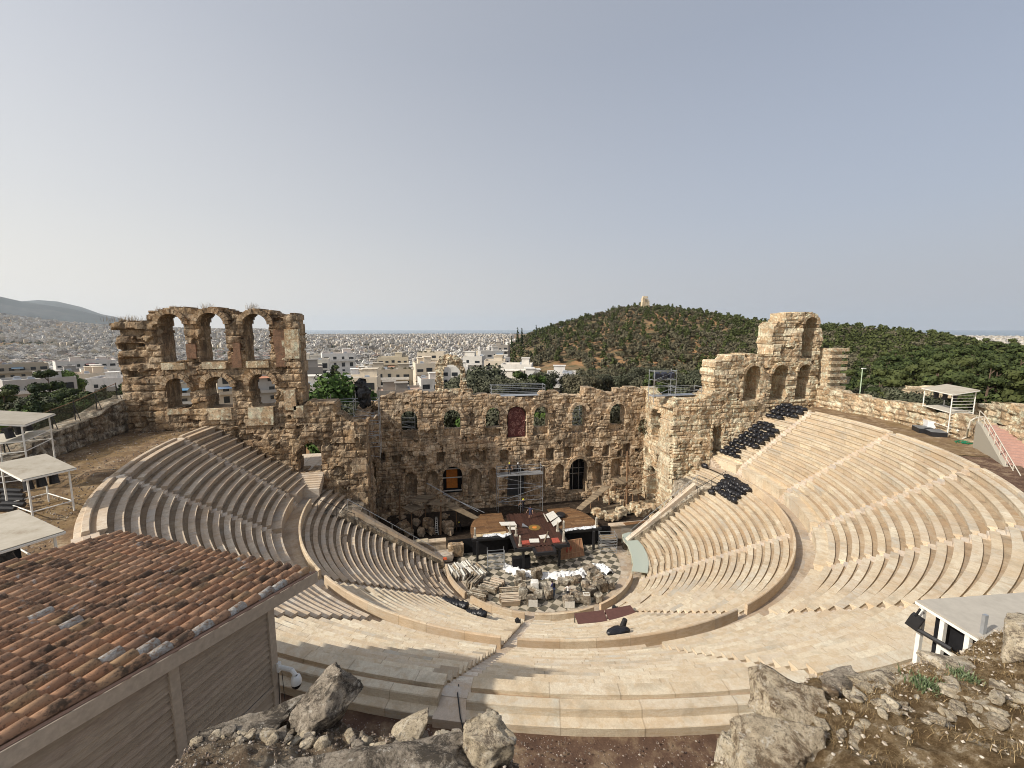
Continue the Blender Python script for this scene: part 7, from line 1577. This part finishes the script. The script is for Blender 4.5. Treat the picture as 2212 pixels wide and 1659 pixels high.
ux = (q1-q0); wL = float(np.linalg.norm(ux)); ux = ux/wL; uy = np.array([-ux[1], ux[0], 0]); uy = uy if uy@(q3-q0) > 0 else -uy
base = q0-up*2.7+ux*.25+uy*.25
t = shelter('lighting_shelter', 'nearest left shelter with a broad pale flat roof above the tiled roof', base, [float(ux[0]), float(ux[1])], [float(uy[0]), float(uy[1])], wL-.5, 3.6, 2.65, 0., (.9,), 4, grp='lighting shelters on the left gallery')
m = MB(); m.box(base+ux*(wL/2)+uy*1.8+up*1.1, (2.2, 1.6, 1.6)); m.build('equipment', M_dark, t)
for i in range(5):
    p = atZ(*kL(60+rnd.uniform(-60, 60), 900+i*42), 17.4); m = MB(); m.tube(p-[.5, 0, 0], p+[.55, .1, -.15], .2, 10, .16); o = m.build('lamp', M_black); tag(o, 'black spotlight lying in the row beside the left shelters', 'lamp', 'black spotlights in a row at the left edge')
b1 = np.array([40.9, -12.8, 16.7]); b2 = np.array([43.1, -8.7, 16.7]); d = (b2-b1)[:2]; L_ = float(np.hypot(*d)); d = d/L_
shelter('lighting_tower', 'white framed lighting tower with ladder rungs on the right gallery', b2, [float(-d[0]), float(-d[1])], [float(d[1]*.92), float(-d[0]*.92+.35)], L_, 3.2, 4.6, .35, (1.1, 2.6), 3, ladder=True)
k5 = cv(3400, 1400, .3014)
for i, (x, y) in enumerate(((775, 985), (930, 1030))):
    p = atZ(*k5(x, y+10), 16.75); t = thing('flight_case', ['black flight case behind, nearer the wall', 'black flight case in front of the right lighting tower'][i], 'case', p, 'flight cases on the right gallery'); m = MB(); m.box(p+up*.25, (1.9, 1.3, .5), rz=.95); m.build('case_body', M_black, t); m = MB(); m.box(p+up*.51, (1.95, 1.35, .04), rz=.95); m.build('lid', plain('scuffed_grey_lid', (.16, .17, .18), .5), t)
p = atZ(*k5(860, 960), 16.9); m = MB(); m.box(p+up*.5, (1.7, .9, 1.0), rz=.9, taper=.9); o = m.build('wrapped_crate', M_plast); tag(o, 'crate wrapped in clear plastic under the right lighting tower', 'crate')
p = atZ(*k5(1325, 1140), 16.75); m = MB()
for i in range(26): a, b = i*.7, (i+1)*.7; r0_ = .35+.25*math.sin(i*1.3); m.tube(p+[1.6*r0_*math.cos(a), r0_*math.sin(a), .04+.01*(i % 4)], p+[1.6*r0_*math.cos(b), r0_*math.sin(b), .04+.01*((i+1) % 4)], .05, 6)
o = m.build('green_hose', plain('green_hose_rubber', (.01, .16, .08), .5)); tag(o, 'coiled green hose on the ground by the ramp', 'hose')
p = atZ(*k5(1240, 1080), 16.75); m = MB(); m.box(p+up*1.0, (.35, .25, .45)); m.tube(p, p+up*1.1, .05); m.tube(p+[.3, -.2, 0], p+[.05, 0, .9], .04); o = m.build('junction_box', M_white); tag(o, 'white electric box on a stand under the right lighting tower', 'box')
m = MB(); A_ = [atZ(*k5(x, y), z) for x, y, z in ((1290, 1090, 16.9), (1350, 1060, 17.2), (1370, 950, 18.3), (1395, 860, 19.0), (1450, 820, 19.3), (1560, 800, 19.4))]
for a, b in zip(A_, A_[1:]): m.tube(a, b, .07, 8)
o = m.build('cable_duct', M_cream); tag(o, 'cream corrugated cable duct climbing to the ramp', 'duct')
# ---- ramp with stairs on the right
A_, B_, T_ = np.array([39.1, -16.1, 16.6]), np.array([32.1, -23.6, 16.6]), 19.2
dirr = (B_-A_)/np.linalg.norm(B_-A_); outw = np.array([-dirr[1], dirr[0], 0.]); outw = outw if outw@np.array([1, -1, 0]) > 0 else -outw
t = thing('access_ramp', 'concrete-sided ramp with red-brown treads and white rails at the right edge', 'ramp', A_)
pts = [(0, 19.2), (1.2, 19.0), (2.4, 18.5), (12, 14.6)]
m = MB()
for (s0, z0), (s1, z1) in zip(pts, pts[1:]):
    a, b = A_+dirr*s0, A_+dirr*s1; a[2] = b[2] = 0; m.hexa([a+up*12, b+up*12, b+outw*.3+up*12, a+outw*.3+up*12], [a+up*z0, b+up*z1, b+outw*.3+up*z1, a+outw*.3+up*z0])
m.build('side_wall', NT('rough_concrete', .9, .1).col((.36, .33, .27)), t)
m = MB(); M_rt = plain('red_brown_treads', (.42, .26, .21), .85, var=.12)
for i in range(30):
    s = i*.42; z = np.interp(s, [p[0] for p in pts], [p[1] for p in pts])-.22; a = A_+dirr*s+outw*.32; a[2] = 0; b = a+dirr*.41; m.hexa([a+up*(z-.5), b+up*(z-.5), b+outw*3.2+up*(z-.5), a+outw*3.2+up*(z-.5)], [a+up*z, b+up*z, b+outw*3.2+up*z, a+outw*3.2+up*z])
m.build('treads', M_rt, t)
for side, off in ((0, .15), (1, 3.3)):
    pr0 = None
    for i in range(8):
        s = i*1.35; z = float(np.interp(s, [p[0] for p in pts], [p[1] for p in pts])); a = A_+dirr*s+outw*off; a[2] = z; m = MB(); m.tube(a-up*.3, a+up*1.05, .035); m.build('rail_post', M_cream, t)
        if pr0 is not None: m = MB(); m.tube(pr0+up*1.05, a+up*1.05, .035); m.tube(pr0+up*.55, a+up*.55, .025); m.build('handrail', M_cream, t)
        pr0 = a
# ---- near grey shelter on the right
k6 = cv(3300, 2200, .3617); C1, C2, C3 = [atZ(*k6(x, y), 19.4) for x, y in ((855, 450), (1550, 870), (2020, 255))]
u1 = C2-C1; l1 = float(np.linalg.norm(u1)); u1 /= l1; u2 = C3-C1; u2 = u2-u1*(u2@u1); u2 /= np.linalg.norm(u2)
t = thing('equipment_shelter', 'flat grey shelter roof on white posts sheltering black equipment at lower right', 'shelter', C1-up*2.7)
m = MB(); a, b, c_, d_ = C1, C1+u1*(l1+1.5), C1+u1*(l1+1.5)+u2*9, C1+u2*9; m.hexa([a-up*.06, b-up*.06, c_-up*.06, d_-up*.06], [a, b, c_, d_]) if np.cross(u1, u2)[2] > 0 else m.hexa([d_-up*.06, c_-up*.06, b-up*.06, a-up*.06], [d_, c_, b, a]); m.build('roof', plain('grey_sheet_roof', (.40, .37, .32), .85, .1, var=.08, scale=4), t)
m = MB(); m.tube(C1-up*.1+u2*.05, C1+u1*(l1+1.4)-up*.1+u2*.05, .07, 4); m.tube(C1-up*.1, C1+u2*9-up*.1, .06, 4); m.build('edge_frame', M_white, t)
for s_ in (.12, l1*.42, l1*.8): q = C1+u1*s_+u2*.12; m = MB(); m.box(q-up*1.4, (.12, .12, 2.7), rz=math.atan2(u1[1], u1[0])); m.build('post', M_white, t)
m = MB(); m.tube(C1+u1*l1*.42-up*1.05+u2*.1, C1+u1*(l1+.6)-up*1.05+u2*.1, .06, 4); m.tube(C1+u1*l1*.42-up*1.9+u2*.1, C1+u1*(l1+.6)-up*1.9+u2*.1, .05, 4); m.build('rail', M_white, t)
m = MB(); q = C1+u1*(l1*.5+.2)+u2*1.2; m.box(q-up*1.2, (l1*.9, 1.6, 1.9), rz=math.atan2(u1[1], u1[0])); m.build('black_lining', M_dark, t)
q = C1+u1*.15-u2*.15-up*.62; t2 = thing('floodlight', 'black floodlight hung at the front corner of the grey shelter', 'lamp', q-up*.3); m = MB(); m.box(q, (.22, .3, .42), rz=.3, rx=.3); m.build('housing', M_black, t2); m = MB(); m.tube(q+up*.2, q+up*.5+u1*.1, .03); m.tube(q-up*.2+u1*.1, q-up*.25+u1*.9+u2*.2, .07); m.build('bracket', M_black, t2)
q = C1+u1*l1*.42+u2*.2-up*1.9; m = MB(); m.tube(q, q+u1*.9, .26, 12, .22); o = m.build('black_cylinder_lamp', M_black); tag(o, 'black barrel-shaped lamp between the posts of the grey shelter', 'lamp')
q = C1+u1*(l1*.9)+up*.0; m = MB(); m.box(q+up*.28+u2*.3, (.12, .08, .6)); o = m.build('steel_channel', M_steel); tag(o, 'short steel channel upright on the grey shelter roof', 'bracket')
# lamp post far right, cable on the central steps
p = atZ(1865, 868, 17.) ; a = pxaz(1866); D = 78; x, y = CAM[0]+D*math.sin(a), CAM[1]+D*math.cos(a); zt = atY(1866, 796, y)[2]; t = thing('street_lamp', 'slim pale green lamp post among the bushes right of the tower', 'street lamp', (x, y, 12)); m = MB(); m.tube((x, y, 12), (x, y, zt), .09, 8, .06); m.build('pole', plain('pale_green_paint', (.45, .55, .38), .6), t); m = MB(); m.box((x+.2, y, zt), (.6, .25, .12)); m.build('lamp_head', M_white, t)
m = MB(); C_ = [ringpt(38.7, -16.9, 16.72), ringpt(38.0, -17.5, 16.95), ringpt(37.3, -17.9, 17.0), ringpt(36.7, -18.1, 16.75)]
for a, b in zip(C_, C_[1:]): m.tube(a, b, .02, 5)
o = m.build('black_cable', M_black); tag(o, 'thin black cable trailing over the top of the central steps', 'cable')
# ---------------------------------------------------------------- haze
hz = MB(); hz.box((0, 9000, 325), (44000, 38000, 780)); ho = hz.build('haze', mh, None, (0, 0, 0)); tag(ho, kind='stuff')
